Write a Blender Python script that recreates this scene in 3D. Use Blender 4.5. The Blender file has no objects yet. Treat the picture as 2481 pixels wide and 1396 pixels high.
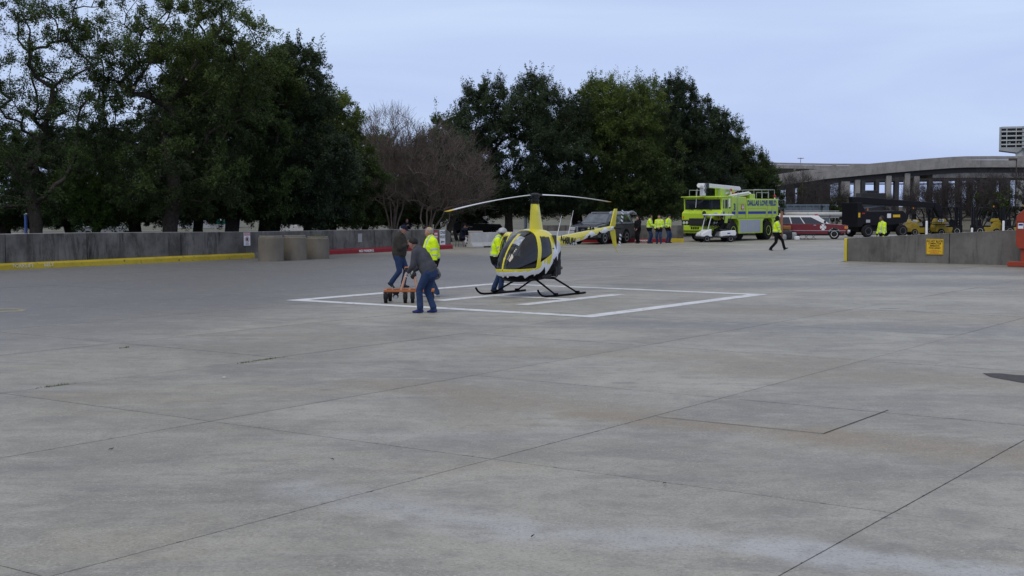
import bpy, bmesh, math, random
import numpy as np
from mathutils import Vector, Matrix, Euler

S = bpy.context.scene
COL = S.collection
PI = math.pi
R = math.radians

# ------------------------------------------------------------------ camera
CAM_H = 2.4
PITCH = math.atan(200.0 / 3230.0)
cam_d = bpy.data.cameras.new('camera')
cam = bpy.data.objects.new('camera', cam_d)
COL.objects.link(cam)
cam.location = (0, 0, CAM_H)
cam.rotation_euler = (PI / 2 - PITCH, 0, 0)
cam_d.sensor_width = 36.0
cam_d.lens = 36.0 * 3230.0 / 2481.0
cam_d.clip_start = 0.1
cam_d.clip_end = 3000.0
S.camera = cam

# ------------------------------------------------------------------ sky and sun (thin overcast)
SUN_EL, SUN_AZ = R(58), R(215)      # azimuth clockwise from +Y
w = bpy.data.worlds.new('World')
S.world = w
w.use_nodes = True
nt = w.node_tree
nt.nodes.clear()
N = nt.nodes.new
L = nt.links.new
out = N('ShaderNodeOutputWorld')
sky = N('ShaderNodeTexSky'); sky.sky_type = 'NISHITA'; sky.sun_disc = False
sky.sun_elevation = SUN_EL; sky.sun_rotation = SUN_AZ
bg1 = N('ShaderNodeBackground'); bg1.inputs[1].default_value = 0.09
L(sky.outputs[0], bg1.inputs[0])
tc = N('ShaderNodeTexCoord')
sep = N('ShaderNodeSeparateXYZ'); L(tc.outputs['Generated'], sep.inputs[0])
ramp = N('ShaderNodeValToRGB')
ce = ramp.color_ramp.elements
ce[0].position = 0.0; ce[0].color = (0.53, 0.665, 0.985, 1)
ce[1].position = 0.75; ce[1].color = (0.60, 0.65, 0.74, 1)
e = ce.new(0.14); e.color = (0.585, 0.715, 1.0, 1)
e = ce.new(0.30); e.color = (0.58, 0.68, 0.92, 1)
L(sep.outputs[2], ramp.inputs[0])
mp = N('ShaderNodeMapping'); mp.inputs['Scale'].default_value = (1.1, 1.1, 6.5)
L(tc.outputs['Generated'], mp.inputs[0])
no = N('ShaderNodeTexNoise'); no.inputs['Scale'].default_value = 1.9; no.inputs['Detail'].default_value = 6.0
no.inputs['Roughness'].default_value = 0.5; no.inputs['Distortion'].default_value = 0.6
L(mp.outputs[0], no.inputs[0])
cr = N('ShaderNodeValToRGB')
cr.color_ramp.elements[0].position = 0.35; cr.color_ramp.elements[0].color = (0.84, 0.83, 0.92, 1)
cr.color_ramp.elements[1].position = 0.68; cr.color_ramp.elements[1].color = (1.06, 1.05, 1.0, 1)
L(no.outputs[0], cr.inputs[0])
mul = N('ShaderNodeMix'); mul.data_type = 'RGBA'; mul.blend_type = 'MULTIPLY'
mul.inputs[0].default_value = 1.0
L(ramp.outputs[0], mul.inputs[6]); L(cr.outputs[0], mul.inputs[7])
bg2 = N('ShaderNodeBackground'); bg2.inputs[1].default_value = 1.0
L(mul.outputs[2], bg2.inputs[0])
mx = N('ShaderNodeMixShader'); mx.inputs[0].default_value = 0.9
L(bg1.outputs[0], mx.inputs[1]); L(bg2.outputs[0], mx.inputs[2]); L(mx.outputs[0], out.inputs[0])

sd = bpy.data.lights.new('sun', 'SUN'); sd.energy = 1.25; sd.angle = R(26); sd.color = (1.0, 0.93, 0.82)
so = bpy.data.objects.new('sun', sd); COL.objects.link(so)
sdir = Vector((math.sin(SUN_AZ) * math.cos(SUN_EL), math.cos(SUN_AZ) * math.cos(SUN_EL), math.sin(SUN_EL)))
so.rotation_euler = sdir.to_track_quat('Z', 'Y').to_euler()
so.location = (0, 0, 40)

S.view_settings.view_transform = 'Standard'
S.view_settings.look = 'None'
S.view_settings.exposure = 0.0
S.view_settings.gamma = 1.0
S.view_settings.use_curve_mapping = False
S.cycles.max_bounces = 5
S.cycles.diffuse_bounces = 2
S.cycles.transparent_max_bounces = 8

# ------------------------------------------------------------------ helpers
def G(px, py, z=0.0):
    """ground point of the site plan (metres) from the survey picture coordinates"""
    u = (px - 1240.5) / 3230.0; v = (698 - py) / 3230.0
    c, s = math.cos(PITCH), math.sin(PITCH)
    d = Vector((u, c + v * s, -s + v * c))
    t = (z - CAM_H) / d.z
    return Vector((d.x * t, d.y * t, z))

def XY(px, Y):
    return Vector(((px - 1240.5) / 3230.0 * Y, Y, 0))

U = Vector((math.cos(R(55)), math.sin(R(55)), 0))      # slab axes
V = Vector((math.cos(R(-35)), math.sin(R(-35)), 0))

def tag(o, label=None, cat=None, group=None, kind=None):
    if label: o['label'] = label
    if cat: o['category'] = cat
    if group: o['group'] = group
    if kind: o['kind'] = kind
    return o

def empty(name, loc, rz=0.0, label=None, cat=None, group=None):
    o = bpy.data.objects.new(name, None)
    o.empty_display_size = 0.2
    COL.objects.link(o)
    o.location = loc; o.rotation_euler = (0, 0, rz)
    return tag(o, label, cat, group)

class MB:
    """mesh builder"""
    def __init__(s):
        s.v = []; s.f = []; s.m = []
    def add(s, vs, fs, mi=0):
        b = len(s.v)
        s.v += [tuple(p) for p in vs]
        s.f += [tuple(b + i for i in f) for f in fs]
        s.m += [mi] * len(fs)
        return s
    def box(s, x0, x1, y0, y1, z0, z1, mi=0, M=None):
        vs = [Vector((x, y, z)) for z in (z0, z1) for y in (y0, y1) for x in (x0, x1)]
        if M is not None: vs = [M @ p for p in vs]
        return s.add(vs, [(0, 2, 3, 1), (4, 5, 7, 6), (0, 1, 5, 4), (2, 6, 7, 3), (0, 4, 6, 2), (1, 3, 7, 5)], mi)
    def prism(s, poly, axis, a, b, mi=0, inset=0.0):
        """poly in the 2 other axes; axis 'x','y','z'"""
        def P(q, t):
            if axis == 'y': return (q[0], t, q[1])
            if axis == 'x': return (t, q[0], q[1])
            return (q[0], q[1], t)
        n = len(poly)
        vs = [P(q, a) for q in poly] + [P(q, b) for q in poly]
        fs = [tuple(range(n - 1, -1, -1)), tuple(range(n, 2 * n))]
        fs += [(i, (i + 1) % n, n + (i + 1) % n, n + i) for i in range(n)]
        return s.add(vs, fs, mi)
    def tube(s, p0, p1, r0, r1=None, n=8, mi=0, cap=True, sq=1.0):
        p0 = Vector(p0); p1 = Vector(p1)
        if r1 is None: r1 = r0
        d = (p1 - p0)
        if d.length < 1e-6: return s
        d.normalize()
        a = d.orthogonal().normalized() if abs(d.z) > 0.95 else d.cross(Vector((0, 0, 1))).normalized()
        b = d.cross(a)
        vs = []
        for p, r in ((p0, r0), (p1, r1)):
            for i in range(n):
                t = 2 * PI * i / n
                vs.append(p + a * (math.cos(t) * r) + b * (math.sin(t) * r * sq))
        fs = [(i, (i + 1) % n, n + (i + 1) % n, n + i) for i in range(n)]
        if cap: fs += [tuple(range(n - 1, -1, -1)), tuple(range(n, 2 * n))]
        return s.add(vs, fs, mi)
    def path(s, pts, r, n=8, mi=0):
        pts = [Vector(p) for p in pts]
        rs = r if isinstance(r, (list, tuple)) else [r] * len(pts)
        prev = None; b0 = len(s.v)
        for k, p in enumerate(pts):
            d = (pts[min(k + 1, len(pts) - 1)] - pts[max(k - 1, 0)]).normalized()
            if prev is None:
                a = d.orthogonal().normalized() if abs(d.z) > 0.9 else d.cross(Vector((0, 0, 1))).normalized()
            else:
                a = (prev - d * prev.dot(d)).normalized()
            prev = a; b = d.cross(a)
            for i in range(n):
                t = 2 * PI * i / n
                s.v.append(tuple(p + (a * math.cos(t) + b * math.sin(t)) * rs[k]))
        fs = []
        for k in range(len(pts) - 1):
            for i in range(n):
                fs.append((b0 + k * n + i, b0 + k * n + (i + 1) % n, b0 + (k + 1) * n + (i + 1) % n, b0 + (k + 1) * n + i))
        fs.append(tuple(b0 + i for i in range(n - 1, -1, -1)))
        fs.append(tuple(b0 + (len(pts) - 1) * n + i for i in range(n)))
        s.f += fs; s.m += [mi] * len(fs)
        return s
    def lathe(s, prof, n=24, mi=0, M=None, close=True):
        """prof: (r,z) list turned round z"""
        b0 = len(s.v)
        for r, z in prof:
            for i in range(n):
                t = 2 * PI * i / n
                p = Vector((r * math.cos(t), r * math.sin(t), z))
                if M is not None: p = M @ p
                s.v.append(tuple(p))
        k = len(prof); fs = []
        for j in range(k - 1):
            for i in range(n):
                fs.append((b0 + j * n + i, b0 + j * n + (i + 1) % n, b0 + (j + 1) * n + (i + 1) % n, b0 + (j + 1) * n + i))
        if close:
            fs.append(tuple(b0 + i for i in range(n - 1, -1, -1)))
            fs.append(tuple(b0 + (k - 1) * n + i for i in range(n)))
        s.f += fs; s.m += [mi] * len(fs)
        return s
    def ell(s, c, r, nu=12, nv=8, mi=0, M=None):
        c = Vector(c); b0 = len(s.v)
        if not isinstance(r, (tuple, list)): r = (r, r, r)
        for j in range(1, nv):
            ph = PI * j / nv
            for i in range(nu):
                t = 2 * PI * i / nu
                p = Vector((r[0] * math.sin(ph) * math.cos(t), r[1] * math.sin(ph) * math.sin(t), r[2] * math.cos(ph)))
                if M is not None: p = M @ p
                s.v.append(tuple(c + p))
        top = len(s.v); q = Vector((0, 0, r[2])); q = (M @ q) if M is not None else q; s.v.append(tuple(c + q))
        bot = len(s.v); s.v.append(tuple(c - q))
        fs = []
        for j in range(nv - 2):
            for i in range(nu):
                fs.append((b0 + j * nu + i, b0 + (j + 1) * nu + i, b0 + (j + 1) * nu + (i + 1) % nu, b0 + j * nu + (i + 1) % nu))
        for i in range(nu):
            fs.append((top, b0 + i, b0 + (i + 1) % nu))
            fs.append((bot, b0 + (nv - 2) * nu + (i + 1) % nu, b0 + (nv - 2) * nu + i))
        s.f += fs; s.m += [mi] * len(fs)
        return s
    def quad(s, a, b, c, d, mi=0):
        return s.add([a, b, c, d], [(0, 1, 2, 3)], mi)
    def mesh(s, name, mats, smooth=False):
        me = bpy.data.meshes.new(name)
        me.from_pydata(s.v, [], s.f)
        if not isinstance(mats, (list, tuple)): mats = [mats]
        for m in mats: me.materials.append(m)
        if len(mats) > 1: me.polygons.foreach_set('material_index', s.m)
        if smooth: me.polygons.foreach_set('use_smooth', [True] * len(s.f))
        me.update()
        return me
    def ob(s, name, mats, parent=None, smooth=False, bevel=0.0, seg=2, fix=True):
        me = s.mesh(name, mats, smooth)
        if fix:
            bm = bmesh.new(); bm.from_mesh(me); bmesh.ops.recalc_face_normals(bm, faces=bm.faces); bm.to_mesh(me); bm.free()
        return link(name, me, parent, bevel, seg, smooth)

def link(name, me, parent=None, bevel=0.0, seg=2, smooth=False):
    o = bpy.data.objects.new(name, me)
    COL.objects.link(o)
    if parent is not None: o.parent = parent
    if bevel > 0:
        b = o.modifiers.new('bevel', 'BEVEL'); b.width = bevel; b.segments = seg; b.limit_method = 'ANGLE'; b.angle_limit = R(35)
        b.harden_normals = False
    return o

def np_mesh(name, verts, faces, mats, mi=None, smooth=False):
    """faces: (n,k) int array"""
    me = bpy.data.meshes.new(name)
    nv = len(verts); nf, k = faces.shape
    me.vertices.add(nv); me.vertices.foreach_set('co', np.ascontiguousarray(verts, dtype=np.float32).ravel())
    me.loops.add(nf * k); me.loops.foreach_set('vertex_index', np.ascontiguousarray(faces, dtype=np.int32).ravel())
    me.polygons.add(nf)
    me.polygons.foreach_set('loop_start', np.arange(0, nf * k, k, dtype=np.int32))
    for m in (mats if isinstance(mats, (list, tuple)) else [mats]): me.materials.append(m)
    if mi is not None: me.polygons.foreach_set('material_index', np.ascontiguousarray(mi, dtype=np.int32))
    if smooth: me.polygons.foreach_set('use_smooth', np.ones(nf, dtype=bool))
    me.update(calc_edges=True)
    return me

# scratch scene for evaluating text and remeshing
TMP = bpy.data.scenes.new('scratch')
def evaluated(o):
    TMP.collection.objects.link(o)
    vl = TMP.view_layers[0]; vl.update()
    dg = vl.depsgraph
    me = bpy.data.meshes.new_from_object(o.evaluated_get(dg), depsgraph=dg)
    TMP.collection.objects.unlink(o)
    bpy.data.objects.remove(o)
    return me

def text_obj(name, body, size, m, parent, loc, rot, bold=0.0, sx=1.0, align='CENTER', depth=0.0, spacing=1.0):
    cu = bpy.data.curves.new(name, 'FONT')
    cu.body = body; cu.size = size; cu.align_x = align; cu.align_y = 'CENTER'; cu.offset = bold; cu.resolution_u = 3
    cu.extrude = depth; cu.space_line = spacing
    o = bpy.data.objects.new('t', cu)
    me = evaluated(o)
    me.name = name
    me.materials.clear(); me.materials.append(m)
    o = link(name, me, parent)
    o.location = loc; o.rotation_euler = rot; o.scale = (sx, 1, 1)
    return o

# ------------------------------------------------------------------ materials
_mats = {}
def mat(name, col, rough=0.6, metal=0.0, spec=0.4, var=0.12, scale=6.0, bump=0.0, coat=0.0, bscale=7.0, bdist=0.02, dirt=0.0):
    if name in _mats: return _mats[name]
    m = bpy.data.materials.new(name); m.use_nodes = True
    t = m.node_tree; b = t.nodes['Principled BSDF']
    b.inputs['Roughness'].default_value = rough
    b.inputs['Metallic'].default_value = metal
    b.inputs['Specular IOR Level'].default_value = spec
    b.inputs['Coat Weight'].default_value = coat
    b.inputs['Coat Roughness'].default_value = 0.08
    geo = t.nodes.new('ShaderNodeNewGeometry')
    n1 = t.nodes.new('ShaderNodeTexNoise'); n1.inputs['Scale'].default_value = scale; n1.inputs['Detail'].default_value = 5
    n1.inputs['Roughness'].default_value = 0.6
    t.links.new(geo.outputs['Position'], n1.inputs['Vector'])
    r = t.nodes.new('ShaderNodeValToRGB')
    r.color_ramp.elements[0].position = 0.3; r.color_ramp.elements[1].position = 0.72
    c = Vector(col[:3])
    lo = c * (1 - var); hi = c * (1 + var * 0.8)
    if dirt: lo = lo * (1 - dirt) + Vector((0.09, 0.08, 0.065)) * dirt
    r.color_ramp.elements[0].color = (*lo, 1); r.color_ramp.elements[1].color = (min(hi.x, 1), min(hi.y, 1), min(hi.z, 1), 1)
    t.links.new(n1.outputs[0], r.inputs[0]); t.links.new(r.outputs[0], b.inputs['Base Color'])
    if bump:
        n2 = t.nodes.new('ShaderNodeTexNoise'); n2.inputs['Scale'].default_value = scale * bscale; n2.inputs['Detail'].default_value = 4
        t.links.new(geo.outputs['Position'], n2.inputs['Vector'])
        bu = t.nodes.new('ShaderNodeBump'); bu.inputs['Strength'].default_value = bump; bu.inputs['Distance'].default_value = bdist
        t.links.new(n2.outputs[0], bu.inputs['Height']); t.links.new(bu.outputs[0], b.inputs['Normal'])
    _mats[name] = m
    return m

class NG:
    """tiny shader graph helper"""
    def __init__(s, m):
        s.t = m.node_tree
    def n(s, typ, **kw):
        q = s.t.nodes.new(typ)
        for k, v in kw.items(): setattr(q, k, v)
        return q
    def l(s, a, b): s.t.links.new(a, b)
    def val(s, x):
        if isinstance(x, (int, float)):
            q = s.n('ShaderNodeValue'); q.outputs[0].default_value = x; return q.outputs[0]
        return x
    def m(s, op, a, b=None, clamp=False):
        q = s.n('ShaderNodeMath', operation=op); q.use_clamp = clamp
        for i, x in enumerate((a, b)):
            if x is None: continue
            if isinstance(x, (int, float)): q.inputs[i].default_value = x
            else: s.l(x, q.inputs[i])
        return q.outputs[0]
    def noise(s, vec, scale, detail=4, rough=0.55, dist=0.0, mapscale=None, rot=0.0):
        if mapscale is not None:
            mp = s.n('ShaderNodeMapping'); mp.inputs['Scale'].default_value = mapscale; mp.inputs['Rotation'].default_value = (0, 0, rot)
            s.l(vec, mp.inputs[0]); vec = mp.outputs[0]
        q = s.n('ShaderNodeTexNoise'); q.inputs['Scale'].default_value = scale; q.inputs['Detail'].default_value = detail
        q.inputs['Roughness'].default_value = rough; q.inputs['Distortion'].default_value = dist
        s.l(vec, q.inputs['Vector']); return q.outputs[0]
    def ramp(s, x, a, b):
        q = s.n('ShaderNodeMapRange'); q.interpolation_type = 'SMOOTHSTEP'
        q.inputs[1].default_value = a; q.inputs[2].default_value = b
        s.l(x, q.inputs[0]); return q.outputs[0]
    def mix(s, f, a, b, typ='MIX'):
        q = s.n('ShaderNodeMix', data_type='RGBA', blend_type=typ)
        if isinstance(f, (int, float)): q.inputs[0].default_value = f
        else: s.l(f, q.inputs[0])
        for i, x in ((6, a), (7, b)):
            if isinstance(x, (tuple, list)): q.inputs[i].default_value = (*x[:3], 1)
            else: s.l(x, q.inputs[i])
        return q.outputs[2]
    def seg(s, x, y, a, b, width, soft, warp=None):
        """mask round a world segment a-b"""
        ax, ay = a; bx, by = b
        dx, dy = bx - ax, by - ay; l2 = dx * dx + dy * dy
        px = s.m('SUBTRACT', x, ax); py = s.m('SUBTRACT', y, ay)
        t = s.m('DIVIDE', s.m('ADD', s.m('MULTIPLY', px, dx), s.m('MULTIPLY', py, dy)), l2, clamp=True)
        ex = s.m('SUBTRACT', px, s.m('MULTIPLY', t, dx)); ey = s.m('SUBTRACT', py, s.m('MULTIPLY', t, dy))
        d = s.m('SQRT', s.m('ADD', s.m('MULTIPLY', ex, ex), s.m('MULTIPLY', ey, ey)))
        if warp is not None: d = s.m('ADD', d, warp)
        q = s.n('ShaderNodeMapRange'); q.interpolation_type = 'SMOOTHSTEP'
        q.inputs[1].default_value = width; q.inputs[2].default_value = width + soft
        q.inputs[3].default_value = 1.0; q.inputs[4].default_value = 0.0
        s.l(d, q.inputs[0]); return q.outputs[0]

def concrete_ground():
    m = bpy.data.materials.new('apron_concrete'); m.use_nodes = True
    g = NG(m); b = m.node_tree.nodes['Principled BSDF']
    geo = g.n('ShaderNodeNewGeometry'); P = geo.outputs['Position']
    sp = g.n('ShaderNodeSeparateXYZ'); g.l(P, sp.inputs[0]); X, Y = sp.outputs[0], sp.outputs[1]
    oi = g.n('ShaderNodeObjectInfo')
    base = g.mix(g.ramp(g.noise(P, 0.32, 9, 0.74, 0.4), 0.36, 0.64), (0.228, 0.218, 0.176), (0.340, 0.325, 0.268))
    # every slab was poured separately
    slab = g.n('ShaderNodeMapRange'); slab.inputs[3].default_value = 0.87; slab.inputs[4].default_value = 1.08
    g.l(oi.outputs['Random'], slab.inputs[0])
    cmb = g.n('ShaderNodeCombineXYZ')
    for i in range(3): g.l(slab.outputs[0], cmb.inputs[i])
    c = g.mix(1.0, base, cmb.outputs[0], 'MULTIPLY')
    # long drag marks and tyre grime
    c = g.mix(g.m('MULTIPLY', g.ramp(g.noise(P, 1.3, 8, 0.74, 0.5, (0.35, 0.9, 1), R(-20)), 0.50, 0.66), 0.6), c, (0.17, 0.16, 0.145))
    c = g.mix(g.m('MULTIPLY', g.ramp(g.noise(P, 0.5, 9, 0.76, 0.8, (0.4, 1.0, 1), R(4)), 0.52, 0.63), 0.55), c, (0.165, 0.157, 0.145))
    c = g.mix(g.m('MULTIPLY', g.ramp(g.noise(P, 1.0, 9, 0.76, 0.8, (0.4, 1.0, 1), R(12)), 0.54, 0.66), 0.5), c, (0.38, 0.365, 0.32))
    c = g.mix(g.m('MULTIPLY', g.ramp(g.noise(P, 0.6, 7, 0.7, 0.8, (0.3, 0.8, 1), R(-8)), 0.52, 0.68), 0.5), c, (0.285, 0.24, 0.165))
    c = g.mix(g.m('MULTIPLY', g.ramp(g.noise(P, 0.7, 4, 0.6, 0.8, (0.2, 1.0, 1), R(-55)), 0.55, 0.75), 0.35), c, (0.36, 0.355, 0.34))
    # rust coloured wash running off the repaired slab
    wv = g.m('MULTIPLY', g.m('SUBTRACT', g.noise(P, 1.6, 4), 0.5), 0.9)
    for a, bb, wd, sf, k in [((0.9, 15.1), (3.3, 13.75), 0.04, 0.5, 0.85), ((3.3, 13.75), (5.3, 12.5), 0.15, 0.85, 0.85), ((-1.8, 17.9), (1.4, 15.2), 0.05, 0.9, 0.6), ((3.5, 19.5), (8.5, 17.4), 0.2, 1.4, 0.5), ((5.5, 30.5), (13, 27.0), 0.3, 1.5, 0.45), ((-0.6, 17.2), (-0.2, 14.5), 0.1, 0.8, 0.4), ((0, 22), (5, 20.5), 0.1, 1.2, 0.45)]:
        c = g.mix(g.m('MULTIPLY', g.seg(X, Y, a, bb, wd, sf, wv), k), c, (0.235, 0.193, 0.128))
    # pale lime wash in the foreground
    for a, bb, wd, sf, k in [((-1.8, 11.2), (0.0, 9.75), 0.0, 0.5, 0.5), ((0.0, 9.75), (1.7, 9.3), 0.0, 0.5, 0.55), ((1.7, 9.25), (3.4, 8.5), 0.05, 0.4, 0.75)]:
        c = g.mix(g.m('MULTIPLY', g.seg(X, Y, a, bb, wd, sf, wv), k), c, (0.42, 0.425, 0.42))
    # darker traffic lanes further out
    for a, bb, wd, sf, k in [((-18, 41), (-5, 59), 4.0, 7, 0.9), ((-15, 31), (-4, 44), 2.0, 7, 0.85), ((-10, 25), (-7.5, 33), 1.0, 5, 0.6), ((0, 50), (18, 50), 1.0, 6, 0.4), ((3, 60), (16, 66), 1.0, 6, 0.45), ((2, 27), (12, 25.0), 0.2, 1.6, 0.55), ((5, 40), (16, 41), 0.3, 2.5, 0.5), ((8, 46.5), (20, 47), 0.2, 1.6, 0.6)]:
        c = g.mix(g.m('MULTIPLY', g.seg(X, Y, a, bb, wd, sf, g.m('MULTIPLY', wv, 3.0)), k), c, (0.125, 0.126, 0.13))
    # grime and chipped edges along the slab joints
    tcg = g.n('ShaderNodeTexCoord'); sg_ = g.n('ShaderNodeSeparateXYZ'); g.l(tcg.outputs['Generated'], sg_.inputs[0])
    ed = g.m('MINIMUM', g.m('MULTIPLY', g.m('MINIMUM', sg_.outputs[0], g.m('SUBTRACT', 1.0, sg_.outputs[0])), 4.9), g.m('MULTIPLY', g.m('MINIMUM', sg_.outputs[1], g.m('SUBTRACT', 1.0, sg_.outputs[1])), 3.85))
    jn = g.noise(P, 2.4, 7, 0.75)
    c = g.mix(g.m('MULTIPLY', g.ramp(g.m('SUBTRACT', g.m('MULTIPLY', g.m('SUBTRACT', jn, 0.40), 0.9), ed), -0.06, 0.06), 0.15), c, (0.17, 0.158, 0.135))
    c = g.mix(g.ramp(g.m('SUBTRACT', g.m('MULTIPLY', g.m('SUBTRACT', g.noise(P, 9, 6, 0.78), 0.54), 0.13), ed), 0.0, 0.006), c, (0.06, 0.056, 0.05))
    # oil spots
    vo = g.n('ShaderNodeTexVoronoi'); vo.inputs['Scale'].default_value = 0.75; vo.inputs['Randomness'].default_value = 1.0
    wp = g.n('ShaderNodeMapping'); wp.inputs['Scale'].default_value = (0.75, 1.15, 1); g.l(P, wp.inputs[0]); g.l(wp.outputs[0], vo.inputs['Vector'])
    sc = g.n('ShaderNodeSeparateColor'); g.l(vo.outputs['Color'], sc.inputs[0])
    siz = g.m('MULTIPLY', g.m('POWER', sc.outputs[0], 3.0), 0.16)
    dd = g.m('ADD', vo.outputs['Distance'], g.m('MULTIPLY', g.m('SUBTRACT', g.noise(P, 9, 3), 0.5), 0.12))
    spot = g.m('MULTIPLY', g.m('SUBTRACT', 1.0, g.ramp(g.m('SUBTRACT', dd, siz), -0.03, 0.035)), g.m('MULTIPLY', sc.outputs[1], 0.8))
    c = g.mix(spot, c, (0.105, 0.10, 0.10))
    v2 = g.n('ShaderNodeTexVoronoi'); v2.inputs['Scale'].default_value = 2.3; g.l(wp.outputs[0], v2.inputs['Vector'])
    s2 = g.n('ShaderNodeSeparateColor'); g.l(v2.outputs['Color'], s2.inputs[0])
    sp2 = g.m('MULTIPLY', g.m('SUBTRACT', 1.0, g.ramp(g.m('SUBTRACT', v2.outputs['Distance'], g.m('MULTIPLY', g.m('POWER', s2.outputs[0], 3.5), 0.10)), -0.02, 0.01)), s2.outputs[1])
    c = g.mix(sp2, c, (0.12, 0.115, 0.115))
    # exposed aggregate
    fn = g.noise(P, 34, 5, 0.8); fm = g.noise(P, 9, 6, 0.75); fw_ = g.noise(P, 3.0, 7, 0.75)
    gv_ = g.ramp(g.noise(P, 0.8, 5, 0.7), 0.35, 0.65)
    c = g.mix(g.m('MULTIPLY', g.ramp(fn, 0.54, 0.68), g.m('ADD', g.m('MULTIPLY', gv_, 0.5), 0.35)), c, (0.55, 0.53, 0.475))
    c = g.mix(g.m('MULTIPLY', g.ramp(g.m('SUBTRACT', 1.0, fn), 0.52, 0.66), 0.75), c, (0.125, 0.115, 0.10))
    c = g.mix(g.m('MULTIPLY', g.ramp(fw_, 0.50, 0.66), 0.42), c, (0.155, 0.147, 0.13))
    c = g.mix(g.m('MULTIPLY', g.ramp(g.m('SUBTRACT', 1.0, fw_), 0.53, 0.68), 0.35), c, (0.40, 0.385, 0.34))
    c = g.mix(g.m('MULTIPLY', g.ramp(fm, 0.54, 0.72), 0.4), c, (0.15, 0.14, 0.125))
    g.l(c, b.inputs['Base Color'])
    rr = g.n('ShaderNodeMapRange'); rr.inputs[3].default_value = 0.42; rr.inputs[4].default_value = 0.68
    g.l(fm, rr.inputs[0]); g.l(rr.outputs[0], b.inputs['Roughness'])
    b.inputs['Specular IOR Level'].default_value = 0.5
    bu = g.n('ShaderNodeBump'); bu.inputs['Strength'].default_value = 0.3; bu.inputs['Distance'].default_value = 0.01
    g.l(fn, bu.inputs['Height']); g.l(bu.outputs[0], b.inputs['Normal'])
    return m

def concrete_wall(name, lo, hi, streak=(0.075, 0.07, 0.065), k=0.75):
    m = bpy.data.materials.new(name); m.use_nodes = True
    g = NG(m); b = m.node_tree.nodes['Principled BSDF']
    geo = g.n('ShaderNodeNewGeometry'); P = geo.outputs['Position']
    c = g.mix(g.ramp(g.noise(P, 0.9, 5, 0.6), 0.3, 0.7), lo, hi)
    st = g.noise(P, 1.7, 8, 0.75, 0.6, (1.0, 1.0, 0.22))
    c = g.mix(g.m('MULTIPLY', g.ramp(st, 0.47, 0.70), k), c, streak)
    st2 = g.noise(P, 5.5, 4, 0.6, 0.2, (1.0, 1.0, 0.06))
    c = g.mix(g.m('MULTIPLY', g.ramp(st2, 0.56, 0.72), 0.4), c, hi)
    c = g.mix(g.m('MULTIPLY', g.ramp(g.noise(P, 26, 3, 0.7), 0.5, 0.75), 0.3), c, lo)
    c = g.mix(g.m('MULTIPLY', g.ramp(g.noise(P, 2.6, 8, 0.78, 0.4, (1.0, 1.0, 0.5)), 0.52, 0.70), 0.45), c, streak)
    g.l(c, b.inputs['Base Color']); b.inputs['Roughness'].default_value = 0.85; b.inputs['Specular IOR Level'].default_value = 0.25
    bu = g.n('ShaderNodeBump'); bu.inputs['Strength'].default_value = 0.4; bu.inputs['Distance'].default_value = 0.02
    g.l(g.noise(P, 30, 4, 0.7), bu.inputs['Height']); g.l(bu.outputs[0], b.inputs['Normal'])
    return m

def worn_paint(name, col, under=(0.30, 0.27, 0.24), wear=0.62, sc=5.0, rough=0.6):
    m = bpy.data.materials.new(name); m.use_nodes = True
    g = NG(m); b = m.node_tree.nodes['Principled BSDF']
    geo = g.n('ShaderNodeNewGeometry'); P = geo.outputs['Position']
    n = g.noise(P, sc, 7, 0.72)
    c = g.mix(g.ramp(g.noise(P, 1.7, 4), 0.3, 0.7), [x * 0.82 for x in col], col)
    c = g.mix(g.ramp(n, wear, wear + 0.05), c, under)
    g.l(c, b.inputs['Base Color']); b.inputs['Roughness'].default_value = rough; b.inputs['Specular IOR Level'].default_value = 0.3
    return m

def leaf_mat(name, dark, light, young):
    m = bpy.data.materials.new(name); m.use_nodes = True
    g = NG(m); b = m.node_tree.nodes['Principled BSDF']
    at = g.n('ShaderNodeAttribute'); at.attribute_name = 'tint'
    s = g.n('ShaderNodeSeparateColor'); g.l(at.outputs['Color'], s.inputs[0])
    c = g.mix(s.outputs[0], dark, light)
    c = g.mix(s.outputs[1], c, young)
    g.l(c, b.inputs['Base Color']); b.inputs['Roughness'].default_value = 0.5; b.inputs['Specular IOR Level'].default_value = 0.22
    tr = g.n('ShaderNodeBsdfTranslucent'); g.l(c, tr.inputs[0])
    mx = g.n('ShaderNodeMixShader'); mx.inputs[0].default_value = 0.22
    o = m.node_tree.nodes['Material Output']
    g.l(b.outputs[0], mx.inputs[1]); g.l(tr.outputs[0], mx.inputs[2]); g.l(mx.outputs[0], o.inputs[0])
    return m

def glass_mat(name, tint, gloss=0.06, rough=0.03):
    m = bpy.data.materials.new(name); m.use_nodes = True
    g = NG(m); t = m.node_tree; t.nodes.remove(t.nodes['Principled BSDF']); o = t.nodes['Material Output']
    tr = g.n('ShaderNodeBsdfTransparent'); tr.inputs[0].default_value = (*tint, 1)
    gl = g.n('ShaderNodeBsdfGlossy'); gl.inputs['Roughness'].default_value = rough; gl.inputs[0].default_value = (0.9, 0.9, 0.9, 1)
    lw = g.n('ShaderNodeLayerWeight'); lw.inputs[0].default_value = 0.5
    fr = g.m('MULTIPLY', g.m('POWER', lw.outputs['Facing'], 4.0), 0.55)
    mx = g.n('ShaderNodeMixShader'); g.l(g.m('ADD', fr, gloss, clamp=True), mx.inputs[0]); g.l(tr.outputs[0], mx.inputs[1]); g.l(gl.outputs[0], mx.inputs[2]); g.l(mx.outputs[0], o.inputs[0])
    return m

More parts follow.
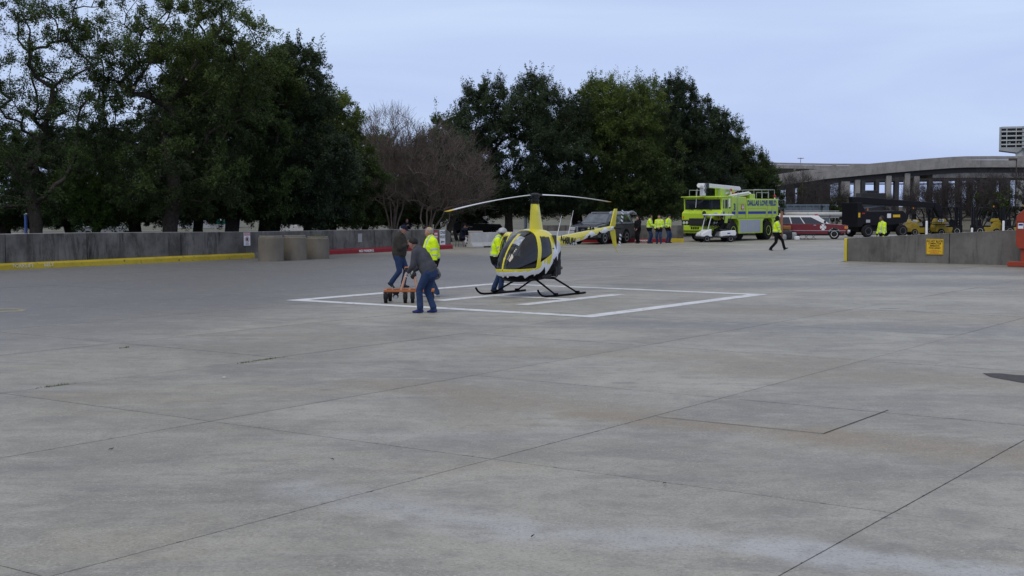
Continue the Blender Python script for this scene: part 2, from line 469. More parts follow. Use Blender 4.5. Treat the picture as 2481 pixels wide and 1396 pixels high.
M_SLAB = concrete_ground()
M_JOINT = mat('joint_filler', (0.045, 0.042, 0.038), 0.95, spec=0.1)
M_WALL = concrete_wall('parapet_concrete', (0.08, 0.076, 0.068), (0.19, 0.182, 0.166), (0.024, 0.023, 0.02), 0.95)
M_WALL2 = concrete_wall('ramp_wall_concrete', (0.115, 0.108, 0.097), (0.185, 0.177, 0.162), (0.06, 0.056, 0.05), 0.7)
M_COPE = mat('coping_concrete', (0.36, 0.35, 0.33), 0.85, spec=0.2, var=0.2)
M_RING = concrete_wall('ring_concrete', (0.15, 0.134, 0.105), (0.20, 0.18, 0.148), (0.10, 0.09, 0.072), 0.5)
M_BARRIER = concrete_wall('barrier_concrete', (0.36, 0.355, 0.345), (0.48, 0.475, 0.46), (0.25, 0.245, 0.235), 0.5)
M_BRIDGE = concrete_wall('bridge_concrete', (0.25, 0.24, 0.225), (0.33, 0.315, 0.295), (0.16, 0.152, 0.142), 0.6)
M_BRIDGE_D = concrete_wall('old_bridge_concrete', (0.26, 0.25, 0.23), (0.34, 0.32, 0.3), (0.17, 0.16, 0.15), 0.6)
M_YELLOW_CURB = worn_paint('yellow_kerb_paint', (0.52, 0.39, 0.03), (0.16, 0.125, 0.06), 0.59, 4.0)
M_RED_CURB = worn_paint('red_kerb_paint', (0.26, 0.012, 0.018), (0.13, 0.06, 0.055), 0.66, 4.0)
M_WHITE_LINE = worn_paint('white_line_paint', (0.66, 0.67, 0.68), (0.32, 0.3, 0.27), 0.57, 3.2)
M_YELLOW_LINE = worn_paint('faded_yellow_line', (0.36, 0.335, 0.16), (0.25, 0.24, 0.2), 0.48, 6.0)
M_BLACK = mat('black_paint', (0.012, 0.012, 0.013), 0.35)
M_RUBBER = mat('rubber', (0.018, 0.018, 0.019), 0.85, spec=0.2, var=0.3)
M_STEEL = mat('galvanised_steel', (0.45, 0.46, 0.47), 0.45, 0.7)
M_WHITE = mat('white_paint', (0.78, 0.78, 0.78), 0.4, var=0.05)
M_GLASS = mat('dark_glass', (0.012, 0.014, 0.016), 0.05, spec=0.6, var=0.05)
M_SIGNW = mat('sign_white', (0.75, 0.75, 0.75), 0.45, var=0.05)
M_SIGNR = mat('sign_red', (0.38, 0.02, 0.025), 0.45, var=0.1)
M_SIGNY = mat('sign_yellow', (0.72, 0.45, 0.01), 0.5, var=0.12)
M_INK = mat('sign_ink', (0.015, 0.015, 0.015), 0.6)
M_BARK = mat('oak_bark', (0.05, 0.043, 0.036), 0.95, spec=0.1, var=0.4, scale=9, bump=0.8)
M_TWIG = mat('bare_twigs', (0.15, 0.122, 0.108), 0.95, spec=0.1, var=0.35, scale=3)
M_OAK = leaf_mat('oak_leaves', (0.014, 0.026, 0.008), (0.062, 0.100, 0.026), (0.155, 0.205, 0.038))
M_OAK2 = leaf_mat('oak_leaves_grey', (0.012, 0.022, 0.012), (0.050, 0.078, 0.036), (0.115, 0.15, 0.045))
M_OAK3 = leaf_mat('oak_leaves_olive', (0.015, 0.026, 0.008), (0.066, 0.101, 0.027), (0.15, 0.198, 0.038))
M_GRASS = leaf_mat('grass_blades', (0.05, 0.09, 0.015), (0.10, 0.17, 0.03), (0.2, 0.24, 0.06))

# ================================================================== THE SETTING
# ground sheet to the horizon (earth and joint filler under the slabs)
gm = MB(); gm.quad((-900, -40, -0.035), (900, -40, -0.035), (900, 2600, -0.035), (-900, 2600, -0.035))
M_EARTH = mat('bare_earth', (0.115, 0.105, 0.075), 0.95, spec=0.1, var=0.3, scale=0.6)
ground = gm.ob('ground', M_EARTH); tag(ground, kind='structure', label='wide level ground under and beyond the concrete apron')
fm = MB(); fm.quad((-60, 2, -0.018), (95, 2, -0.018), (95, 112, -0.018), (-60, 112, -0.018))
apron = fm.ob('apron', M_JOINT); tag(apron, kind='structure', label='grey concrete apron of large rectangular slabs with dark joints')

# slabs: 3.87 m across V, 4.92 m along U
SQ, SP = 3.87, 4.92
A0 = G(0, 655); A1 = G(1098, 603)            # foot line of the left wall
wd = (A1 - A0).normalized()
wn = Vector((wd.y, -wd.x, 0))                # towards the apron
def left_of_wall(p): return (p - A0).dot(wn) < -2.6 and (p - A0).dot(wd) < (A1 - A0).length + 1
sm = MB(); g_ = 0.0065
sm.box(g_, SP - g_, g_, SQ - g_, -0.12, 0.0)
slab_me = sm.mesh('slab', M_SLAB)
ns = 0
rs = random.Random(4)
for i in range(-2, 30):
    for j in range(-26, 16):
        # local origin in (U, V) coordinates
        m0 = 10.15 - SP + i * SP; n0 = -3.47 + j * SQ
        c = U * (m0 + SP / 2) + V * (n0 + SQ / 2)
        if c.y < 5 or c.y > 108: continue
        if abs(c.x) > 0.384 * c.y + 5.2: continue
        if left_of_wall(c): continue
        o = bpy.data.objects.new('slab', slab_me); COL.objects.link(o); o.parent = apron
        p = U * m0 + V * n0
        o.location = (p.x, p.y, rs.uniform(-0.0025, 0.0))
        o.rotation_euler = (0, 0, R(55) + 0.0)
        # mesh spans +x = U, +y = left of U = -V : shift so that it fills the cell
        q = p + V * SQ
        o.location.x, o.location.y = q.x, q.y
        ns += 1

# painted helipad: outlined square with an H, sheets laid on the slabs
def sheet(name, pts, z, m, parent=apron):
    b = MB(); b.add([(p[0], p[1], z) for p in pts], [tuple(range(len(pts)))])
    o = b.ob(name, m, parent); return o
PL, PF, PR, PB = G(670, 730), G(1428, 768), G(1862, 712), G(1210, 687)
ctr = (PL + PF + PR + PB) / 4
HS = 4.55
def hp(a, b): return ctr + U * a + V * b
wl = 0.42
for a0, a1, b0, b1 in [(-HS, HS, HS - wl, HS), (-HS, HS, -HS, -HS + wl), (-HS, -HS + wl, -HS + wl, HS - wl), (HS - wl, HS, -HS + wl, HS - wl)]:
    sheet('painted_line', [hp(a0, b0), hp(a1, b0), hp(a1, b1), hp(a0, b1)], 0.004, M_WHITE_LINE)
hb1 = ((G(1255, 739) + G(1510, 713)) / 2 - ctr); hb2 = ((G(1062, 727) + G(1310, 707)) / 2 - ctr)
q1, q2 = hb1.dot(V), hb2.dot(V); am = (hb1.dot(U) + hb2.dot(U)) / 2
for q in (q1, q2):
    sheet('painted_line', [hp(am - 2.35, q - .2), hp(am + 2.35, q - .2), hp(am + 2.35, q + .2), hp(am - 2.35, q + .2)], 0.004, M_WHITE_LINE)
sheet('painted_line', [hp(am - .2, q2 + .2), hp(am + .2, q2 + .2), hp(am + .2, q1 - .2), hp(am - .2, q1 - .2)], 0.004, M_WHITE_LINE)
# faded yellow marks
a, b = G(1372, 632), G(1480, 628)
sheet('painted_line', [a, G(1374, 630.4), G(1440, 628.2), b], 0.005, M_YELLOW_LINE)
pts = [G(-30, 747), G(30, 747), G(66, 751), G(52, 755), G(-30, 758), G(-30, 756), G(40, 753.6), G(52, 751), G(28, 749), G(-30, 749)]
sheet('painted_line', pts, 0.005, M_YELLOW_LINE)
# asphalt patch at the right and the saw-cut repair
M_ASPH = mat('asphalt_patch', (0.085, 0.08, 0.082), 0.9, spec=0.2, var=0.3, scale=20, bump=0.5)
sheet('asphalt_patch', [G(2381, 905), G(2420, 905), G(2460, 909), G(2520, 912), G(2520, 934), G(2478, 928), G(2440, 921), G(2400, 914)], 0.004, M_ASPH)
def strip(a, b, w_, m, z=0.003, name='saw_cut'):
    d = (b - a).normalized(); n = Vector((-d.y, d.x, 0)) * (w_ / 2)
    sheet(name, [a - n, b - n, b + n, a + n], z, m)
strip(G(1590, 1010), G(1995, 1051), 0.012, M_JOINT); strip(G(1995, 1051), G(2152, 994), 0.014, M_JOINT)

# weeds in the joints, scraps on the concrete
def blades(name, n, spread, h, m, rng, elong=None):
    vs = []; fs = []; ti = []
    for k in range(n):
        a = rng.uniform(0, 2 * PI); r = abs(rng.gauss(0, spread))
        x, y = r * math.cos(a), r * math.sin(a)
        if elong is not None:
            t = rng.gauss(0, elong[1]); x = elong[0].x * t + rng.gauss(0, spread * .3); y = elong[0].y * t + rng.gauss(0, spread * .3)
        hh = h * rng.uniform(.4, 1.1); dx, dy = rng.gauss(0, .5) * hh, rng.gauss(0, .5) * hh
        w2 = rng.uniform(.004, .009); an = rng.uniform(0, PI); cx, cy = math.cos(an) * w2, math.sin(an) * w2
        b = len(vs)
        vs += [(x - cx, y - cy, 0), (x + cx, y + cy, 0), (x + dx * .6 + cx * .7, y + dy * .6 + cy * .7, hh * .65), (x + dx, y + dy, hh)]
        fs.append((b, b + 1, b + 2, b + 3)); ti.append((rng.random(), rng.random() * .5))
    me = np_mesh(name, np.array(vs), np.array(fs), m)
    at = me.attributes.new('tint', 'FLOAT_COLOR', 'FACE')
    arr = np.ones((len(fs), 4), dtype=np.float32); arr[:, 0:2] = np.array(ti)
    at.data.foreach_set('color', arr.ravel())
    return me
rg = random.Random(8)
for (px, py, n, el, lab) in [(650, 871, 70, .16, 'short green weeds in the joint left of the helipad, the tuft farther along'), (138, 935, 60, .14, 'short green weeds in the slab joint near the left edge'), (303, 843, 30, .08, 'tiny weed tuft in the cross joint below the yellow kerb'), (590, 880, 30, .1, 'sparse weeds in the joint just before the larger tuft'), (2046, 634, 90, .2, 'dark green weeds at the foot of the yellow wall end')]:
    o = link('weed_tuft', blades('weed_tuft', n, .02, .028, M_GRASS, rg, (U, el))); o.location = G(px, py)
    tag(o, lab, 'weeds', kind='stuff')
M_PAPER = mat('litter', (0.5, 0.47, 0.42), 0.9)
M_LEAFD = mat('dead_leaf', (0.05, 0.04, 0.03), 0.9)
for k, (px, py, s_, m_, lab) in enumerate([(543, 916, .04, M_PAPER, 'pale scrap of paper lying on the slab in the left foreground'), (270, 1090, .028, M_LEAFD, 'dark curled dead leaf on the slab at the left foreground'), (805, 1116, .022, M_LEAFD, 'small dark leaf on the concrete left of centre foreground'), (1290, 1303, .02, M_LEAFD, 'small dark leaf on the concrete low in the middle foreground'), (1610, 1175, .025, M_LEAFD, 'dark leaf fragment on the slab right of the long joint')]):
    b = MB(); pts = []
    for i in range(7):
        t = 2 * PI * i / 7; r_ = s_ * rg.uniform(.5, 1.1); pts.append((r_ * math.cos(t), r_ * .6 * math.sin(t), .004 + rg.uniform(0, .018)))
    b.add(pts + [(p[0], p[1], p[2] + .002) for p in pts], [tuple(range(6, -1, -1)), tuple(range(7, 14))] + [(i, (i + 1) % 7, 7 + (i + 1) % 7, 7 + i) for i in range(7)])
    o = b.ob('leaf_litter', m_); o.location = G(px, py); o.rotation_euler = (0, 0, rg.uniform(0, 6)); tag(o, lab, 'litter')

# ------------------------------------------------------------------ left parapet wall
Lw = (A1 - A0).length
def ws(px):                                   # position along the wall seen at picture column px
    u = (px - 1240.5) / 3230.0
    return (u * A0.y - A0.x) / (wd.x - u * wd.y)
def wtop(s): return 1.33 + (1.08 - 1.33) * (s / Lw) + 0.02 * math.sin(s * .35)
wall = empty('parapet_wall', A0, math.atan2(wd.y, wd.x), 'long weathered grey concrete wall in front of the oak trees', 'wall')
joints = [ws(-420), ws(-180), ws(20), ws(218), ws(445), ws(640), ws(813), ws(955), Lw]
for k in range(len(joints) - 1):
    s0, s1 = joints[k] + .012, joints[k + 1] - (.012 if k < len(joints) - 2 else 0)
    b = MB(); z0, z1 = wtop(s0), wtop(s1)
    # local: x along wall, y to the left (away from the apron)
    b.prism([(s0, -.1), (s1, -.1), (s1, z1 - (.0 if k < len(joints) - 2 else .0)), (s0, z0)] if k < len(joints) - 2 else [(s0, -.1), (s1, -.1), (s1, z1 - .2), (s1 - .35, z1), (s0, z0)], 'y', .16, .46)
    b.ob('panel', M_WALL, wall, bevel=.025)
    c = MB(); c.prism([(s0, z0 - .001), (s1 - (.36 if k == len(joints) - 2 else 0), z1 - .001), (s1 - (.36 if k == len(joints) - 2 else 0), z1 + .012), (s0, z0 + .012)], 'y', .2, .42); c.ob('coping', M_COPE, wall)
sy0, sy1, sr0 = joints[0], ws(618), ws(792)
kb = MB(); kb.prism([(0.0, -.05), (0.17, -.05), (.17, .25), (.06, .225), (0.015, .18)], 'x', sy0, sy1); ko = kb.ob('kerb', M_YELLOW_CURB, wall, bevel=.02); tag(ko, 'chipped yellow painted kerb along the wall foot')
kb = MB(); kb.prism([(0.0, -.05), (0.17, -.05), (.17, .26), (.06, .24), (0.015, .19)], 'x', sy1, sr0); kb.ob('kerb', M_WALL, wall, bevel=.02)
kb = MB(); kb.prism([(0.0, -.05), (0.17, -.05), (.17, .25), (.06, .23), (0.015, .18)], 'x', sr0, Lw); ko = kb.ob('kerb', M_RED_CURB, wall, bevel=.02); tag(ko, 'dark red painted kerb along the wall foot')
M_FADE = worn_paint('faded_white_letters', (0.66, 0.62, 0.45), (0.55, 0.4, 0.05), 0.52, 16)
M_LETW = mat('white_letters', (0.7, 0.68, 0.66), 0.7)
rot_w = (R(82), 0, 0)
text_obj('lettering', 'FORKLIFT', .19, M_FADE, wall, (ws(56), .004, .125), rot_w, .006, 1.15)
text_obj('lettering', 'BELT', .19, M_FADE, wall, (ws(118), .004, .125), rot_w, .006, 1.15)
text_obj('lettering', 'NO PARKING', .17, M_LETW, wall, (ws(888), .002, .105), rot_w, .006, 1.15)

wrz = math.atan2(wd.y, wd.x)
def wall_sign(name, px, z0, z1, wid, label, y=.158):
    p = A0 + wd * ws(px)
    q = p - wn * 0.0
    e = empty(name, (q.x, q.y, 0), wrz, label, 'sign')
    return e
# warning sign with a prohibition symbol
sg = wall_sign('warning_sign', 604, 0, 0, 0, 'white warning sign with red header on the wall left of the concrete rings')
b = MB(); b.box(-.2, .2, .125, .157, .58, 1.18); b.ob('board', M_SIGNW, sg, bevel=.004)
b = MB(); b.box(-.19, .19, .121, .126, 1.04, 1.17); b.ob('header', M_SIGNR, sg)
text_obj('lettering', 'WARNING', .1, M_SIGNW, sg, (0, .119, 1.105), (R(90), 0, 0), .003, .8)
b = MB(); n = 24
for i in range(n):
    t0, t1 = 2 * PI * i / n, 2 * PI * (i + 1) / n
    b.quad((.13 * math.cos(t0), .122, .86 + .13 * math.sin(t0)), (.13 * math.cos(t1), .122, .86 + .13 * math.sin(t1)), (.105 * math.cos(t1), .122, .86 + .105 * math.sin(t1)), (.105 * math.cos(t0), .122, .86 + .105 * math.sin(t0)))
b.quad((-.09, .1215, .94), (-.075, .1215, .955), (.09, .1215, .78), (.075, .1215, .765)); b.ob('prohibition_ring', M_SIGNR, sg)
b = MB(); b.add([(-.06, .1232, .80), (.05, .1232, .79), (.07, .1232, .88), (.02, .1232, .95), (-.04, .1232, .93), (-.075, .1232, .87)], [tuple(range(6))]); b.ob('hand_symbol', M_INK, sg)
for k in range(3):
    b = MB(); b.box(-.12 + .03 * (k % 2), .12 - .03 * (k % 2), .1225, .1248, .69 - k * .035, .703 - k * .035); b.ob('small_print', M_INK, sg)
# red sign and ONE WAY sign by the wall end
sg = wall_sign('red_notice_sign', 1061, 0, 0, 0, 'small red notice sign with white lettering beside the arrow sign')
b = MB(); b.box(-.19, .19, .125, .157, .40, 1.0); b.ob('board', M_SIGNR, sg, bevel=.004)
for zz, cells in ((.86, (.05, .02, .05, .05, .045)), (.70, (.05, .05, .05, .05, .03)), (.55, (.05, .055, .05))):
    x = -.5 * (sum(cells) + .014 * len(cells))
    for cw in cells:
        b = MB(); b.box(x, x + cw, .121, .1245, zz - .05, zz + .05); b.ob('letter_mark', M_SIGNW, sg); x += cw + .014
sg = wall_sign('arrow_sign', 1077, 0, 0, 0, 'white ONE WAY sign with black left arrow on the wall end')
b = MB(); b.box(-.25, .25, .125, .157, .22, 1.06); b.ob('board', M_SIGNW, sg, bevel=.004)
text_obj('lettering', 'ONE\nWAY', .24, M_INK, sg, (0, .122, .79), (R(90), 0, 0), .006, .95)
b = MB(); b.add([(-.17, .1225, .4), (-.05, .1225, .49), (-.05, .1225, .43), (.17, .1225, .43), (.17, .1225, .37), (-.05, .1225, .37), (-.05, .1225, .31)], [tuple(range(7))]); b.ob('arrow', M_INK, sg)
# pale blank plate on the wall
sg = wall_sign('blank_plate', 878, 0, 0, 0, 'pale blank rectangular plate on the grey wall above the red kerb')
b = MB(); b.box(-.16, .16, .145, .158, .55, .98); b.ob('plate', mat('primer', (0.34, 0.335, 0.33), 0.8), sg)

# ------------------------------------------------------------------ concrete rings
def ring(px, py, rad, h, label):
    p = G(px, py); p = p + Vector((0, rad, 0))
    e = empty('concrete_ring', (p.x, p.y, 0), rg.uniform(0, 6), label, 'concrete ring', 'concrete rings in front of the wall')
    b = MB(); b.lathe([(rad, 0), (rad, h - .09), (rad - .02, h - .07), (rad - .045, h - .065), (rad - .05, h), (rad - .13, h), (rad - .13, h - .2), (rad - .13, .02), (rad - .02, 0)], 40, close=False)
    b.ob('shell', M_RING, e, smooth=False)
    c = MB(); c.lathe([(rad - .048, h - .03), (rad - .046, h + .004), (rad - .128, h + .004), (rad - .132, h - .03)], 40, close=False); c.ob('rim', mat('ring_rim_lit', (.27, .25, .21), .85, var=.2), e)  # light on the top edge painted in as a paler rim colour
    c = MB(); c.lathe([(rad - .125, h - .22), (.02, h - .16)], 24); c.ob('soil', M_EARTH, e)
    return e, p
ring(651, 634, .545, 1.09, 'grey concrete ring nearest the warning sign, leftmost of three')
ring(710, 631, .515, 1.08, 'grey concrete ring in the middle of the three')
r3, p3 = ring(766, 628, .515, 1.0, 'grey concrete ring with grass growing in it, rightmost of three')
o = link('grass_clump', blades('grass_clump', 420, .2, .22, M_GRASS, rg)); o.location = (p3.x, p3.y, .86); tag(o, 'bright green grass growing out of the rightmost concrete ring', 'grass', kind='stuff')

# ------------------------------------------------------------------ barriers and the wall behind
def jersey(a, b_, label):
    d = (b_ - a); ln = d.length
    e = empty('traffic_barrier', a, math.atan2(d.y, d.x), label, 'barrier', 'white concrete traffic barriers')
    m = MB(); m.prism([(-.30, 0), (.30, 0), (.30, .08), (.16, .30), (.08, .86), (-.08, .86), (-.16, .30), (-.30, .08)], 'x', 0, ln); m.ob('body', M_BARRIER, e, bevel=.02)
    for q in (.28, .72):
        c = MB(); c.box(ln * q - .3, ln * q + .3, -.306, .306, -.01, .09); c.ob('lifting_slot', M_JOINT, e)
    return e
ja, jb, jc = G(1133, 601), G(1262, 597.5), G(1390, 594)
jersey(ja + Vector((.1, .3, 0)), jb + Vector((0, .3, 0)), 'pale concrete traffic barrier beside the seated photographer')
jersey(jb + Vector((.06, .3, 0)), jc + Vector((0, .3, 0)), 'pale concrete traffic barrier behind the helicopter, next to the grey car')
far = empty('low_wall', XY(1290, 86.5), 0, 'grey concrete wall behind the grey car and the three men', 'wall')
X0 = far.location.x
def fx(px, Y=86.5): return (px - 1240.5) / 3230 * Y - X0
for k, (a, b_) in enumerate([(1290, 1395), (1395, 1540), (1540, 1657)]):
    m = MB(); m.box(fx(a) + .012, fx(b_) - .012, .12, .4, -.1, 1.12); m.ob('panel', M_WALL, far, bevel=.02)
m = MB(); m.box(fx(1310), fx(1622), 0, .13, -.05, .24); tag(m.ob('kerb', M_RED_CURB, far, bevel=.02), 'dark red painted kerb of the far wall')
m = MB(); m.box(fx(1622), fx(1657), 0, .13, -.05, .26); tag(m.ob('kerb', M_YELLOW_CURB, far, bevel=.02), 'yellow painted kerb of the far wall')
text_obj('lettering', 'NO PARKING', .16, M_LETW, far, (fx(1556), -.003, .12), (R(90), 0, 0), .006, 1.0)

# ------------------------------------------------------------------ right ramp wall
B0, B1 = G(2052, 633), G(2452, 643)
d = (B1 - B0); Bl = d.length; brz = math.atan2(d.y, d.x); bd = d.normalized()
rw = empty('ramp_wall', B0, brz, 'grey concrete wall rising to the right with yellow end post', 'wall')
def rtop(s): return .98 + (1.40 - .98) * s / Bl
for s0, s1 in [(0, Bl * .635), (Bl * .635, Bl + 6)]:
    m = MB(); m.prism([(s0 + .012, -.1), (s1 - .012, -.1), (s1 - .012, rtop(s1)), (s0 + .012, rtop(s0))], 'y', 0, .3); m.ob('panel', M_WALL2, rw, bevel=.02)
    m = MB(); m.prism([(s0 + .012, rtop(s0) - .001), (s1 - .012, rtop(s1) - .001), (s1 - .012, rtop(s1) + .012), (s0 + .012, rtop(s0) + .012)], 'y', -.01, .31); m.ob('coping', M_COPE, rw)
m = MB(); m.box(-.13, .0, -.03, .33, -.02, .98); m.ob('end_post', worn_paint('yellow_post_paint', (0.62, 0.5, 0.05), (0.2, 0.17, 0.1), .68, 5), rw, bevel=.015)
sb = (2265 - 2052) / (2452 - 2052) * Bl * 1.03
p = B0 + bd * sb
sg = empty('yellow_notice_sign', (p.x, p.y, 0), brz, 'yellow notice sign with black lettering on the right concrete wall', 'sign')
z0, z1 = .36, 1.01
m = MB(); m.box(-.36, .36, -.03, -.006, z0, z1); m.ob('board', M_SIGNY, sg, bevel=.01)
m = MB()
for (a0, a1, c0, c1) in [(-.34, .34, z1 - .03, z1 - .02), (-.34, .34, z0 + .02, z0 + .03), (-.34, -.33, z0 + .03, z1 - .03), (.33, .34, z0 + .03, z1 - .03)]: m.box(a0, a1, -.034, -.0305, c0, c1)
m.ob('border', M_INK, sg)
for tx, zz, sz in [('DO NOT BLOCK', .915, .105), ('COMPACTOR', .82, .105), ('IMMEDIATE', .725, .095), ('TOW AWAY', .63, .105), ('CITY OF DALLAS', .53, .055), ('DEPT OF PUBLIC WORKS', .475, .048), ('214 670-3111', .42, .048)][:4]:
    text_obj('lettering', tx, sz, M_INK, sg, (0, -.033, zz), (R(90), 0, 0), .004, .82)
for zz, hw in [(.545, .2), (.5, .27), (.455, .18), (.42, .2)]:
    m = MB()
    x = -hw
    while x < hw:
        ww = rg.uniform(.02, .06); m.box(x, min(x + ww, hw), -.0325, -.031, zz - .01, zz + .01); x += ww + .015
    m.ob('small_print', M_SIGNR, sg)

# ------------------------------------------------------------------ elevated roads
def deck(name, label, pts, width, para, beam, under, m, setb=.6):
    """pts: (x,y,z_top of parapet) plan polyline; facing edge on the line"""
    e = empty(name, (pts[0][0], pts[0][1], 0), 0, label, 'bridge')
    o0 = Vector((pts[0][0], pts[0][1], 0))
    P = [Vector(p) - o0 for p in pts]
    def band(nm, y0, y1, z0, z1, mm):
        b = MB(); vs = []
        for p in P: vs += [(p.x, p.y + y0, p.z + z0), (p.x, p.y + y0, p.z + z1), (p.x, p.y + y1, p.z + z1), (p.x, p.y + y1, p.z + z0)]
        fs = []
        for k in range(len(P) - 1):
            a = 4 * k; c = a + 4
            for i in range(4): fs.append((a + i, a + (i + 1) % 4, c + (i + 1) % 4, c + i))
        fs += [(3, 2, 1, 0), tuple(4 * (len(P) - 1) + i for i in range(4))]
        b.add(vs, fs); return b.ob(nm, mm, e)
    band('parapet', 0, .35, -para, 0, m)
    band('edge_beam', -.12, .6, -para - beam, -para - .06, m)
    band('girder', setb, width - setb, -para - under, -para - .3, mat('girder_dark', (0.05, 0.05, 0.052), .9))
    band('parapet', width - .35, width, -para, 0, m)
    band('edge_beam', width - .6, width + .12, -para - beam, -para - .06, m)
    return e, o0
BY = 210.0
def bp(px, py, Y=BY): return ((px - 1240.5) / 3230 * Y, Y, CAM_H + (498 - py) / 3230.0 * Y)
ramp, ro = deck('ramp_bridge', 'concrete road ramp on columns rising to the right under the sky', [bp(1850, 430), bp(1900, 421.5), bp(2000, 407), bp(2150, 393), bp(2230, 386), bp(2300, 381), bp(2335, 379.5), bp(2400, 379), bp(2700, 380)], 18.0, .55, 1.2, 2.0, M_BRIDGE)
m = MB(); m.box(bp(2260, 0)[0] - ro.x, bp(2700, 0)[0] - ro.x, .75, 7.5, bp(0, 431)[2], bp(0, 405)[2]); m.ob('cross_beam', M_BRIDGE, ramp)
for px, wpx, dy, top in [(2048, 21, .25, 440), (2077, 13, .3, 436), (2152, 13, .15, 426), (2197, 13, .15, 420), (2220, 13, .2, 428), (1952, 16, 2.2, 448), (2240, 14, 6.5, 430), (2350, 14, 5.5, 430), (2420, 14, 5.5, 430)]:
    x = bp(px, 0)[0] - ro.x; hw = wpx / 3230 * BY / 2; zt = bp(0, top)[2]
    m = MB(); m.box(x - hw, x + hw, dy, dy + 1.0, -.1, zt); m.ob('column', M_BRIDGE, ramp, bevel=.08)
m = MB()
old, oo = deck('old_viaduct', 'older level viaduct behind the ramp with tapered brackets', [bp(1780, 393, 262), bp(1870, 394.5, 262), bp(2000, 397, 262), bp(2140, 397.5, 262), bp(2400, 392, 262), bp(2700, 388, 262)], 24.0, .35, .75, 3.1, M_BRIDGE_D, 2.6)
for px in (1885, 1930, 1968, 2020, 2064, 2110):
    x = bp(px, 0, 262)[0] - oo.x; zt = bp(0, 400, 262)[2]
    m = MB(); m.prism([(-.2, zt - .1), (2.65, zt - .1), (2.65, zt - 1.7), (-.1, zt - .75)], 'x', x - .22, x + .22); m.ob('bracket', M_BRIDGE_D, old)
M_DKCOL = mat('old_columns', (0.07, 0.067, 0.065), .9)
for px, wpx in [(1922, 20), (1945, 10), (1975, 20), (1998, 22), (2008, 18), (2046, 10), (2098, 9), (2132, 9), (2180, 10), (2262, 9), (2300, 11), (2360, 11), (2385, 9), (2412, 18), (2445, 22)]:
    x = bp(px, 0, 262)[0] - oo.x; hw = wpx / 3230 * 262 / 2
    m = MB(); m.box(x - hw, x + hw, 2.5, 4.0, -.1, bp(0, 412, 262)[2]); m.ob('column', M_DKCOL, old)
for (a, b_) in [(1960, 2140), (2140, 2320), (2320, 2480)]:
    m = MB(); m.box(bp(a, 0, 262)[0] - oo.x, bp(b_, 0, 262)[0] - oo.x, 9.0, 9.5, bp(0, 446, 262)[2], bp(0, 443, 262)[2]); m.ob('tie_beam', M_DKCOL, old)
# dark equipment block under the viaduct and a lit mast far behind
blk = empty('equipment_shed', bp(2115, 498, 175), 0, 'dark flat block of machinery standing under the ramp bridge', 'shed')
blk.location.z = 0
m = MB(); zt = bp(0, 468, 175)[2]; hw = 30 / 3230 * 175
m.box(-hw, hw, 0, 3, 0, zt); m.box(-hw * .5, hw * .4, .3, 2.5, zt, zt + .35); m.ob('body', mat('dark_machinery', (0.025, 0.025, 0.028), .7), blk, bevel=.05)
m = MB(); m.box(-hw * .9, -hw * .1, -.05, .01, .5, zt - .5); m.ob('panel', mat('dark_machinery2', (0.035, 0.035, 0.04), .6), blk)
mst = empty('lamp_mast', bp(1937, 498, 300), 0, 'thin far lamp mast above the old viaduct', 'lamp')
mst.location.z = 0
m = MB(); zt = bp(0, 383, 300)[2]; m.tube((0, 0, 0), (0, 0, zt), .14, .07, 6); m.ob('pole', M_STEEL, mst)
for a in range(6):
    t = a * PI / 3; m = MB(); m.tube((0, 0, zt - .1), (.55 * math.cos(t), .55 * math.sin(t), zt - .1), .04, .04, 5); m.ell((.55 * math.cos(t), .55 * math.sin(t), zt - .12), (.18, .18, .1), 6, 4); m.ob('lamp_head', M_STEEL, mst)

# louvred terminal building top right
tb = empty('louvred_building', bp(2445, 498, 300), R(-20), 'pale grey building with a louvred overhanging top at the right edge', 'building')
tb.location.z = 0
tx = tb.location.x
def tX(px): return ((px - 1240.5) / 3230 * 300 - tx) / .90
def tZ(py): return CAM_H + (498 - py) / 3230.0 * 300
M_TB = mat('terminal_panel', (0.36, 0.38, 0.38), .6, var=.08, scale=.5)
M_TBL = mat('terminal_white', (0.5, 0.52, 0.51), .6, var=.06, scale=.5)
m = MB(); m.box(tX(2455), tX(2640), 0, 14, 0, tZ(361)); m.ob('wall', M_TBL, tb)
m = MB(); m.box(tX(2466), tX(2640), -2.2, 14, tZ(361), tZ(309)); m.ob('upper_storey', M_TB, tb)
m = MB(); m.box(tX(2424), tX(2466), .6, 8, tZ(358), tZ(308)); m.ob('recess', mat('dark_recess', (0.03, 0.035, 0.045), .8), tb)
m = MB(); m.box(tX(2419.5), tX(2424), -.2, 8, tZ(365), tZ(309)); m.ob('corner_post', M_TB, tb, bevel=.05)
m = MB(); m.prism([(tX(2419.5), tZ(365)), (tX(2456), tZ(371)), (tX(2466), tZ(364)), (tX(2466), tZ(358)), (tX(2424), tZ(358))], 'y', -.3, 8); m.ob('soffit', M_TB, tb)
for k, py in enumerate((311, 320, 330.5, 341, 351)):
    m = MB(); m.box(tX(2424), tX(2466), -.25, .15, tZ(py + 1.6), tZ(py - 1.6)); m.ob('louvre', M_TBL, tb)
    m = MB(); m.box(tX(2466), tX(2640), -2.26, -2.19, tZ(py + 4.2), tZ(py + 3.2)); m.ob('panel_joint', mat('dark_recess', (0, 0, 0)), tb)
for px in (2435, 2454):
    m = MB(); m.box(tX(px - .8), tX(px + .8), -.3, .0, tZ(358), tZ(309)); m.ob('mullion', M_TBL, tb)
for px in (2441, 2460):
    m = MB(); m.box(tX(px - 2), tX(px + 2), .2, .55, tZ(349), tZ(345)); m.ob('vent_light', M_TBL, tb)

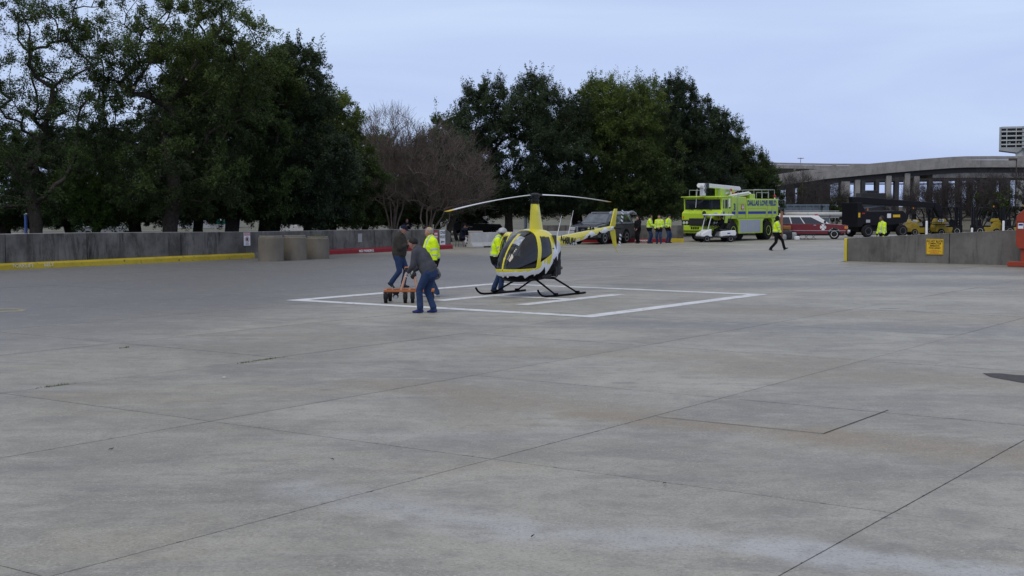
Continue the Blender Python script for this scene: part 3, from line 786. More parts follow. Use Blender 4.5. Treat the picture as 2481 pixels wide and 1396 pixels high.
# street lamp in front of the ramp
sl = empty('street_lamp', XY(2458, 150), 0, 'thin brown street lamp with box head in front of the ramp bridge', 'street lamp')
M_LAMP = mat('brown_lamp', (0.07, 0.055, 0.045), .6)
zl = CAM_H + (498 - 387) / 3230 * 150
m = MB(); m.tube((0, 0, 0), (0, 0, zl), .09, .06, 8); m.ob('pole', M_LAMP, sl)
m = MB(); m.box(-.85, .06, -.16, .16, zl - .12, zl + .12); m.ob('lamp_head', M_LAMP, sl, bevel=.03)
m = MB(); m.box(-.7, -.3, -.12, .12, zl - .15, zl - .118); m.ob('lens', mat('lamp_lens', (0.6, 0.58, 0.5), .3), sl)

# big pale pipe on posts, rails, blue-grey skip containers (behind the red estate car)
pp = empty('pipe_run', XY(1885, 116), 0, 'large pale horizontal pipe on short posts behind the red car', 'pipe')
ln = (2062 - 1885) / 3230 * 116; zc = CAM_H - (520 - 498) / 3230 * 116
m = MB(); m.tube((0, 0, zc), (ln, 0, zc), .21, .21, 16); m.ob('pipe', mat('pale_pipe', (0.5, 0.5, 0.46), .5, var=.1), pp, smooth=True)
for t in (.1, .4, .7, .95):
    m = MB(); m.tube((ln * t, 0, 0), (ln * t, 0, zc), .06, .06, 8); m.lathe([(.225, -.06), (.225, .06)], 16, M=Matrix.Translation((ln * t, 0, zc)) @ Matrix.Rotation(PI / 2, 4, 'Y')); m.ob('support', M_STEEL, pp)
def rail(name, px0, px1, Y, zs, label, post=1.3, m_=M_STEEL):
    a, b_ = XY(px0, Y), XY(px1, Y); ln = (b_ - a).length
    e = empty(name, a, 0, label, 'railing')
    for z in zs:
        m = MB(); m.tube((0, 0, z), (ln, 0, z), .035, .035, 8); m.ob('rail', m_, e)
    k = 0.0
    while k <= ln + .01:
        m = MB(); m.tube((k, 0, 0), (k, 0, max(zs)), .03, .03, 8); m.ob('post', m_, e); k += post
    return e
rail('pipe_railing', 1890, 2032, 117, [1.35, 1.9], 'thin pipe railing above the pale pipe behind the red car', 1.6)
rail('guard_railing', 2000, 2062, 112, [.35, .8], 'low metal guard railing between red car and black lift', .55, mat('old_rail', (0.38, 0.38, 0.34), .6))
M_SKIP = mat('skip_blue_grey', (0.13, 0.17, 0.21), .55, var=.25, scale=2, dirt=.2)
for a, b_, lab in [(1893, 1985, 'blue grey ribbed skip container behind the pipe, the long one'), (1987, 2007, 'blue grey skip container end next to the bushes')]:
    e = empty('skip_container', XY((a + b_) / 2, 124), 0, lab, 'container', 'blue grey skip containers')
    hw = (b_ - a) / 2 / 3230 * 124; zt = CAM_H + (498 - 496) / 3230 * 124
    m = MB(); m.prism([(-hw, .2), (hw, .2), (hw, zt), (-hw + .25, zt)], 'y', 0, 2.2); m.ob('body', M_SKIP, e, bevel=.03)
    m = MB(); m.box(-hw + .15, hw + .04, -.06, 2.26, zt - .12, zt + .04); m.ob('rim', M_SKIP, e)
    k = -hw + .5
    while k < hw:
        m = MB(); m.box(k - .06, k + .06, -.07, .0, .3, zt - .1); m.ob('rib', M_SKIP, e); k += .6
# pale low buildings, parked cars, sign behind the trees
def building(px0, px1, Y, h, label, m_, nwin, dep=8):
    e = empty('low_building', XY((px0 + px1) / 2, Y), 0, label, 'building', 'pale buildings beyond the trees')
    hw = (px1 - px0) / 2 / 3230 * Y
    m = MB(); m.box(-hw, hw, 0, dep, 0, h); m.ob('wall', m_, e)
    m = MB(); m.box(-hw - .2, hw + .2, -.2, dep + .2, h, h + .25); m.ob('roof', mat('flat_roof', (0.2, 0.19, 0.18), .9), e)
    for k in range(nwin):
        x = -hw + (k + .5) * 2 * hw / nwin
        w_ = m = MB(); m.box(x - .7, x + .7, -.03, .02, 1.9, h - .5); wo = m.ob('window', M_STEEL, e)
        m = MB(); m.box(x - .62, x + .62, -.05, -.031, 1.97, h - .57); m.ob('pane', M_GLASS, wo)
    m = MB(); m.box(hw * .4, hw * .4 + 1.0, -.03, .02, 0, 2.1); m.ob('door', mat('grey_door', (0.25, 0.25, 0.26), .6), e)
    return e
M_BW = mat('white_stucco', (0.62, 0.62, 0.6), .8, var=.06, scale=.5)
building(676, 760, 118, 3.3, 'white low building seen under the trees behind the concrete rings', M_BW, 1)
building(1085, 1180, 128, 3.4, 'white low building seen between trunks behind the arrow sign', M_BW, 2)
building(430, 545, 140, 3.2, 'grey low building under the trees left of the warning sign', mat('grey_stucco', (0.33, 0.34, 0.36), .8), 3)
gs = empty('green_panel_sign', XY(538, 100), 0, 'dark green panel board seen under the trees above the wall', 'sign')
m = MB(); m.box(-.55, .55, -.05, .05, 1.0, 2.3); m.ob('board', mat('sign_green', (0.0, 0.11, 0.09), .5), gs, bevel=.01)
for x in (-.5, .5):
    m = MB(); m.box(x - .04, x + .04, .05, .11, 0, 2.2); m.ob('post', M_STEEL, gs)
for k in range(4):
    m = MB(); m.box(-.1 + k * .13, -.02 + k * .13, -.054, -.0505, 1.28, 1.44); m.ob('lettering', M_SIGNW, gs)
rd = MB(); rd.quad((-80, 92, -.028), (30, 135, -.028), (30, 147, -.028), (-80, 104, -.028)); tag(rd.ob('road', mat('far_road', (0.26, 0.25, 0.24), .9, var=.1, scale=.3)), kind='structure', label='pale road strip beyond the trees')
gv = MB(); gv.quad((-90, 105, -.024), (30, 148, -.024), (30, 230, -.024), (-90, 230, -.024)); tag(gv.ob('lawn', mat('far_lawn', (0.13, 0.13, 0.09), .95, var=.4, scale=.3)), kind='structure', label='dull grass beyond the far road')
po = empty('blue_post', XY(64, 66), 0, 'slim blue post standing behind the left wall', 'post')
m = MB(); m.tube((0, 0, 0), (0, 0, 1.95), .075, .075, 10); m.ob('pole', mat('post_blue', (0.05, 0.10, 0.32), .5), po)
m = MB(); m.lathe([(.085, 1.93), (.085, 1.98), (.04, 2.02)], 10); m.ob('cap', M_STEEL, po)
po = empty('grey_post', XY(1273, 105), 0, 'pale blue grey post among the trees behind the helicopter', 'post')
m = MB(); m.tube((0, 0, 0), (0, 0, 2.5), .14, .12, 10); m.ob('pole', mat('post_grey', (0.26, 0.31, 0.38), .5), po)
m = MB(); m.lathe([(.13, 2.48), (.13, 2.54), (.05, 2.6)], 10); m.ob('cap', M_STEEL, po)

# ================================================================== TREES
def skeleton(rng, trunk, clumps, tip=0.012, trunk_r=0.3, wob=0.10, p=2.15, prefer=0.3, up=0.25):
    """trunk: list of points; clumps: (n,3). Joins every clump to the growing branch net."""
    pos = [np.array(t, float) for t in trunk]; par = [-1] + list(range(len(trunk) - 1))
    ntr = len(trunk)
    crotch = np.array(trunk[-1], float)
    order = np.argsort(np.linalg.norm(clumps - crotch, axis=1))
    start = max(1, int(ntr * .55))
    ends = []
    for ci in order:
        c = clumps[ci]
        A = np.array(pos[start:])
        d = np.linalg.norm(A - c, axis=1)
        cost = d + prefer * np.linalg.norm(A - crotch, axis=1) + 1.2 * np.maximum(0, A[:, 2] - c[2] + .15)
        k = int(np.argmin(cost)) + start
        a = pos[k]; dist = np.linalg.norm(c - a); n = max(2, int(dist / .55) + 1)
        ctrl = a + (c - a) * .45 + np.array([rng.gauss(0, .12), rng.gauss(0, .12), up + rng.gauss(0, .08)]) * dist * .6
        prev = k
        for i in range(1, n + 1):
            t = i / n
            q = a * (1 - t) ** 2 + ctrl * 2 * t * (1 - t) + c * t * t
            if i < n: q = q + np.array([rng.gauss(0, wob), rng.gauss(0, wob), rng.gauss(0, wob * .6)]) * min(1, dist * .5)
            pos.append(q); par.append(prev); prev = len(pos) - 1
        ends.append(prev)
    n = len(pos); w_ = np.zeros(n)
    for e_ in ends: w_[e_] += 1.0
    for i in range(n - 1, 0, -1):
        w_[par[i]] += w_[i]
    rad = tip * 1.25 * np.power(np.maximum(w_, .6), 1 / p)
    sc = trunk_r / rad[0]
    rad = rad * np.where(w_ > 3, 1 + (sc - 1) * np.clip((np.log(w_ + 1) / math.log(w_[0] + 1)), 0, 1) ** 1.3, 1.0)
    rad[0] *= 1.35
    return np.array(pos), np.array(par), rad, ends

def frusta(P0, P1, R0, R1, k):
    """vectorised frustum tubes -> verts, quads"""
    n = len(P0)
    d = P1 - P0; ln = np.linalg.norm(d, axis=1, keepdims=True); d = d / np.maximum(ln, 1e-6)
    ref = np.where(np.abs(d[:, 2:3]) > .9, np.array([[1.0, 0, 0]]), np.array([[0, 0, 1.0]]))
    a = np.cross(d, ref); a /= np.linalg.norm(a, axis=1, keepdims=True); b = np.cross(d, a)
    t = np.arange(k) * 2 * PI / k
    ring = a[:, None, :] * np.cos(t)[None, :, None] + b[:, None, :] * np.sin(t)[None, :, None]
    v0 = (P0 - d * R0[:, None] * .15)[:, None, :] + ring * R0[:, None, None]; v1 = P1[:, None, :] + ring * R1[:, None, None]
    V_ = np.concatenate([v0, v1], axis=1).reshape(-1, 3)
    i = np.arange(k); j = (i + 1) % k
    q = np.stack([i, j, k + j, k + i], axis=1)
    F = (q[None] + (np.arange(n) * 2 * k)[:, None, None]).reshape(-1, 4)
    return V_, F

def wood_mesh(name, pos, par, rad, m, extra=None):
    idx = np.arange(1, len(pos)); p = par[1:]
    R0 = np.minimum(rad[p], rad[idx] * 1.8); 
    big = rad[idx] > .07
    VV, FF, off = [], [], 0
    for sel, k in ((big, 10), (~big, 5)):
        if not sel.any(): continue
        r0 = np.where(big, np.minimum(rad[p], rad[idx] * 1.5), R0)[sel]
        v, f_ = frusta(pos[p][sel], pos[idx][sel], r0, rad[idx][sel], k)
        VV.append(v); FF.append(f_ + off); off += len(v)
    if extra is not None:
        v, f_ = frusta(*extra, 3); VV.append(v); FF.append(f_ + off)
    return np_mesh(name, np.concatenate(VV), np.concatenate(FF), m, smooth=True)

def shell_points(nr, ells, dmin, tries=14):
    """spread clump centres through a union of ellipsoids, denser towards the skin"""
    pts = []
    for (c, r, n) in ells:
        c = np.array(c, float); r = np.array(r, float); got = 0; t = 0
        while got < n and t < n * tries:
            t += 1
            d = nr.normal(size=3); d /= np.linalg.norm(d)
            q = c + d * r * nr.uniform(.12, 1) ** .42 * nr.uniform(.9, 1.06)
            if pts and np.min(np.linalg.norm(np.array(pts) - q, axis=1)) < dmin: continue
            pts.append(q); got += 1
    return np.array(pts)

def leaves_mesh(name, nr, cl, crown_c, m, per, size, young=0.0, rc=.62, sparse=1.0, ztop=None, spiky=.25):
    """leaf-sized faces set along short twigs round each clump centre"""
    n = len(cl); ntw = 11
    out_ = cl - np.array(crown_c)[None]; out_ /= np.maximum(np.linalg.norm(out_, axis=1, keepdims=True), 1e-3)
    rcl = rc * nr.uniform(.65, 1.25, size=n)
    cnt = int(per * sparse)
    tw = nr.normal(size=(n, ntw, 3)); tw /= np.linalg.norm(tw, axis=2, keepdims=True)
    tw = tw + out_[:, None, :] * .55 + np.array([0, 0, .35]); tw /= np.linalg.norm(tw, axis=2, keepdims=True)
    tw *= rcl[:, None, None] * nr.uniform(.6, 1.35, size=(n, ntw, 1))
    zr = (cl[:, 2] - cl[:, 2].min()) / max(1e-3, np.ptp(cl[:, 2]))
    # upright young shoots on the upper crown
    ns_ = int(ntw * spiky)
    if ns_:
        top = zr > .62
        up_ = nr.normal(size=(n, ns_, 3)) * .22 + np.array([0, 0, 1.0]); up_ *= (rcl[:, None, None] * nr.uniform(1.0, 1.9, size=(n, ns_, 1)))
        tw[:, :ns_, :] = np.where(top[:, None, None], up_, tw[:, :ns_, :])
    ti = nr.integers(0, ntw, size=(n, cnt)); tt = nr.uniform(.1, 1.0, size=(n, cnt)) ** .75
    base = cl[:, None, :] + np.take_along_axis(tw, ti[:, :, None].repeat(3, 2), axis=1) * tt[:, :, None]
    base = base + nr.normal(size=base.shape) * (rcl * .17)[:, None, None] * (1.15 - tt[:, :, None] * .6)
    base = base.reshape(-1, 3); K = len(base)
    nrm = nr.normal(size=(K, 3)) + np.array([0, 0, .7]); nrm /= np.linalg.norm(nrm, axis=1, keepdims=True)
    a = np.cross(nrm, nr.normal(size=(K, 3))); a /= np.maximum(np.linalg.norm(a, axis=1, keepdims=True), 1e-4); b = np.cross(nrm, a)
    s = size * nr.uniform(.45, 1.6, size=(K, 1))
    wdt = s * nr.uniform(.38, .6, size=(K, 1))
    V_ = np.stack([base - a * s * 1.1, base + a * s * .75 + b * wdt * 1.15, base + a * s * .75 - b * wdt * 1.15], axis=1).reshape(-1, 3)
    F = np.arange(K * 3).reshape(-1, 3)
    me = np_mesh(name, V_, F, m)
    tint = np.zeros((K, 4), np.float32)
    cb = nr.uniform(0, 1, size=n) ** 1.3
    tint[:, 0] = np.clip(np.repeat(cb, cnt) * .75 + nr.uniform(-.1, .45, size=K), 0, 1)
    yc = young * np.clip((zr - .35) * 1.9, 0, 1) * nr.uniform(.3, 1.2, size=n)
    tint[:, 1] = np.clip(np.repeat(yc, cnt) * nr.uniform(.4, 1.3, size=K), 0, 1)
    tint[:, 3] = 1
    at = me.attributes.new('tint', 'FLOAT_COLOR', 'FACE'); at.data.foreach_set('color', tint.ravel())
    return me

def make_oak(seed, base, trunk, ells, label, trunk_r=.26, dmin=.62, per=420, size=.07, young=.3, m=None, sparse=1.0, rc=.66, name='oak_tree', spiky=.25, prefer=.3, cuts=0, cat='tree', up=.25):
    nr = np.random.default_rng(seed); rng = random.Random(seed)
    cl = shell_points(nr, ells, dmin)
    cc = np.average(np.array([e_[0] for e_ in ells], float), axis=0, weights=[e_[2] for e_ in ells])
    pos, par, rad, ends = skeleton(rng, trunk, cl, trunk_r=trunk_r, prefer=prefer, up=up)
    e = empty(name, base, 0, label, cat, 'trees beyond the wall')
    link('trunk', wood_mesh('trunk', pos, par, rad, M_BARK), e)
    link('crown', leaves_mesh('crown', nr, cl, cc - np.array([0, 0, 1.0]), m or M_OAK, per, size, young, rc, sparse, spiky=spiky), e)
    # pale faces of sawn-off limbs
    if cuts:
        cand = [i for i in range(len(trunk), len(pos)) if .05 < rad[i] < .13 and pos[i][1] < .6]
        rng.shuffle(cand)
        for i in cand[:cuts]:
            p0 = Vector(pos[i]); d = Vector((rng.uniform(-.5, .5), -1, rng.uniform(-.1, .6))).normalized()
            l_ = rng.uniform(.25, .5); r_ = rad[i] * .85
            b = MB(); b.tube(p0, p0 + d * l_, r_, r_ * .9, 10); st = b.ob('cut_limb', M_BARK, e)
            b = MB(); b.tube(p0 + d * l_, p0 + d * (l_ + .006), r_ * .88, r_ * .86, 12); b.ob('sawn_face', mat('sawn_wood', (0.55, 0.45, 0.28), .8), st)
    return e

def copy_tree(src, base, rz, s, label):
    e = src.copy(); COL.objects.link(e); e.location = base; e.rotation_euler = (0, 0, rz); e.scale = (s[0], s[1], s[2]) if isinstance(s, (tuple, list)) else (s, s, s)
    e['label'] = label
    for ch in src.children:
        if ch.name.startswith('cut_limb'): continue
        c = ch.copy(); COL.objects.link(c); c.parent = e
    return e

def at_(px, Y): return XY(px, Y)

M_YOUNG = leaf_mat('young_oak_leaves', (0.035, 0.07, 0.014), (0.10, 0.17, 0.035), (0.17, 0.24, 0.045))
# ---- front row of live oaks just behind the left wall
T1 = make_oak(11, at_(88, 57), [(0, 0, -.1), (-.03, 0, .8), (.02, 0, 1.6), (-.1, 0, 2.4), (-.25, 0, 3.2), (-.35, 0, 4.0)],
    [((-1.8, .8, 7.6), (3.2, 3.0, 3.6), 75), ((1.6, .9, 8.0), (2.8, 2.6, 3.2), 50), ((-.2, 1.0, 4.6), (3.6, 2.6, 1.6), 44), ((-1.5, .3, 2.7), (3.0, 2.4, .7), 16), ((-3.6, .3, 5.2), (2.2, 2.4, 2.2), 30), ((0.6, .4, 10.6), (3.0, 2.6, 1.8), 30)],
    'tall open live oak at the far left edge, trunk behind the wall', .27, .6, 900, .038, .25, rc=.62, sparse=.5, prefer=.08)
T2 = make_oak(12, at_(408, 59.5), [(0, 0, -.1), (.05, 0, .8), (.1, .05, 1.7), (.38, 0, 2.7), (.25, 0, 3.6), (-.05, 0, 4.6), (-.15, 0, 5.6)],
    [((-1.2, .8, 6.6), (2.8, 2.8, 2.9), 50), ((1.6, .9, 6.8), (2.7, 2.6, 3.2), 56), ((2.2, .2, 9.2), (2.5, 2.3, 2.4), 45), ((-1.8, .2, 9.4), (2.6, 2.3, 2.2), 36), ((.2, -.3, 4.0), (3.3, 2.6, 1.4), 42), ((.6, .6, 2.8), (3.2, 2.2, .7), 20), ((.9, .2, 11.2), (2.4, 2.2, 1.5), 24)],
    'tall live oak with pale sawn limbs, second large trunk from the left', .33, .6, 960, .041, .75, rc=.62, sparse=.66, cuts=6, prefer=.1, m=M_OAK3)
T3 = make_oak(13, at_(560, 65), [(0, 0, -.1), (.02, 0, .9), (.1, .1, 1.9), (.1, .2, 2.9)],
    [((-.2, 0, 5.9), (3.2, 3.0, 2.7), 80), ((1.0, .2, 8.4), (2.5, 2.5, 1.9), 45), ((-1.4, .3, 8.9), (2.3, 2.4, 2.1), 38), ((.3, -.4, 3.6), (3.4, 2.6, 1.1), 46), ((.2, .4, 2.45), (3.4, 2.6, .6), 34)],
    'dense dark live oak behind the wall, left of the warning sign', .34, .6, 900, .046, .35, rc=.66)
T4 = make_oak(14, at_(666, 68), [(0, 0, -.1), (.0, 0, 1.0), (.05, .1, 1.8), (.2, .1, 2.4)],
    [((.4, 0, 5.3), (3.3, 3.0, 2.5), 85), ((.6, .2, 7.8), (2.6, 2.4, 1.7), 48), ((1.0, .2, 9.1), (1.5, 1.5, 1.2), 20), ((.2, -.3, 3.2), (3.1, 2.6, .9), 40), ((.6, .4, 2.2), (3.2, 2.6, .55), 36), ((2.6, -.2, 4.2), (1.6, 2.0, 1.9), 24)],
    'dense dark live oak behind the concrete rings', .26, .6, 900, .046, .3, rc=.66, m=M_OAK2)
T5 = make_oak(15, at_(782, 74), [(0, 0, -.1), (-.03, 0, .8), (.05, .1, 1.6), (.1, .1, 2.2)],
    [((.1, 0, 4.6), (2.7, 2.6, 2.3), 70), ((.5, .2, 6.9), (1.9, 1.9, 1.6), 36), ((-.6, -.4, 2.9), (2.7, 2.2, .8), 34), ((.0, .3, 2.05), (2.9, 2.2, .5), 34), ((1.6, .2, 3.9), (1.6, 1.8, 1.7), 24)],
    'smaller live oak with yellow green top, right of the concrete rings', .22, .58, 900, .046, .75, rc=.6, m=M_OAK3)
T6 = make_oak(16, at_(1232, 98), [(0, 0, -.1), (.02, 0, 1.1), (.0, .1, 2.2), (.1, .1, 3.2)],
    [((1.0, 0, 6.2), (4.8, 3.6, 3.0), 110), ((-.6, .2, 8.7), (3.3, 2.8, 2.0), 56), ((2.9, .2, 8.6), (3.2, 2.6, 2.0), 56), ((.8, -.3, 3.9), (4.6, 3.0, 1.2), 56), ((1.6, .4, 2.6), (4.6, 2.8, .7), 46), ((1.9, .2, 10.6), (1.4, 1.4, 1.2), 18), ((-1.6, .2, 10.2), (1.6, 1.4, 1.0), 16)],
    'large rounded live oak directly behind the helicopter rotor', .30, .66, 820, .050, .2, rc=.78, m=M_OAK2)
T7 = make_oak(17, at_(1510, 101), [(0, 0, -.1), (.02, 0, 1.1), (.0, .1, 2.2), (-.1, .1, 3.2)],
    [((-.4, 0, 6.3), (4.8, 3.6, 3.1), 110), ((-.6, .2, 8.9), (3.8, 2.8, 2.1), 85), ((.0, -.3, 3.7), (4.6, 3.0, 1.3), 60), ((.0, .3, 2.3), (4.8, 2.8, .8), 60), ((-1.6, .2, 10.5), (1.8, 1.5, 1.0), 20), ((1.2, .2, 10.3), (1.8, 1.5, 1.0), 18)],
    'broad live oak with yellow green new growth above the grey car', .30, .66, 820, .050, .95, rc=.78, m=M_OAK3)
T8 = make_oak(18, at_(1672, 106), [(0, 0, -.1), (.02, 0, 1.1), (.0, .1, 2.2), (.1, .1, 3.2)],
    [((.1, 0, 6.3), (3.8, 3.4, 3.1), 95), ((-.8, .2, 9.3), (2.9, 2.4, 2.2), 54), ((1.3, .2, 8.0), (2.6, 2.3, 1.9), 40), ((.4, -.3, 3.8), (4.0, 3.0, 1.3), 50), ((.3, .3, 2.4), (4.2, 2.8, .8), 50), ((-1.0, .2, 11.0), (1.7, 1.5, 1.1), 16)],
    'tall dark live oak rising behind the lime fire truck', .30, .66, 820, .050, .1, rc=.74, m=M_OAK2)
T9 = make_oak(19, at_(1802, 112), [(0, 0, -.1), (.02, 0, .8), (.0, .1, 1.6), (.1, .1, 2.3)],
    [((-.5, 0, 4.6), (2.9, 2.6, 2.4), 75), ((-1.0, .2, 6.7), (1.8, 1.8, 1.4), 28), ((.7, .2, 4.6), (2.0, 1.9, 1.8), 36), ((.4, -.3, 2.7), (3.0, 2.4, 1.0), 36), ((.3, .3, 1.7), (3.1, 2.4, .6), 30)],
    'lower live oak at the right end of the tree row, beside the ramp bridge', .24, .62, 820, .050, .2, rc=.66)
# low bright young tree between the two left trunks
T10 = make_oak(20, at_(228, 62.5), [(0, 0, -.1), (-.05, 0, .4), (.05, .1, .9), (.1, .1, 1.3)],
    [((-.2, 0, 2.9), (2.0, 1.6, 1.2), 50), ((.1, -.1, 2.2), (2.3, 1.7, .7), 30), ((.0, .1, 3.8), (1.2, 1.2, .7), 16)],
    'low spreading bright green tree between the two left trunks', .2, .55, 760, .045, .7, rc=.55, name='young_oak_tree', up=-.05, m=M_YOUNG)
# small tree with leaning stems by the wall end
T11 = make_oak(21, at_(1088, 88), [(0, 0, -.1), (-.1, 0, .5), (.1, .1, 1.1), (.35, .1, 1.7)],
    [((.3, 0, 4.2), (2.6, 2.4, 1.7), 46), ((-.5, .2, 2.9), (2.3, 2.2, .8), 24), ((.2, .1, 5.6), (1.8, 1.7, 1.2), 26)],
    'small dark oak with leaning trunk behind the arrow sign', .2, .6, 640, .055, .1, rc=.62, m=M_OAK2)
# ---- second row, copies turned and scaled
for i, (src, px, Y, rz, s, lab) in enumerate([
    (T3, 12, 76, 1.2, (1.0, 1.0, .66), 'background oak at the left edge behind the open oak'),
    (T4, 170, 84, 2.2, (1.2, 1.2, .70), 'background oak behind the low bright green tree'),
    (T3, 330, 82, 3.5, (1.15, 1.15, .72), 'background oak between the two tall left oaks'),
    (T4, 480, 80, 4.6, (1.15, 1.15, .98), 'background oak behind the second tall left oak'),
    (T3, 640, 84, 5.4, (1.1, 1.1, .95), 'background oak filling the gap left of the concrete rings'),
    (T5, 745, 90, 2.4, (1.25, 1.25, 1.2), 'background oak behind the concrete rings'),
    (T5, 806, 90, 4.1, (1.1, 1.1, .9), 'background oak just left of the bare trees'),
    (T4, 1125, 108, .9, (1.0, 1.0, .8), 'background oak rising behind the bare brown trees'),
    (T9, 1060, 116, 3.0, (1.1, 1.1, 1.25), 'pale topped oak peeking over the bare brown trees'),
    (T3, 1400, 110, 2.9, (1.35, 1.2, .98), 'background oak between the two large middle oaks'),
    (T6, 1590, 118, 2.1, (1.05, 1.0, .95), 'background oak behind the three men'),
    (T4, 1735, 120, 1.7, (1.2, 1.2, .85), 'background oak behind the fire truck turret'),
    (T9, 1822, 128, 5.0, (.85, .85, .7), 'small background oak touching the ramp bridge'),
    (T5, 975, 94, 1.0, (1.3, 1.2, .74), 'low dark evergreen under the bare trees behind the wall'),
    (T5, 884, 88, 5.5, (1.0, 1.0, .82), 'dark low oak between the yellow green oak and the bare trees'),
]):
    copy_tree(src, at_(px, Y), rz, s, lab)

# ---- bare crape myrtles
def make_bare(seed, base, label, ells, stems, dmin=.5, per=24, m=M_TWIG, tw_len=.8, name='bare_tree', r=.05):
    nr = np.random.default_rng(seed); rng = random.Random(seed)
    e = empty(name, base, 0, label, 'tree', 'bare trees')
    cl = shell_points(nr, ells, dmin)
    # each stem takes the clumps that lean its way
    ang = np.array([math.atan2(s_[1], s_[0]) for s_ in stems])
    VV, FF, off = [], [], 0
    tips = []
    own = np.array([int(np.argmin([np.linalg.norm(c[:2] - np.array(s_[:2]) * 2.2) + rng.uniform(0, .5) for s_ in stems])) for c in cl])
    for k, s_ in enumerate(stems):
        sub = cl[own == k]
        if len(sub) < 2: continue
        h = s_[2]
        tr = [(s_[0] * .12, s_[1] * .12, -.1), (s_[0] * .3, s_[1] * .3, h * .35), (s_[0] * .6, s_[1] * .6, h * .7), (s_[0], s_[1], h)]
        pos, par, rad, ends = skeleton(rng, tr, sub, tip=.009, trunk_r=r, wob=.07, prefer=.1, up=.3)
        idx = np.arange(1, len(pos)); p = par[1:]
        v, f_ = frusta(pos[p], pos[idx], np.minimum(rad[p], rad[idx] * 1.6), rad[idx], 5); VV.append(v); FF.append(f_ + off); off += len(v)
        o_ = pos[ends] - np.array([0, 0, h]); o_ /= np.maximum(np.linalg.norm(o_, axis=1, keepdims=True), .01)
        for q, dirn in zip(pos[ends], o_): tips.append((q, dirn))
    tp = np.array([t[0] for t in tips]); td = np.array([t[1] for t in tips])
    tr_me = np_mesh('trunk', np.concatenate(VV), np.concatenate(FF), m, smooth=True)
    link('trunk', tr_me, e)
    n = len(tp)
    d = nr.normal(size=(n, per, 3)) * .62 + td[:, None, :] * .75 + np.array([0, 0, .45]); d /= np.linalg.norm(d, axis=2, keepdims=True)
    st = tp[:, None, :] + nr.normal(size=(n, per, 3)) * .12
    mid = st + d * (nr.uniform(.3, .6, size=(n, per, 1)) * tw_len)
    d2 = d + nr.normal(size=d.shape) * .3 + np.array([0, 0, .15]); d2 /= np.linalg.norm(d2, axis=2, keepdims=True)
    en = mid + d2 * (nr.uniform(.25, .6, size=(n, per, 1)) * tw_len)
    st, mid, en = st.reshape(-1, 3), mid.reshape(-1, 3), en.reshape(-1, 3); k = len(st)
    v1, f1 = frusta(st, mid, np.full(k, .0075), np.full(k, .006), 3); v2, f2 = frusta(mid, en, np.full(k, .006), np.full(k, .004), 3)
    me = np_mesh('twigs', np.concatenate([v1, v2]), np.concatenate([f1, f2 + len(v1)]), m)
    link('twigs', me, e)
    return e
C1 = make_bare(31, at_(952, 80), 'tall bare grey brown tree behind the wall, left of the pair', [((-.2, 0, 5.5), (2.3, 2.0, 2.5), 120), ((-.2, 0, 4.2), (2.2, 1.9, 1.8), 60)], [(-.5, .1, 2.4), (-.15, -.3, 2.8), (.3, .2, 2.6), (.6, -.1, 2.2), (.1, .4, 2.3)])
C2 = make_bare(32, at_(1035, 79.5), 'broad bare brown tree behind the arrow sign, right of the pair', [((.7, 0, 4.4), (3.1, 2.3, 2.5), 160), ((1.5, 0, 3.2), (2.5, 1.9, 1.3), 55)], [(-.4, .1, 1.6), (.0, -.3, 2.0), (.5, .2, 2.1), (.9, -.1, 1.7), (1.3, .2, 1.5), (.2, .4, 1.6)], per=24)
# scrub in front of the bridge
M_SCRUB = mat('scrub_twigs', (0.075, 0.066, 0.064), .95, spec=.1, var=.3, scale=2)
def scrub(seed, px, Y, rx, h, label, n=55, green=0):
    h *= 1.2; n = int(n * 1.15)
    ells = [((0, 0, h * .62), (rx, rx * .7, h * .42), n)]
    e = make_bare(seed, at_(px, Y), label, ells, [(-rx * .3, .1, h * .25), (rx * .1, -.3, h * .3), (rx * .35, .2, h * .25)], dmin=.42, per=34, m=M_SCRUB, tw_len=1.1, name='bare_shrub', r=.06)
    e['category'] = 'shrub'; e['group'] = 'bare shrubs by the ramp bridge'
    if green:
        nr = np.random.default_rng(seed + 100); cl = shell_points(nr, [((green, 0, h * .45), (rx * .6, rx * .5, h * .3), 22)], .4)
        link('leaves', leaves_mesh('leaves', nr, cl, (0, 0, 0), M_OAK, 120, .09, .8, .5, 1.0), e)
    return e
scrub(41, 1932, 140, 1.9, 4.6, 'bare shrub with green leaves left of the ramp columns', 60, .6)
scrub(42, 1985, 138, 1.8, 3.8, 'bare shrub behind the blue grey container', 50)
scrub(43, 2022, 133, 1.5, 3.6, 'leafy green and bare shrub by the thick ramp column', 40, .2)
scrub(44, 2245, 132, 2.6, 3.6, 'bare shrub above the black lift boom', 75)
scrub(45, 2310, 130, 2.8, 4.0, 'bare shrub behind the second forklift', 80)
scrub(46, 2375, 126, 2.7, 4.2, 'bare shrub with some green leaves behind the third forklift', 80, .9)
scrub(47, 2450, 122, 2.8, 4.3, 'bare arching shrub at the right edge behind the compactor', 80, -.3)
scrub(48, 2180, 150, 2.2, 2.8, 'low bare shrub between the ramp columns', 45)

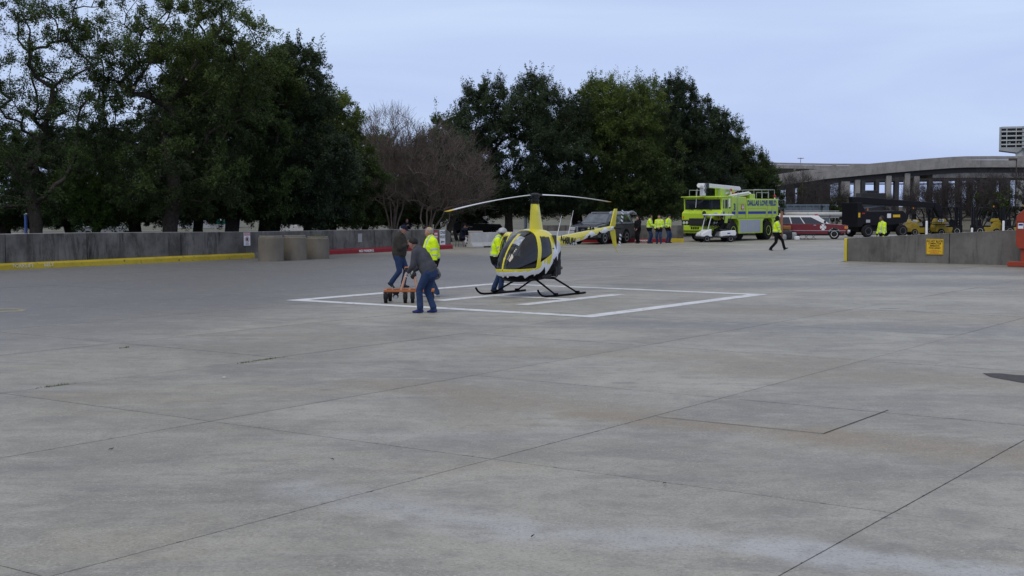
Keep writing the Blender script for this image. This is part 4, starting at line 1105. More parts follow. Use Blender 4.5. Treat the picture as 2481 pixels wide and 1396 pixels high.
# ================================================================== VEHICLES
def rim_mat(name, col, metal=.6): return mat(name, col, .35, metal)
def wheel(parent, x, y, r, w_, side, rim, spokes=0, rimr=.6, hub=None, tyre=M_RUBBER, axis='y'):
    """tyre is the part, rim its sub-part; axle along local y, side = +1/-1 outward"""
    Mx = Matrix.Translation((x, y, r)) @ (Matrix.Rotation(-PI / 2 * side, 4, 'X') if axis == 'y' else Matrix.Rotation(PI / 2 * side, 4, 'Y'))
    b = MB()
    b.lathe([(r * rimr, -w_ / 2), (r * .93, -w_ / 2), (r, -w_ * .32), (r, w_ * .32), (r * .93, w_ / 2), (r * rimr, w_ / 2)], 28, M=Mx)
    t = b.ob('wheel', tyre, parent, smooth=False)
    rr = r * rimr; b = MB()
    if spokes:
        b.lathe([(rr, w_ * .42), (rr, w_ * .51), (rr * .9, w_ * .51), (rr * .86, w_ * .40), (rr * .86, w_ * .36)], 28, M=Mx, close=False)
        b.lathe([(rr * .28, w_ * .3), (rr * .28, w_ * .49), (rr * .1, w_ * .52)], 14, M=Mx)
        for k in range(spokes):
            a = 2 * PI * k / spokes
            b.box(rr * .2, rr * .9, -rr * .085, rr * .085, w_ * .40, w_ * .47, M=Mx @ Matrix.Rotation(a, 4, 'Z'))
        b2 = MB(); b2.lathe([(rr * .97, w_ * .3), (rr * .2, w_ * .28)], 24, M=Mx); b2.ob('brake_disc', M_BLACK, t)
    else:
        b.lathe([(rr * 1.0, w_ * .45), (rr * .99, w_ * .53), (rr * .88, w_ * .50), (rr * .72, w_ * .36), (rr * .45, w_ * .33), (rr * .36, w_ * .46), (rr * .2, w_ * .50)], 24, M=Mx)
    b.ob('rim', rim, t)
    if hub is not None:
        b = MB(); b.lathe([(rr * .36, w_ * .47), (rr * .34, w_ * .56), (rr * .1, w_ * .6)], 14, M=Mx); b.ob('hub', hub, t)
    return t

def arc(cx, cz, r, a0, a1, n=10):
    return [(cx + r * math.cos(a0 + (a1 - a0) * i / n), cz + r * math.sin(a0 + (a1 - a0) * i / n)) for i in range(n + 1)]

def patch(c, u0, u1, v0, v1, off, inset=None):
    """quad on the bilinear face c = (bl, br, tr, tl), raised by off along the normal"""
    c = [Vector(p) for p in c]
    n = (c[1] - c[0]).cross(c[3] - c[0]).normalized()
    def P(u, v): return c[0] * (1 - u) * (1 - v) + c[1] * u * (1 - v) + c[2] * u * v + c[3] * (1 - u) * v + n * off
    return [P(u0, v0), P(u1, v0), P(u1, v1), P(u0, v1)]

def slab_patch(name, c, u0, u1, v0, v1, off, th, m, parent, shear=(0, 0)):
    q = patch(c, u0, u1, v0, v1, off); q2 = patch(c, u0, u1, v0, v1, off - th)
    if shear != (0, 0):
        top = patch(c, u0 + shear[0], u1 + shear[1], v0, v1, off); t2 = patch(c, u0 + shear[0], u1 + shear[1], v0, v1, off - th)
        q = [q[0], q[1], top[2], top[3]]; q2 = [q2[0], q2[1], t2[2], t2[3]]
    b = MB(); b.add(q + q2, [(0, 1, 2, 3), (7, 6, 5, 4)] + [(i, 4 + i, 4 + (i + 1) % 4, (i + 1) % 4) for i in range(4)])
    return b.ob(name, m, parent)

M_CHROME = mat('chrome', (0.7, 0.71, 0.72), .18, .9, var=.03)
M_ALLOY = mat('alloy', (0.55, 0.56, 0.57), .3, .8, var=.05)
M_HEADL = mat('headlight_glass', (0.62, 0.64, 0.66), .08, .2, .6)
M_TAILL = mat('tail_red', (0.35, 0.01, 0.012), .2)
M_AMBER = mat('amber_lens', (0.6, 0.2, 0.01), .25)
M_CARGLASS = mat('car_glass', (0.018, 0.022, 0.027), .04, spec=.75, var=.05)

# ------------------------------------------------------------------ grey SUV with its tailgate open
M_SUV = mat('suv_paint', (0.034, 0.037, 0.046), .28, .3, .5, var=.05, coat=1.0)
def place(wp, ang, xw, yw):
    f_ = Vector((math.cos(ang), math.sin(ang), 0)); l_ = Vector((-math.sin(ang), math.cos(ang), 0))
    c = wp - f_ * xw - l_ * yw
    return Vector((c.x, c.y, 0))
a_ = R(-121); c_ = place(G(1463, 592), a_, 1.62, 0.92)
suv = empty('car', c_, a_, 'dark grey off-road car with raised tailgate behind the helicopter tail', 'car')
wf, wr, ra = 1.62, -1.45, .49
prof = [(-2.55, .42)] + arc(wr, .40, ra, PI, 0)[::1] + [] 
prof = [(-2.6, .45)] + arc(wr, .40, ra, PI, 0) + arc(wf, .40, ra, PI, 0) + [(2.5, .42), (2.62, .62), (2.64, .95), (2.56, 1.12), (2.3, 1.19), (1.25, 1.28), (-2.58, 1.30), (-2.66, .9), (-2.64, .6)]
b = MB(); b.prism(prof, 'y', -.985, .985); b.ob('body', M_SUV, suv, bevel=.05, seg=3)
b = MB(); b.prism([(1.25, 1.275), (2.3, 1.185), (2.56, 1.115), (2.5, 1.16), (2.25, 1.235), (1.25, 1.32)], 'y', -.72, .72); b.ob('bonnet', M_SUV, suv, bevel=.03)
# cabin
zb, zt_ = 1.285, 1.90
gb = [(1.28, .93), (-2.58, .93)]; gt = [(.42, .76), (-2.32, .74)]
bl = Vector((1.28, .93, zb)); br = Vector((-2.58, .93, zb)); tr = Vector((-2.32, .75, zt_)); tl = Vector((.42, .77, zt_))
def my(p): return Vector((p.x, -p.y, p.z))
b = MB(); b.add([bl, br, tr, tl, my(bl), my(br), my(tr), my(tl)], [(0, 1, 2, 3), (7, 6, 5, 4), (3, 2, 6, 7), (0, 3, 7, 4), (1, 5, 6, 2), (0, 4, 5, 1)]); b.ob('cabin', M_SUV, suv, bevel=.05, seg=3)
sideL = (br, bl, tl, tr)      # u from rear to front
sideR = (my(bl), my(br), my(tr), my(tl))
for (u0, u1, sh) in [(.70, .90, (0, -.05)), (.41, .675, (0, 0)), (.10, .385, (.04, 0))]:
    slab_patch('window', sideL, u0, u1, .10, .86, .008, .012, M_CARGLASS, suv, sh)
    slab_patch('window', sideR, 1 - u1, 1 - u0, .10, .86, .008, .012, M_CARGLASS, suv)
slab_patch('window_trim', sideL, .085, .93, .055, .085, .012, .012, M_CHROME, suv)
slab_patch('window_trim', sideL, .075, .098, .1, .86, .01, .012, M_CHROME, suv, (.04, .04))
front = (bl, my(bl), my(tl), tl)
slab_patch('windscreen', front, .05, .95, .08, .9, .008, .012, mat('suv_screen_reflection', (.10, .12, .14), .05, spec=.8, var=.5, scale=2.5), suv)  # sky reflection painted in as a lighter, blotchy base colour
b = MB()
for s in (-1, 1): b.tube((.2, s * .66, 1.955), (-2.1, s * .64, 1.955), .025, .025, 8); b.tube((.2, s * .66, 1.955), (.3, s * .66, 1.89), .02, .02, 6); b.tube((-2.1, s * .64, 1.955), (-2.2, s * .64, 1.89), .02, .02, 6)
b.ob('roof_rail', M_STEEL, suv)
# front
b = MB(); b.box(2.60, 2.665, -.42, .42, .72, 1.06); b.ob('grille', M_BLACK, suv, bevel=.01)
for s in (-1, 1):
    b = MB(); b.prism([(s * .52, 1.09), (s * .36, 1.09), (s * .30, .68), (s * .44, .68)], 'x', 2.62, 2.685); b.ob('grille_trim', M_CHROME, suv, bevel=.01)
    b = MB(); b.box(2.5, 2.64, min(s * .56, s * .94), max(s * .56, s * .94), .86, 1.06); b.ob('headlight', M_HEADL, suv, bevel=.02)
    b = MB(); b.box(2.55, 2.66, min(s * .6, s * .86), max(s * .6, s * .86), .5, .6); b.ob('fog_light', M_HEADL, suv, bevel=.01)
b = MB(); n = 20
for i in range(n):
    t0, t1 = 2 * PI * i / n, 2 * PI * (i + 1) / n
    b.quad((2.675, .1 * math.cos(t0), .9 + .09 * math.sin(t0)), (2.675, .1 * math.cos(t1), .9 + .09 * math.sin(t1)), (2.675, .075 * math.cos(t1), .9 + .067 * math.sin(t1)), (2.675, .075 * math.cos(t0), .9 + .067 * math.sin(t0)))
b.box(2.668, 2.676, -.12, .12, .885, .915); b.ob('emblem', M_CHROME, suv)
b = MB(); b.box(2.58, 2.7, -.9, .9, .40, .62); b.ob('bumper', mat('suv_lower', (0.03, 0.03, 0.034), .5), suv, bevel=.04)
b = MB(); b.box(2.69, 2.71, -.26, .26, .50, .62); b.ob('number_plate', M_SIGNW, suv)
for s in (-1, 1):
    b = MB(); b.box(.95, 1.15, min(s * 1.0, s * 1.2), max(s * 1.0, s * 1.2), 1.24, 1.42); b.ob('mirror', M_SUV, suv, bevel=.03)
    for x in (.62, -.72):
        b = MB(); b.box(x - .12, x + .12, s * 1.0 - .012, s * 1.0 + .012, 1.08, 1.11); b.ob('door_handle', M_CHROME, suv)
    b = MB(); b.box(-2.68, -2.5, min(s * .8, s * .99), max(s * .8, s * .99), .95, 1.25); b.ob('tail_light', M_TAILL, suv, bevel=.02)
    b = MB(); b.box(-1.0, 1.15, s * 1.02 - .05, s * 1.02 + .05, .36, .42); b.ob('running_board', M_BLACK, suv, bevel=.015)
for (x, s) in [(wf, 1), (wr, 1), (wf, -1), (wr, -1)]:
    wheel(suv, x, s * .87, .40, .27, s, M_ALLOY, 12, .66)
b = MB(); b.box(-2.3, 2.3, -.8, .8, .28, .5); b.ob('underbody', M_BLACK, suv)
b = MB(); b.box(-2.675, -2.60, -.74, .74, .72, 1.84); b.ob('boot_opening', mat('boot_dark', (0.012, 0.012, 0.013), .9), suv)
tg = MB(); hz = 1.90
tg.prism([(-2.30, hz), (-2.42, hz + .10), (-2.9, hz + .16), (-3.38, hz + .02), (-3.46, hz - .12), (-3.36, hz - .08), (-2.95, hz + .06), (-2.45, hz + .03)], 'y', -.74, .74)
t_ = tg.ob('tailgate', mat('tailgate_inner', (0.30, 0.33, 0.37), .35, .2), suv, bevel=.02)
b = MB(); b.prism([(-2.55, hz + .118), (-2.9, hz + .168), (-3.2, hz + .10), (-3.2, hz + .115), (-2.9, hz + .185), (-2.55, hz + .135)], 'y', -.6, .6); b.ob('rear_window', M_CARGLASS, t_)
for s in (-1, 1):
    b = MB(); b.tube((-2.45, s * .7, 1.6), (-2.95, s * .7, 1.95), .018, .018, 6); b.ob('gas_strut', M_BLACK, suv)

# ------------------------------------------------------------------ lime airport fire truck
M_LIME = mat('lime_paint', (0.45, 0.64, 0.035), .4, 0, .45, var=.07, scale=1.5, coat=.25)
M_BLUE = mat('stripe_blue', (0.012, 0.018, 0.33), .45, var=.06)
M_ALUDOOR = mat('roller_shutter', (0.42, 0.45, 0.5), .45, .35, var=.06)
ft = empty('fire_truck', (15.13, 92.14, 0), R(-126.9), 'lime yellow airport fire truck with white roof boom and blue stripe', 'fire truck')
HW = 1.45
def FX(s): return 4.3 - s
def ftp(name, s0, s1, y0, y1, z0, z1, m_, bev=.03, par=None):
    b = MB(); b.box(FX(s1), FX(s0), y0, y1, z0, z1); return b.ob(name, m_, par or ft, bevel=bev)
# cab: raked front
b = MB(); b.prism([(FX(.12), 1.02), (FX(.0), 1.5), (FX(.0), 1.9), (FX(.28), 2.06), (FX(.22), 2.86), (FX(.10), 2.94), (FX(1.5), 2.99), (FX(1.5), 1.52), (FX(1.1), 1.52), (FX(.95), 1.02)], 'y', -HW, HW); b.ob('cab', M_LIME, ft, bevel=.04)
b = MB(); b.prism([(FX(-.06), 2.93), (FX(1.55), 2.985), (FX(1.55), 3.04), (FX(-.06), 2.98)], 'y', -HW - .05, HW + .05); b.ob('cab_roof', M_LIME, ft, bevel=.02)
ws_ = [Vector((FX(.272), HW - .12, 2.14)), Vector((FX(.272), -HW + .12, 2.14)), Vector((FX(.218), -HW + .14, 2.80)), Vector((FX(.218), HW - .14, 2.80))]
slab_patch('windscreen', ws_[::-1][2:] + ws_[::-1][:2] if False else [ws_[1], ws_[0], ws_[3], ws_[2]], 0, 1, 0, 1, .02, .03, M_CARGLASS, ft)
for yy in (-.7, 0, .7):
    b = MB(); b.tube((FX(.24), yy, 2.09), (FX(.2), yy - .45, 2.2), .012, .012, 5); b.ob('wiper', M_BLACK, ft)
for (s0, s1) in [(.36, .5), (.62, .98), (1.2, 1.4)]:
    b = MB(); b.box(FX(s1), FX(s0), HW - .01, HW + .012, 2.2, 2.78); b.ob('window', M_CARGLASS, ft)
    b = MB(); b.box(FX(s1), FX(s0), -HW - .012, -HW + .01, 2.2, 2.78); b.ob('window', M_CARGLASS, ft)
b = MB(); b.box(FX(1.12), FX(.56), HW + .002, HW + .016, 1.56, 2.18); b.ob('cab_door', M_LIME, ft, bevel=.008)
b = MB(); b.tube((FX(1.02), HW + .02, 2.55), (FX(1.02), HW + .12, 2.55), .02, .02, 6); b.box(FX(1.1), FX(.96), HW + .1, HW + .16, 2.3, 2.85); b.ob('mirror', M_WHITE, ft, bevel=.01)
# front end
ftp('bumper_recess', -.03, .2, -HW + .02, HW - .02, 1.08, 1.42, M_BLACK, .02)
ftp('bumper', -.35, .15, -HW + .05, HW - .05, .72, 1.07, M_LIME, .05)
ftp('skid_plate', -.25, .6, -HW + .1, HW - .1, .55, .73, mat('lime_dark', (0.28, 0.36, 0.03), .6), .03)
ftp('front_step', -.45, 0.1, -.65, .95, 1.1, 1.55, mat('black_trim', (0.02, 0.02, 0.02), .6), .02)
for s in (-1, 1):
    for k in (0, 1):
        b = MB(); y = s * (1.02 + .22 * k); b.lathe([(.09, 0), (.1, .03), (.02, .05)], 14, M=Matrix.Translation((FX(-.035), y, 1.24)) @ Matrix.Rotation(PI / 2, 4, 'Y')); b.ob('headlight', M_HEADL, ft)
    b = MB(); b.box(FX(.06), FX(-.02), s * 1.32 - .05, s * 1.32 + .05, 1.55, 1.68); b.ob('indicator', M_AMBER, ft)
for yy in (-1.3, -.12, .0, .12, 1.2):
    b = MB(); b.box(FX(.16), FX(.09), yy - .045, yy + .045, 2.86, 2.91); b.ob('marker_light', M_AMBER, ft)
for k in range(4):
    b = MB(); b.box(FX(-.36), FX(-.346), -.55 + k * .16, -.43 + k * .16, .82, .97); b.ob('vent', M_BLACK, ft)
b = MB(); b.tube((FX(-.15), .35, 1.5), (FX(-.15), .35, 1.85), .05, .05, 8); b.ell((FX(-.2), .35, 1.9), (.16, .13, .14), 10, 6); b.ob('bumper_turret', M_BLACK, ft)
# bodies
ftp('mid_body', 1.53, 3.68, -HW + .02, HW - .005, 1.5, 2.98, M_LIME, .03)
ftp('rear_body', 3.72, 8.6, -HW, HW + .01, 1.5, 2.86, M_LIME, .04)
ftp('chassis', .9, 8.4, -.9, .9, .55, 1.5, M_BLACK, 0)
for s in (-1, 1):
    y0, y1 = (HW - .35, HW) if s > 0 else (-HW, -HW + .35)
    b = MB(); b.prism([(FX(2.62), .5), (FX(2.62), 1.3), (FX(2.35), 1.499), (FX(6.45), 1.499), (FX(6.2), 1.3), (FX(6.2), .5)], 'y', y0, y1); b.ob('lower_body', M_LIME, ft, bevel=.02)
    for k in range(3):
        sa = 2.82 + k * 1.03
        b = MB(); yy = s * (HW + .006); b.box(FX(sa + .98), FX(sa), min(yy - s * .02, yy), max(yy - s * .02, yy), .56, 1.42); b.ob('locker_door', M_ALUDOOR, ft, bevel=.006)
    b = MB(); b.prism([(FX(7.75), .75), (FX(7.75), 1.25), (FX(7.6), 1.499), (FX(8.58), 1.499), (FX(8.5), .75)], 'y', y0, y1); b.ob('rear_corner', M_LIME, ft, bevel=.02)
    for (s0, s1) in [(.36, 1.18), (1.62, 2.15), (2.42, 3.6), (3.95, 6.65), (6.95, 7.6), (7.85, 8.3)]:
        yo = HW + .014 if s > 0 else -HW - .014
        b = MB(); b.box(FX(s1), FX(s0), min(yo, yo - s * .008), max(yo, yo - s * .008), 1.82, 2.0); b.ob('blue_stripe', M_BLUE, ft)
    wheel(ft, FX(1.85), s * 1.22, .67, .46, s, M_LIME, 0, .5)
    wheel(ft, FX(7.1), s * 1.22, .67, .46, s, M_LIME, 0, .5)
    b = MB(); b.lathe([(.8, -.2), (.8, .2)], 24, M=Matrix.Translation((FX(1.85), s * 1.0, .75)) @ Matrix.Rotation(PI / 2, 4, 'X')); b.ob('wheel_well', M_BLACK, ft)
    b = MB(); b.lathe([(.8, -.2), (.8, .2)], 24, M=Matrix.Translation((FX(7.1), s * 1.0, .75)) @ Matrix.Rotation(PI / 2, 4, 'X')); b.ob('wheel_well', M_BLACK, ft)
for (s0, s1, z0, z1) in [(2.42, 3.55, 1.55, 2.5), (4.0, 6.7, 1.55, 2.2), (6.9, 7.55, 1.55, 2.4), (7.7, 8.4, 1.55, 2.4)]:
    b = MB()
    for (a, c, e_, f_) in [(s0, s1, z0, z0 + .012), (s0, s1, z1 - .012, z1), (s0, s0 + .015, z0 + .012, z1 - .012), (s1 - .015, s1, z0 + .012, z1 - .012)]: b.box(FX(c), FX(a), HW + .008, HW + .0125, e_, f_)
    b.ob('panel_gap', mat('lime_shadow_gap', (0.12, 0.16, 0.02), .8), ft)
for s0 in (2.0, 6.8, 7.6): 
    b = MB(); b.tube((FX(s0), HW + .06, 1.7), (FX(s0), HW + .06, 2.15), .018, .018, 6); b.ob('grab_rail', M_STEEL, ft)
b = MB(); b.tube((FX(2.35), HW + .06, 1.55), (FX(2.35), HW + .06, 3.3), .025, .025, 6); b.ob('grab_rail', M_STEEL, ft)
M_BLUET = mat('letter_blue', (0.01, 0.03, 0.22), .5)
text_obj('lettering', 'DALLAS LOVE FIELD', .48, M_BLUET, ft, (FX(6.05), HW + .018, 2.55), (R(90), 0, PI), .022, 1.04)
text_obj('number_lettering', '3', .62, M_BLUET, ft, (FX(1.98), HW + .022, 2.28), (R(90), 0, PI), .02, .9)
b = MB(); b.lathe([(.2, 0), (.2, .008)], 24, M=Matrix.Translation((FX(3.15), HW + .012, 2.28)) @ Matrix.Rotation(-PI / 2, 4, 'X')); em = b.ob('emblem', M_SIGNR, ft)
b = MB()
for k in range(4): b.box(-.05, .05, .03, .16, 0, .012, M=Matrix.Translation((FX(3.15), HW + .012, 2.28)) @ Matrix.Rotation(-PI / 2, 4, 'X') @ Matrix.Rotation(k * PI / 2, 4, 'Z'))
b.ob('emblem_cross', M_SIGNW, em)
# roof gear
RZ = 3.02
b = MB(); b.prism([(FX(.35), 3.60), (FX(4.9), 3.42), (FX(5.1), 3.55), (FX(4.9), 3.70), (FX(.35), 3.86)], 'y', .02, .34); bm_ = b.ob('boom', M_WHITE, ft, bevel=.03)
b = MB(); b.box(FX(.45), FX(.1), .0, .36, 3.56, 3.88); b.ob('boom_collar', M_BLACK, bm_, bevel=.02)
b = MB(); b.box(FX(.1), FX(-.25), .02, .34, 3.5, 3.86); b.tube((FX(-.2), .18, 3.65), (FX(-.65), .18, 3.72), .13, .15, 12); b.ob('boom_nozzle', M_WHITE, bm_, bevel=.02)
chk = MB()
for i in range(4):
    for j in range(5):
        if (i + j) % 2 == 0: chk.box(FX(.12 - i * .09) - .09, FX(.12 - i * .09), .342, .350, 3.22 + j * .13, 3.35 + j * .13)
chk.ob('checker_plate', M_BLACK, bm_)
b = MB(); b.box(FX(.1), FX(-.25), .05, .3, 3.05, 3.5); b.ob('nozzle_bracket', M_WHITE, bm_)
b = MB(); b.box(FX(2.6), FX(2.0), -.05, .42, 2.98, 3.55); b.box(FX(4.0), FX(3.5), -.05, .42, 2.98, 3.5); b.ob('boom_pedestal', M_LIME, ft, bevel=.03)
b = MB(); b.tube((FX(2.2), .18, 3.1), (FX(4.6), .18, 3.42), .09, .09, 10); b.ob('boom_cylinder', M_WHITE, ft)
b = MB(); b.tube((FX(3.2), .75, 3.02), (FX(5.6), .75, 3.22), .09, .09, 10); b.tube((FX(2.4), .85, 3.05), (FX(5.2), .85, 3.3), .07, .07, 10); b.ob('suction_hose', M_WHITE, ft)
b = MB(); b.tube((FX(3.3), .55, 3.12), (FX(5.6), .55, 3.12), .13, .13, 12); b.ob('hose_roll', M_SIGNR, ft)
ftp('roof_locker', 5.3, 6.1, -.6, .9, 2.84, 3.2, M_LIME, .03)
def truck_rail(pts):
    b = MB()
    for p, q in zip(pts[:-1], pts[1:]): b.tube(p, q, .022, .022, 6)
    for p in pts: b.tube((p[0], p[1], 2.9), p, .02, .02, 6)
    b.ob('roof_rail', M_STEEL, ft)
truck_rail([(FX(5.2), 1.25, 3.5), (FX(6.4), 1.25, 3.5), (FX(7.4), 1.25, 3.5), (FX(8.4), 1.25, 3.5), (FX(8.4), -1.25, 3.5), (FX(5.2), -1.25, 3.5)])
truck_rail([(FX(6.3), .9, 3.3), (FX(7.2), .9, 3.3), (FX(8.2), .9, 3.3)])
truck_rail([(FX(.4), 1.1, 3.42), (FX(1.3), 1.1, 3.42), (FX(2.0), 1.1, 3.42)])
truck_rail([(FX(.4), -1.1, 3.42), (FX(1.3), -1.1, 3.42), (FX(2.0), -1.1, 3.42)])
for (s0, y, z) in [(2.3, 1.0, 3.36), (8.35, 1.3, 2.98)]:
    b = MB(); b.tube((FX(s0), y, z - .5 if s0 < 5 else z - .14), (FX(s0), y, z), .05, .05, 8); b.ob('beacon_base', M_WHITE, ft)
    b = MB(); b.lathe([(.09, 0), (.09, .1), (.05, .17)], 12, M=Matrix.Translation((FX(s0), y, z))); b.ob('beacon', M_SIGNR, ft)
b = MB(); b.tube((FX(.1), -.35, 3.5), (FX(.05), -.42, 2.25), .018, .018, 6); b.ob('whip_antenna', M_WHITE, ft)

# ------------------------------------------------------------------ white golf cart
M_CART = mat('cart_white', (0.74, 0.75, 0.76), .35, var=.04)
M_CARTB = mat('cart_black', (0.03, 0.03, 0.032), .6)
ga = R(193); gc = empty('golf_cart', place(G(1712, 587.5), ga, .82, .48), ga, 'white golf cart with roof parked in front of the fire truck', 'golf cart')
b = MB(); b.prism([(1.2, .28), (1.2, .5), (1.12, .62), (.62, .86), (.48, .86), (.5, .5), (.4, .3)] , 'y', -.55, .55); b.ob('front_cowl', M_CART, gc, bevel=.06, seg=3)
b = MB(); b.prism([(.5, .3), (.5, .36), (-1.15, .38), (-1.15, .28)], 'y', -.52, .52); b.ob('floor', M_CARTB, gc)
b = MB(); b.prism([(-.12, .36), (-.12, .70), (-.3, .74), (-1.15, .78), (-1.22, .62), (-1.2, .45), (-1.08, .42), (-.5, .42)], 'y', -.56, .56); b.ob('rear_body', M_CART, gc, bevel=.05, seg=3)
b = MB(); b.prism([(-1.25, .26), (-1.25, .42), (-.45, .42), (-.3, .30)], 'y', -.58, .58); b.prism([(1.25, .24), (1.28, .4), (.45, .4), (.4, .26)], 'y', -.57, .57); b.ob('bumper', M_CARTB, gc, bevel=.03)
b = MB(); b.box(-.62, -.1, -.5, .5, .74, .86); b.ob('seat', M_CARTB, gc, bevel=.04)
b = MB(); b.prism([(-.66, .9), (-.58, .9), (-.7, 1.25), (-.78, 1.25)], 'y', -.5, .5); b.ob('backrest', M_CARTB, gc, bevel=.03)
b = MB(); b.prism([(.72, 1.74), (-1.0, 1.74), (-1.05, 1.79), (-.9, 1.84), (.6, 1.84), (.76, 1.79)], 'y', -.6, .6); b.ob('roof', M_CART, gc, bevel=.04, seg=3)
for s in (-1, 1):
    b = MB(); b.tube((.78, s * .5, .74), (.52, s * .54, 1.75), .028, .028, 8); b.ob('roof_post', M_CART, gc)
    b = MB(); b.tube((-.7, s * .5, .78), (-.85, s * .53, 1.75), .025, .025, 8); b.ob('roof_post', M_CARTB, gc)
    for x in (.82, -.82): wheel(gc, x, s * .48, .23, .2, s, M_STEEL, 0, .55)
    b = MB(); b.ell((1.15, s * .36, .56), (.06, .09, .05), 10, 6); b.ob('headlight', M_HEADL, gc)
b = MB(); b.prism([(.73, .84), (.745, .84), (.53, 1.7), (.515, 1.7)], 'y', -.5, .5); b.ob('windscreen', glass_mat('cart_screen', (.75, .78, .78)), gc)
b = MB(); b.tube((.5, .22, .85), (.3, .22, 1.02), .02, .02, 6); b.lathe([(.16, 0), (.18, .015), (.16, .03)], 18, M=Matrix.Translation((.3, .22, 1.02)) @ Matrix.Rotation(R(-50), 4, 'Y'), close=False); b.ob('steering_wheel', M_CARTB, gc)
b = MB(); b.box(-.78, -.58, .562, .57, .55, .62); b.ob('side_badge', M_BLUET, gc)
b = MB(); b.lathe([(.1, 1.84), (.1, 1.9), (.06, 1.93)], 12); b.ob('roof_beacon', mat('beacon_blue', (.25, .3, .42), .3), gc)

# ------------------------------------------------------------------ red and white estate car
M_RED = mat('estate_red', (0.16, 0.006, 0.012), .3, .1, .5, var=.08, coat=.5)
M_CREAM = mat('estate_white', (0.72, 0.72, 0.73), .4, var=.04)
ra_ = R(-14); rc_ = empty('estate_car', place(G(2021, 580), ra_, 1.72, -.88), ra_, 'red estate car with white roof parked nose to the black lift', 'car')
wf, wr, ra2 = 1.72, -1.62, .45
prof = [(-2.7, .5), (-2.1, .48)] + arc(wr, .38, ra2, PI, 0) + arc(wf, .38, ra2, PI, 0) + [(2.55, .5), (2.62, .7), (2.6, .98), (2.5, 1.0), (1.35, 1.09), (-2.72, 1.09), (-2.75, .8)]
b = MB(); b.prism(prof, 'y', -.95, .95); b.ob('body', M_RED, rc_, bevel=.05, seg=3)
bl = Vector((1.38, .9, 1.07)); br = Vector((-2.7, .9, 1.07)); tr = Vector((-2.55, .78, 1.62)); tl = Vector((.62, .78, 1.62))
b = MB(); b.add([bl, br, tr, tl, my(bl), my(br), my(tr), my(tl)], [(0, 1, 2, 3), (7, 6, 5, 4), (3, 2, 6, 7), (0, 3, 7, 4), (1, 5, 6, 2), (0, 4, 5, 1)]); b.ob('cabin', M_CREAM, rc_, bevel=.05, seg=3)
b = MB(); b.box(-2.5, .6, -.74, .74, 1.61, 1.68); b.ob('roof', M_CREAM, rc_, bevel=.04)
sideR = (my(br), my(bl), my(tl), my(tr)); sideL = (bl, br, tr, tl)
for (u0, u1, sh) in [(.592, .92, (0, -.11)), (.365, .572, (.005, 0)), (.025, .345, (.01, .0))]:
    q = patch(sideR, 0, 1, 0, 1, 0)
    n_ = slab_patch('window', (my(br), my(bl), my(tl), my(tr)), u0, u1, .03, .90, .01, .014, M_CARGLASS, rc_, sh)
    slab_patch('window', sideL, 1 - u1, 1 - u0, .08, .88, .01, .014, M_CARGLASS, rc_)
slab_patch('windscreen', (my(bl), bl, tl, my(tl)), .06, .94, .08, .9, .01, .014, mat('pale_glass', (0.3, 0.34, 0.38), .05, spec=.7), rc_)
b = MB(); b.box(2.55, 2.66, -.5, .5, .68, .96); b.ob('grille', M_BLACK, rc_, bevel=.01)
b = MB(); b.box(2.655, 2.675, -.52, .52, .8, .84); b.ob('grille_bar', M_CHROME, rc_)
for s in (-1, 1):
    b = MB(); b.box(2.5, 2.65, min(s * .54, s * .86), max(s * .54, s * .86), .72, .95); b.ob('headlight', M_HEADL, rc_, bevel=.01)
    b = MB(); b.box(2.42, 2.62, min(s * .86, s * .965), max(s * .86, s * .965), .74, .95); b.ob('indicator', M_AMBER, rc_, bevel=.01)
    for x in (wf, wr): wheel(rc_, x, s * .82, .37, .24, s, M_WHITE, 0, .62, M_BLACK)
    b = MB(); b.box(1.0, 1.14, min(s * .97, s * 1.17), max(s * .97, s * 1.17), 1.14, 1.32); b.ob('mirror', M_BLACK, rc_, bevel=.02)
    b = MB(); b.box(-2.6, 2.5, s * .958 - .006, s * .958 + .006, .60, .625); b.ob('side_moulding', M_CHROME, rc_)
    b = MB(); b.box(.28, .46, s * .958 - .01, s * .958 + .01, .98, 1.02); b.ob('door_handle', M_CHROME, rc_)
b = MB(); b.box(2.62, 2.82, -.93, .93, .50, .66); b.ob('bumper', M_CHROME, rc_, bevel=.03)
b = MB(); b.box(2.60, 2.74, -.9, .9, .42, .5); b.ob('bumper_valance', mat('tan_valance', (.25, .2, .15), .7), rc_)
b = MB(); b.box(-2.6, 2.4, -.75, .75, .26, .5); b.ob('underbody', M_BLACK, rc_)
b = MB(); b.box(.35, .55, -.5, .5, 1.68, 1.78); b.ob('light_bar', M_SIGNR, rc_, bevel=.02)
b = MB(); b.tube((-2.1, -.5, 1.67), (-2.1, -.5, 1.83), .05, .04, 8); b.ob('roof_antenna_base', M_WHITE, rc_)
Mx = Matrix.Translation((.95, -.957, .86)) @ Matrix.Rotation(PI / 2, 4, 'X')
b = MB()
for k in range(4): b.add([Mx @ Matrix.Rotation(k * PI / 2, 4, 'Z') @ Vector(p) for p in [(-.04, .03, .003), (.04, .03, .003), (.13, .19, .003), (0, .22, .003), (-.13, .19, .003)]], [(0, 1, 2, 3, 4)])
b.lathe([(.075, .004), (.04, .004)], 18, M=Mx, close=False); b.ob('door_emblem', M_SIGNW, rc_)

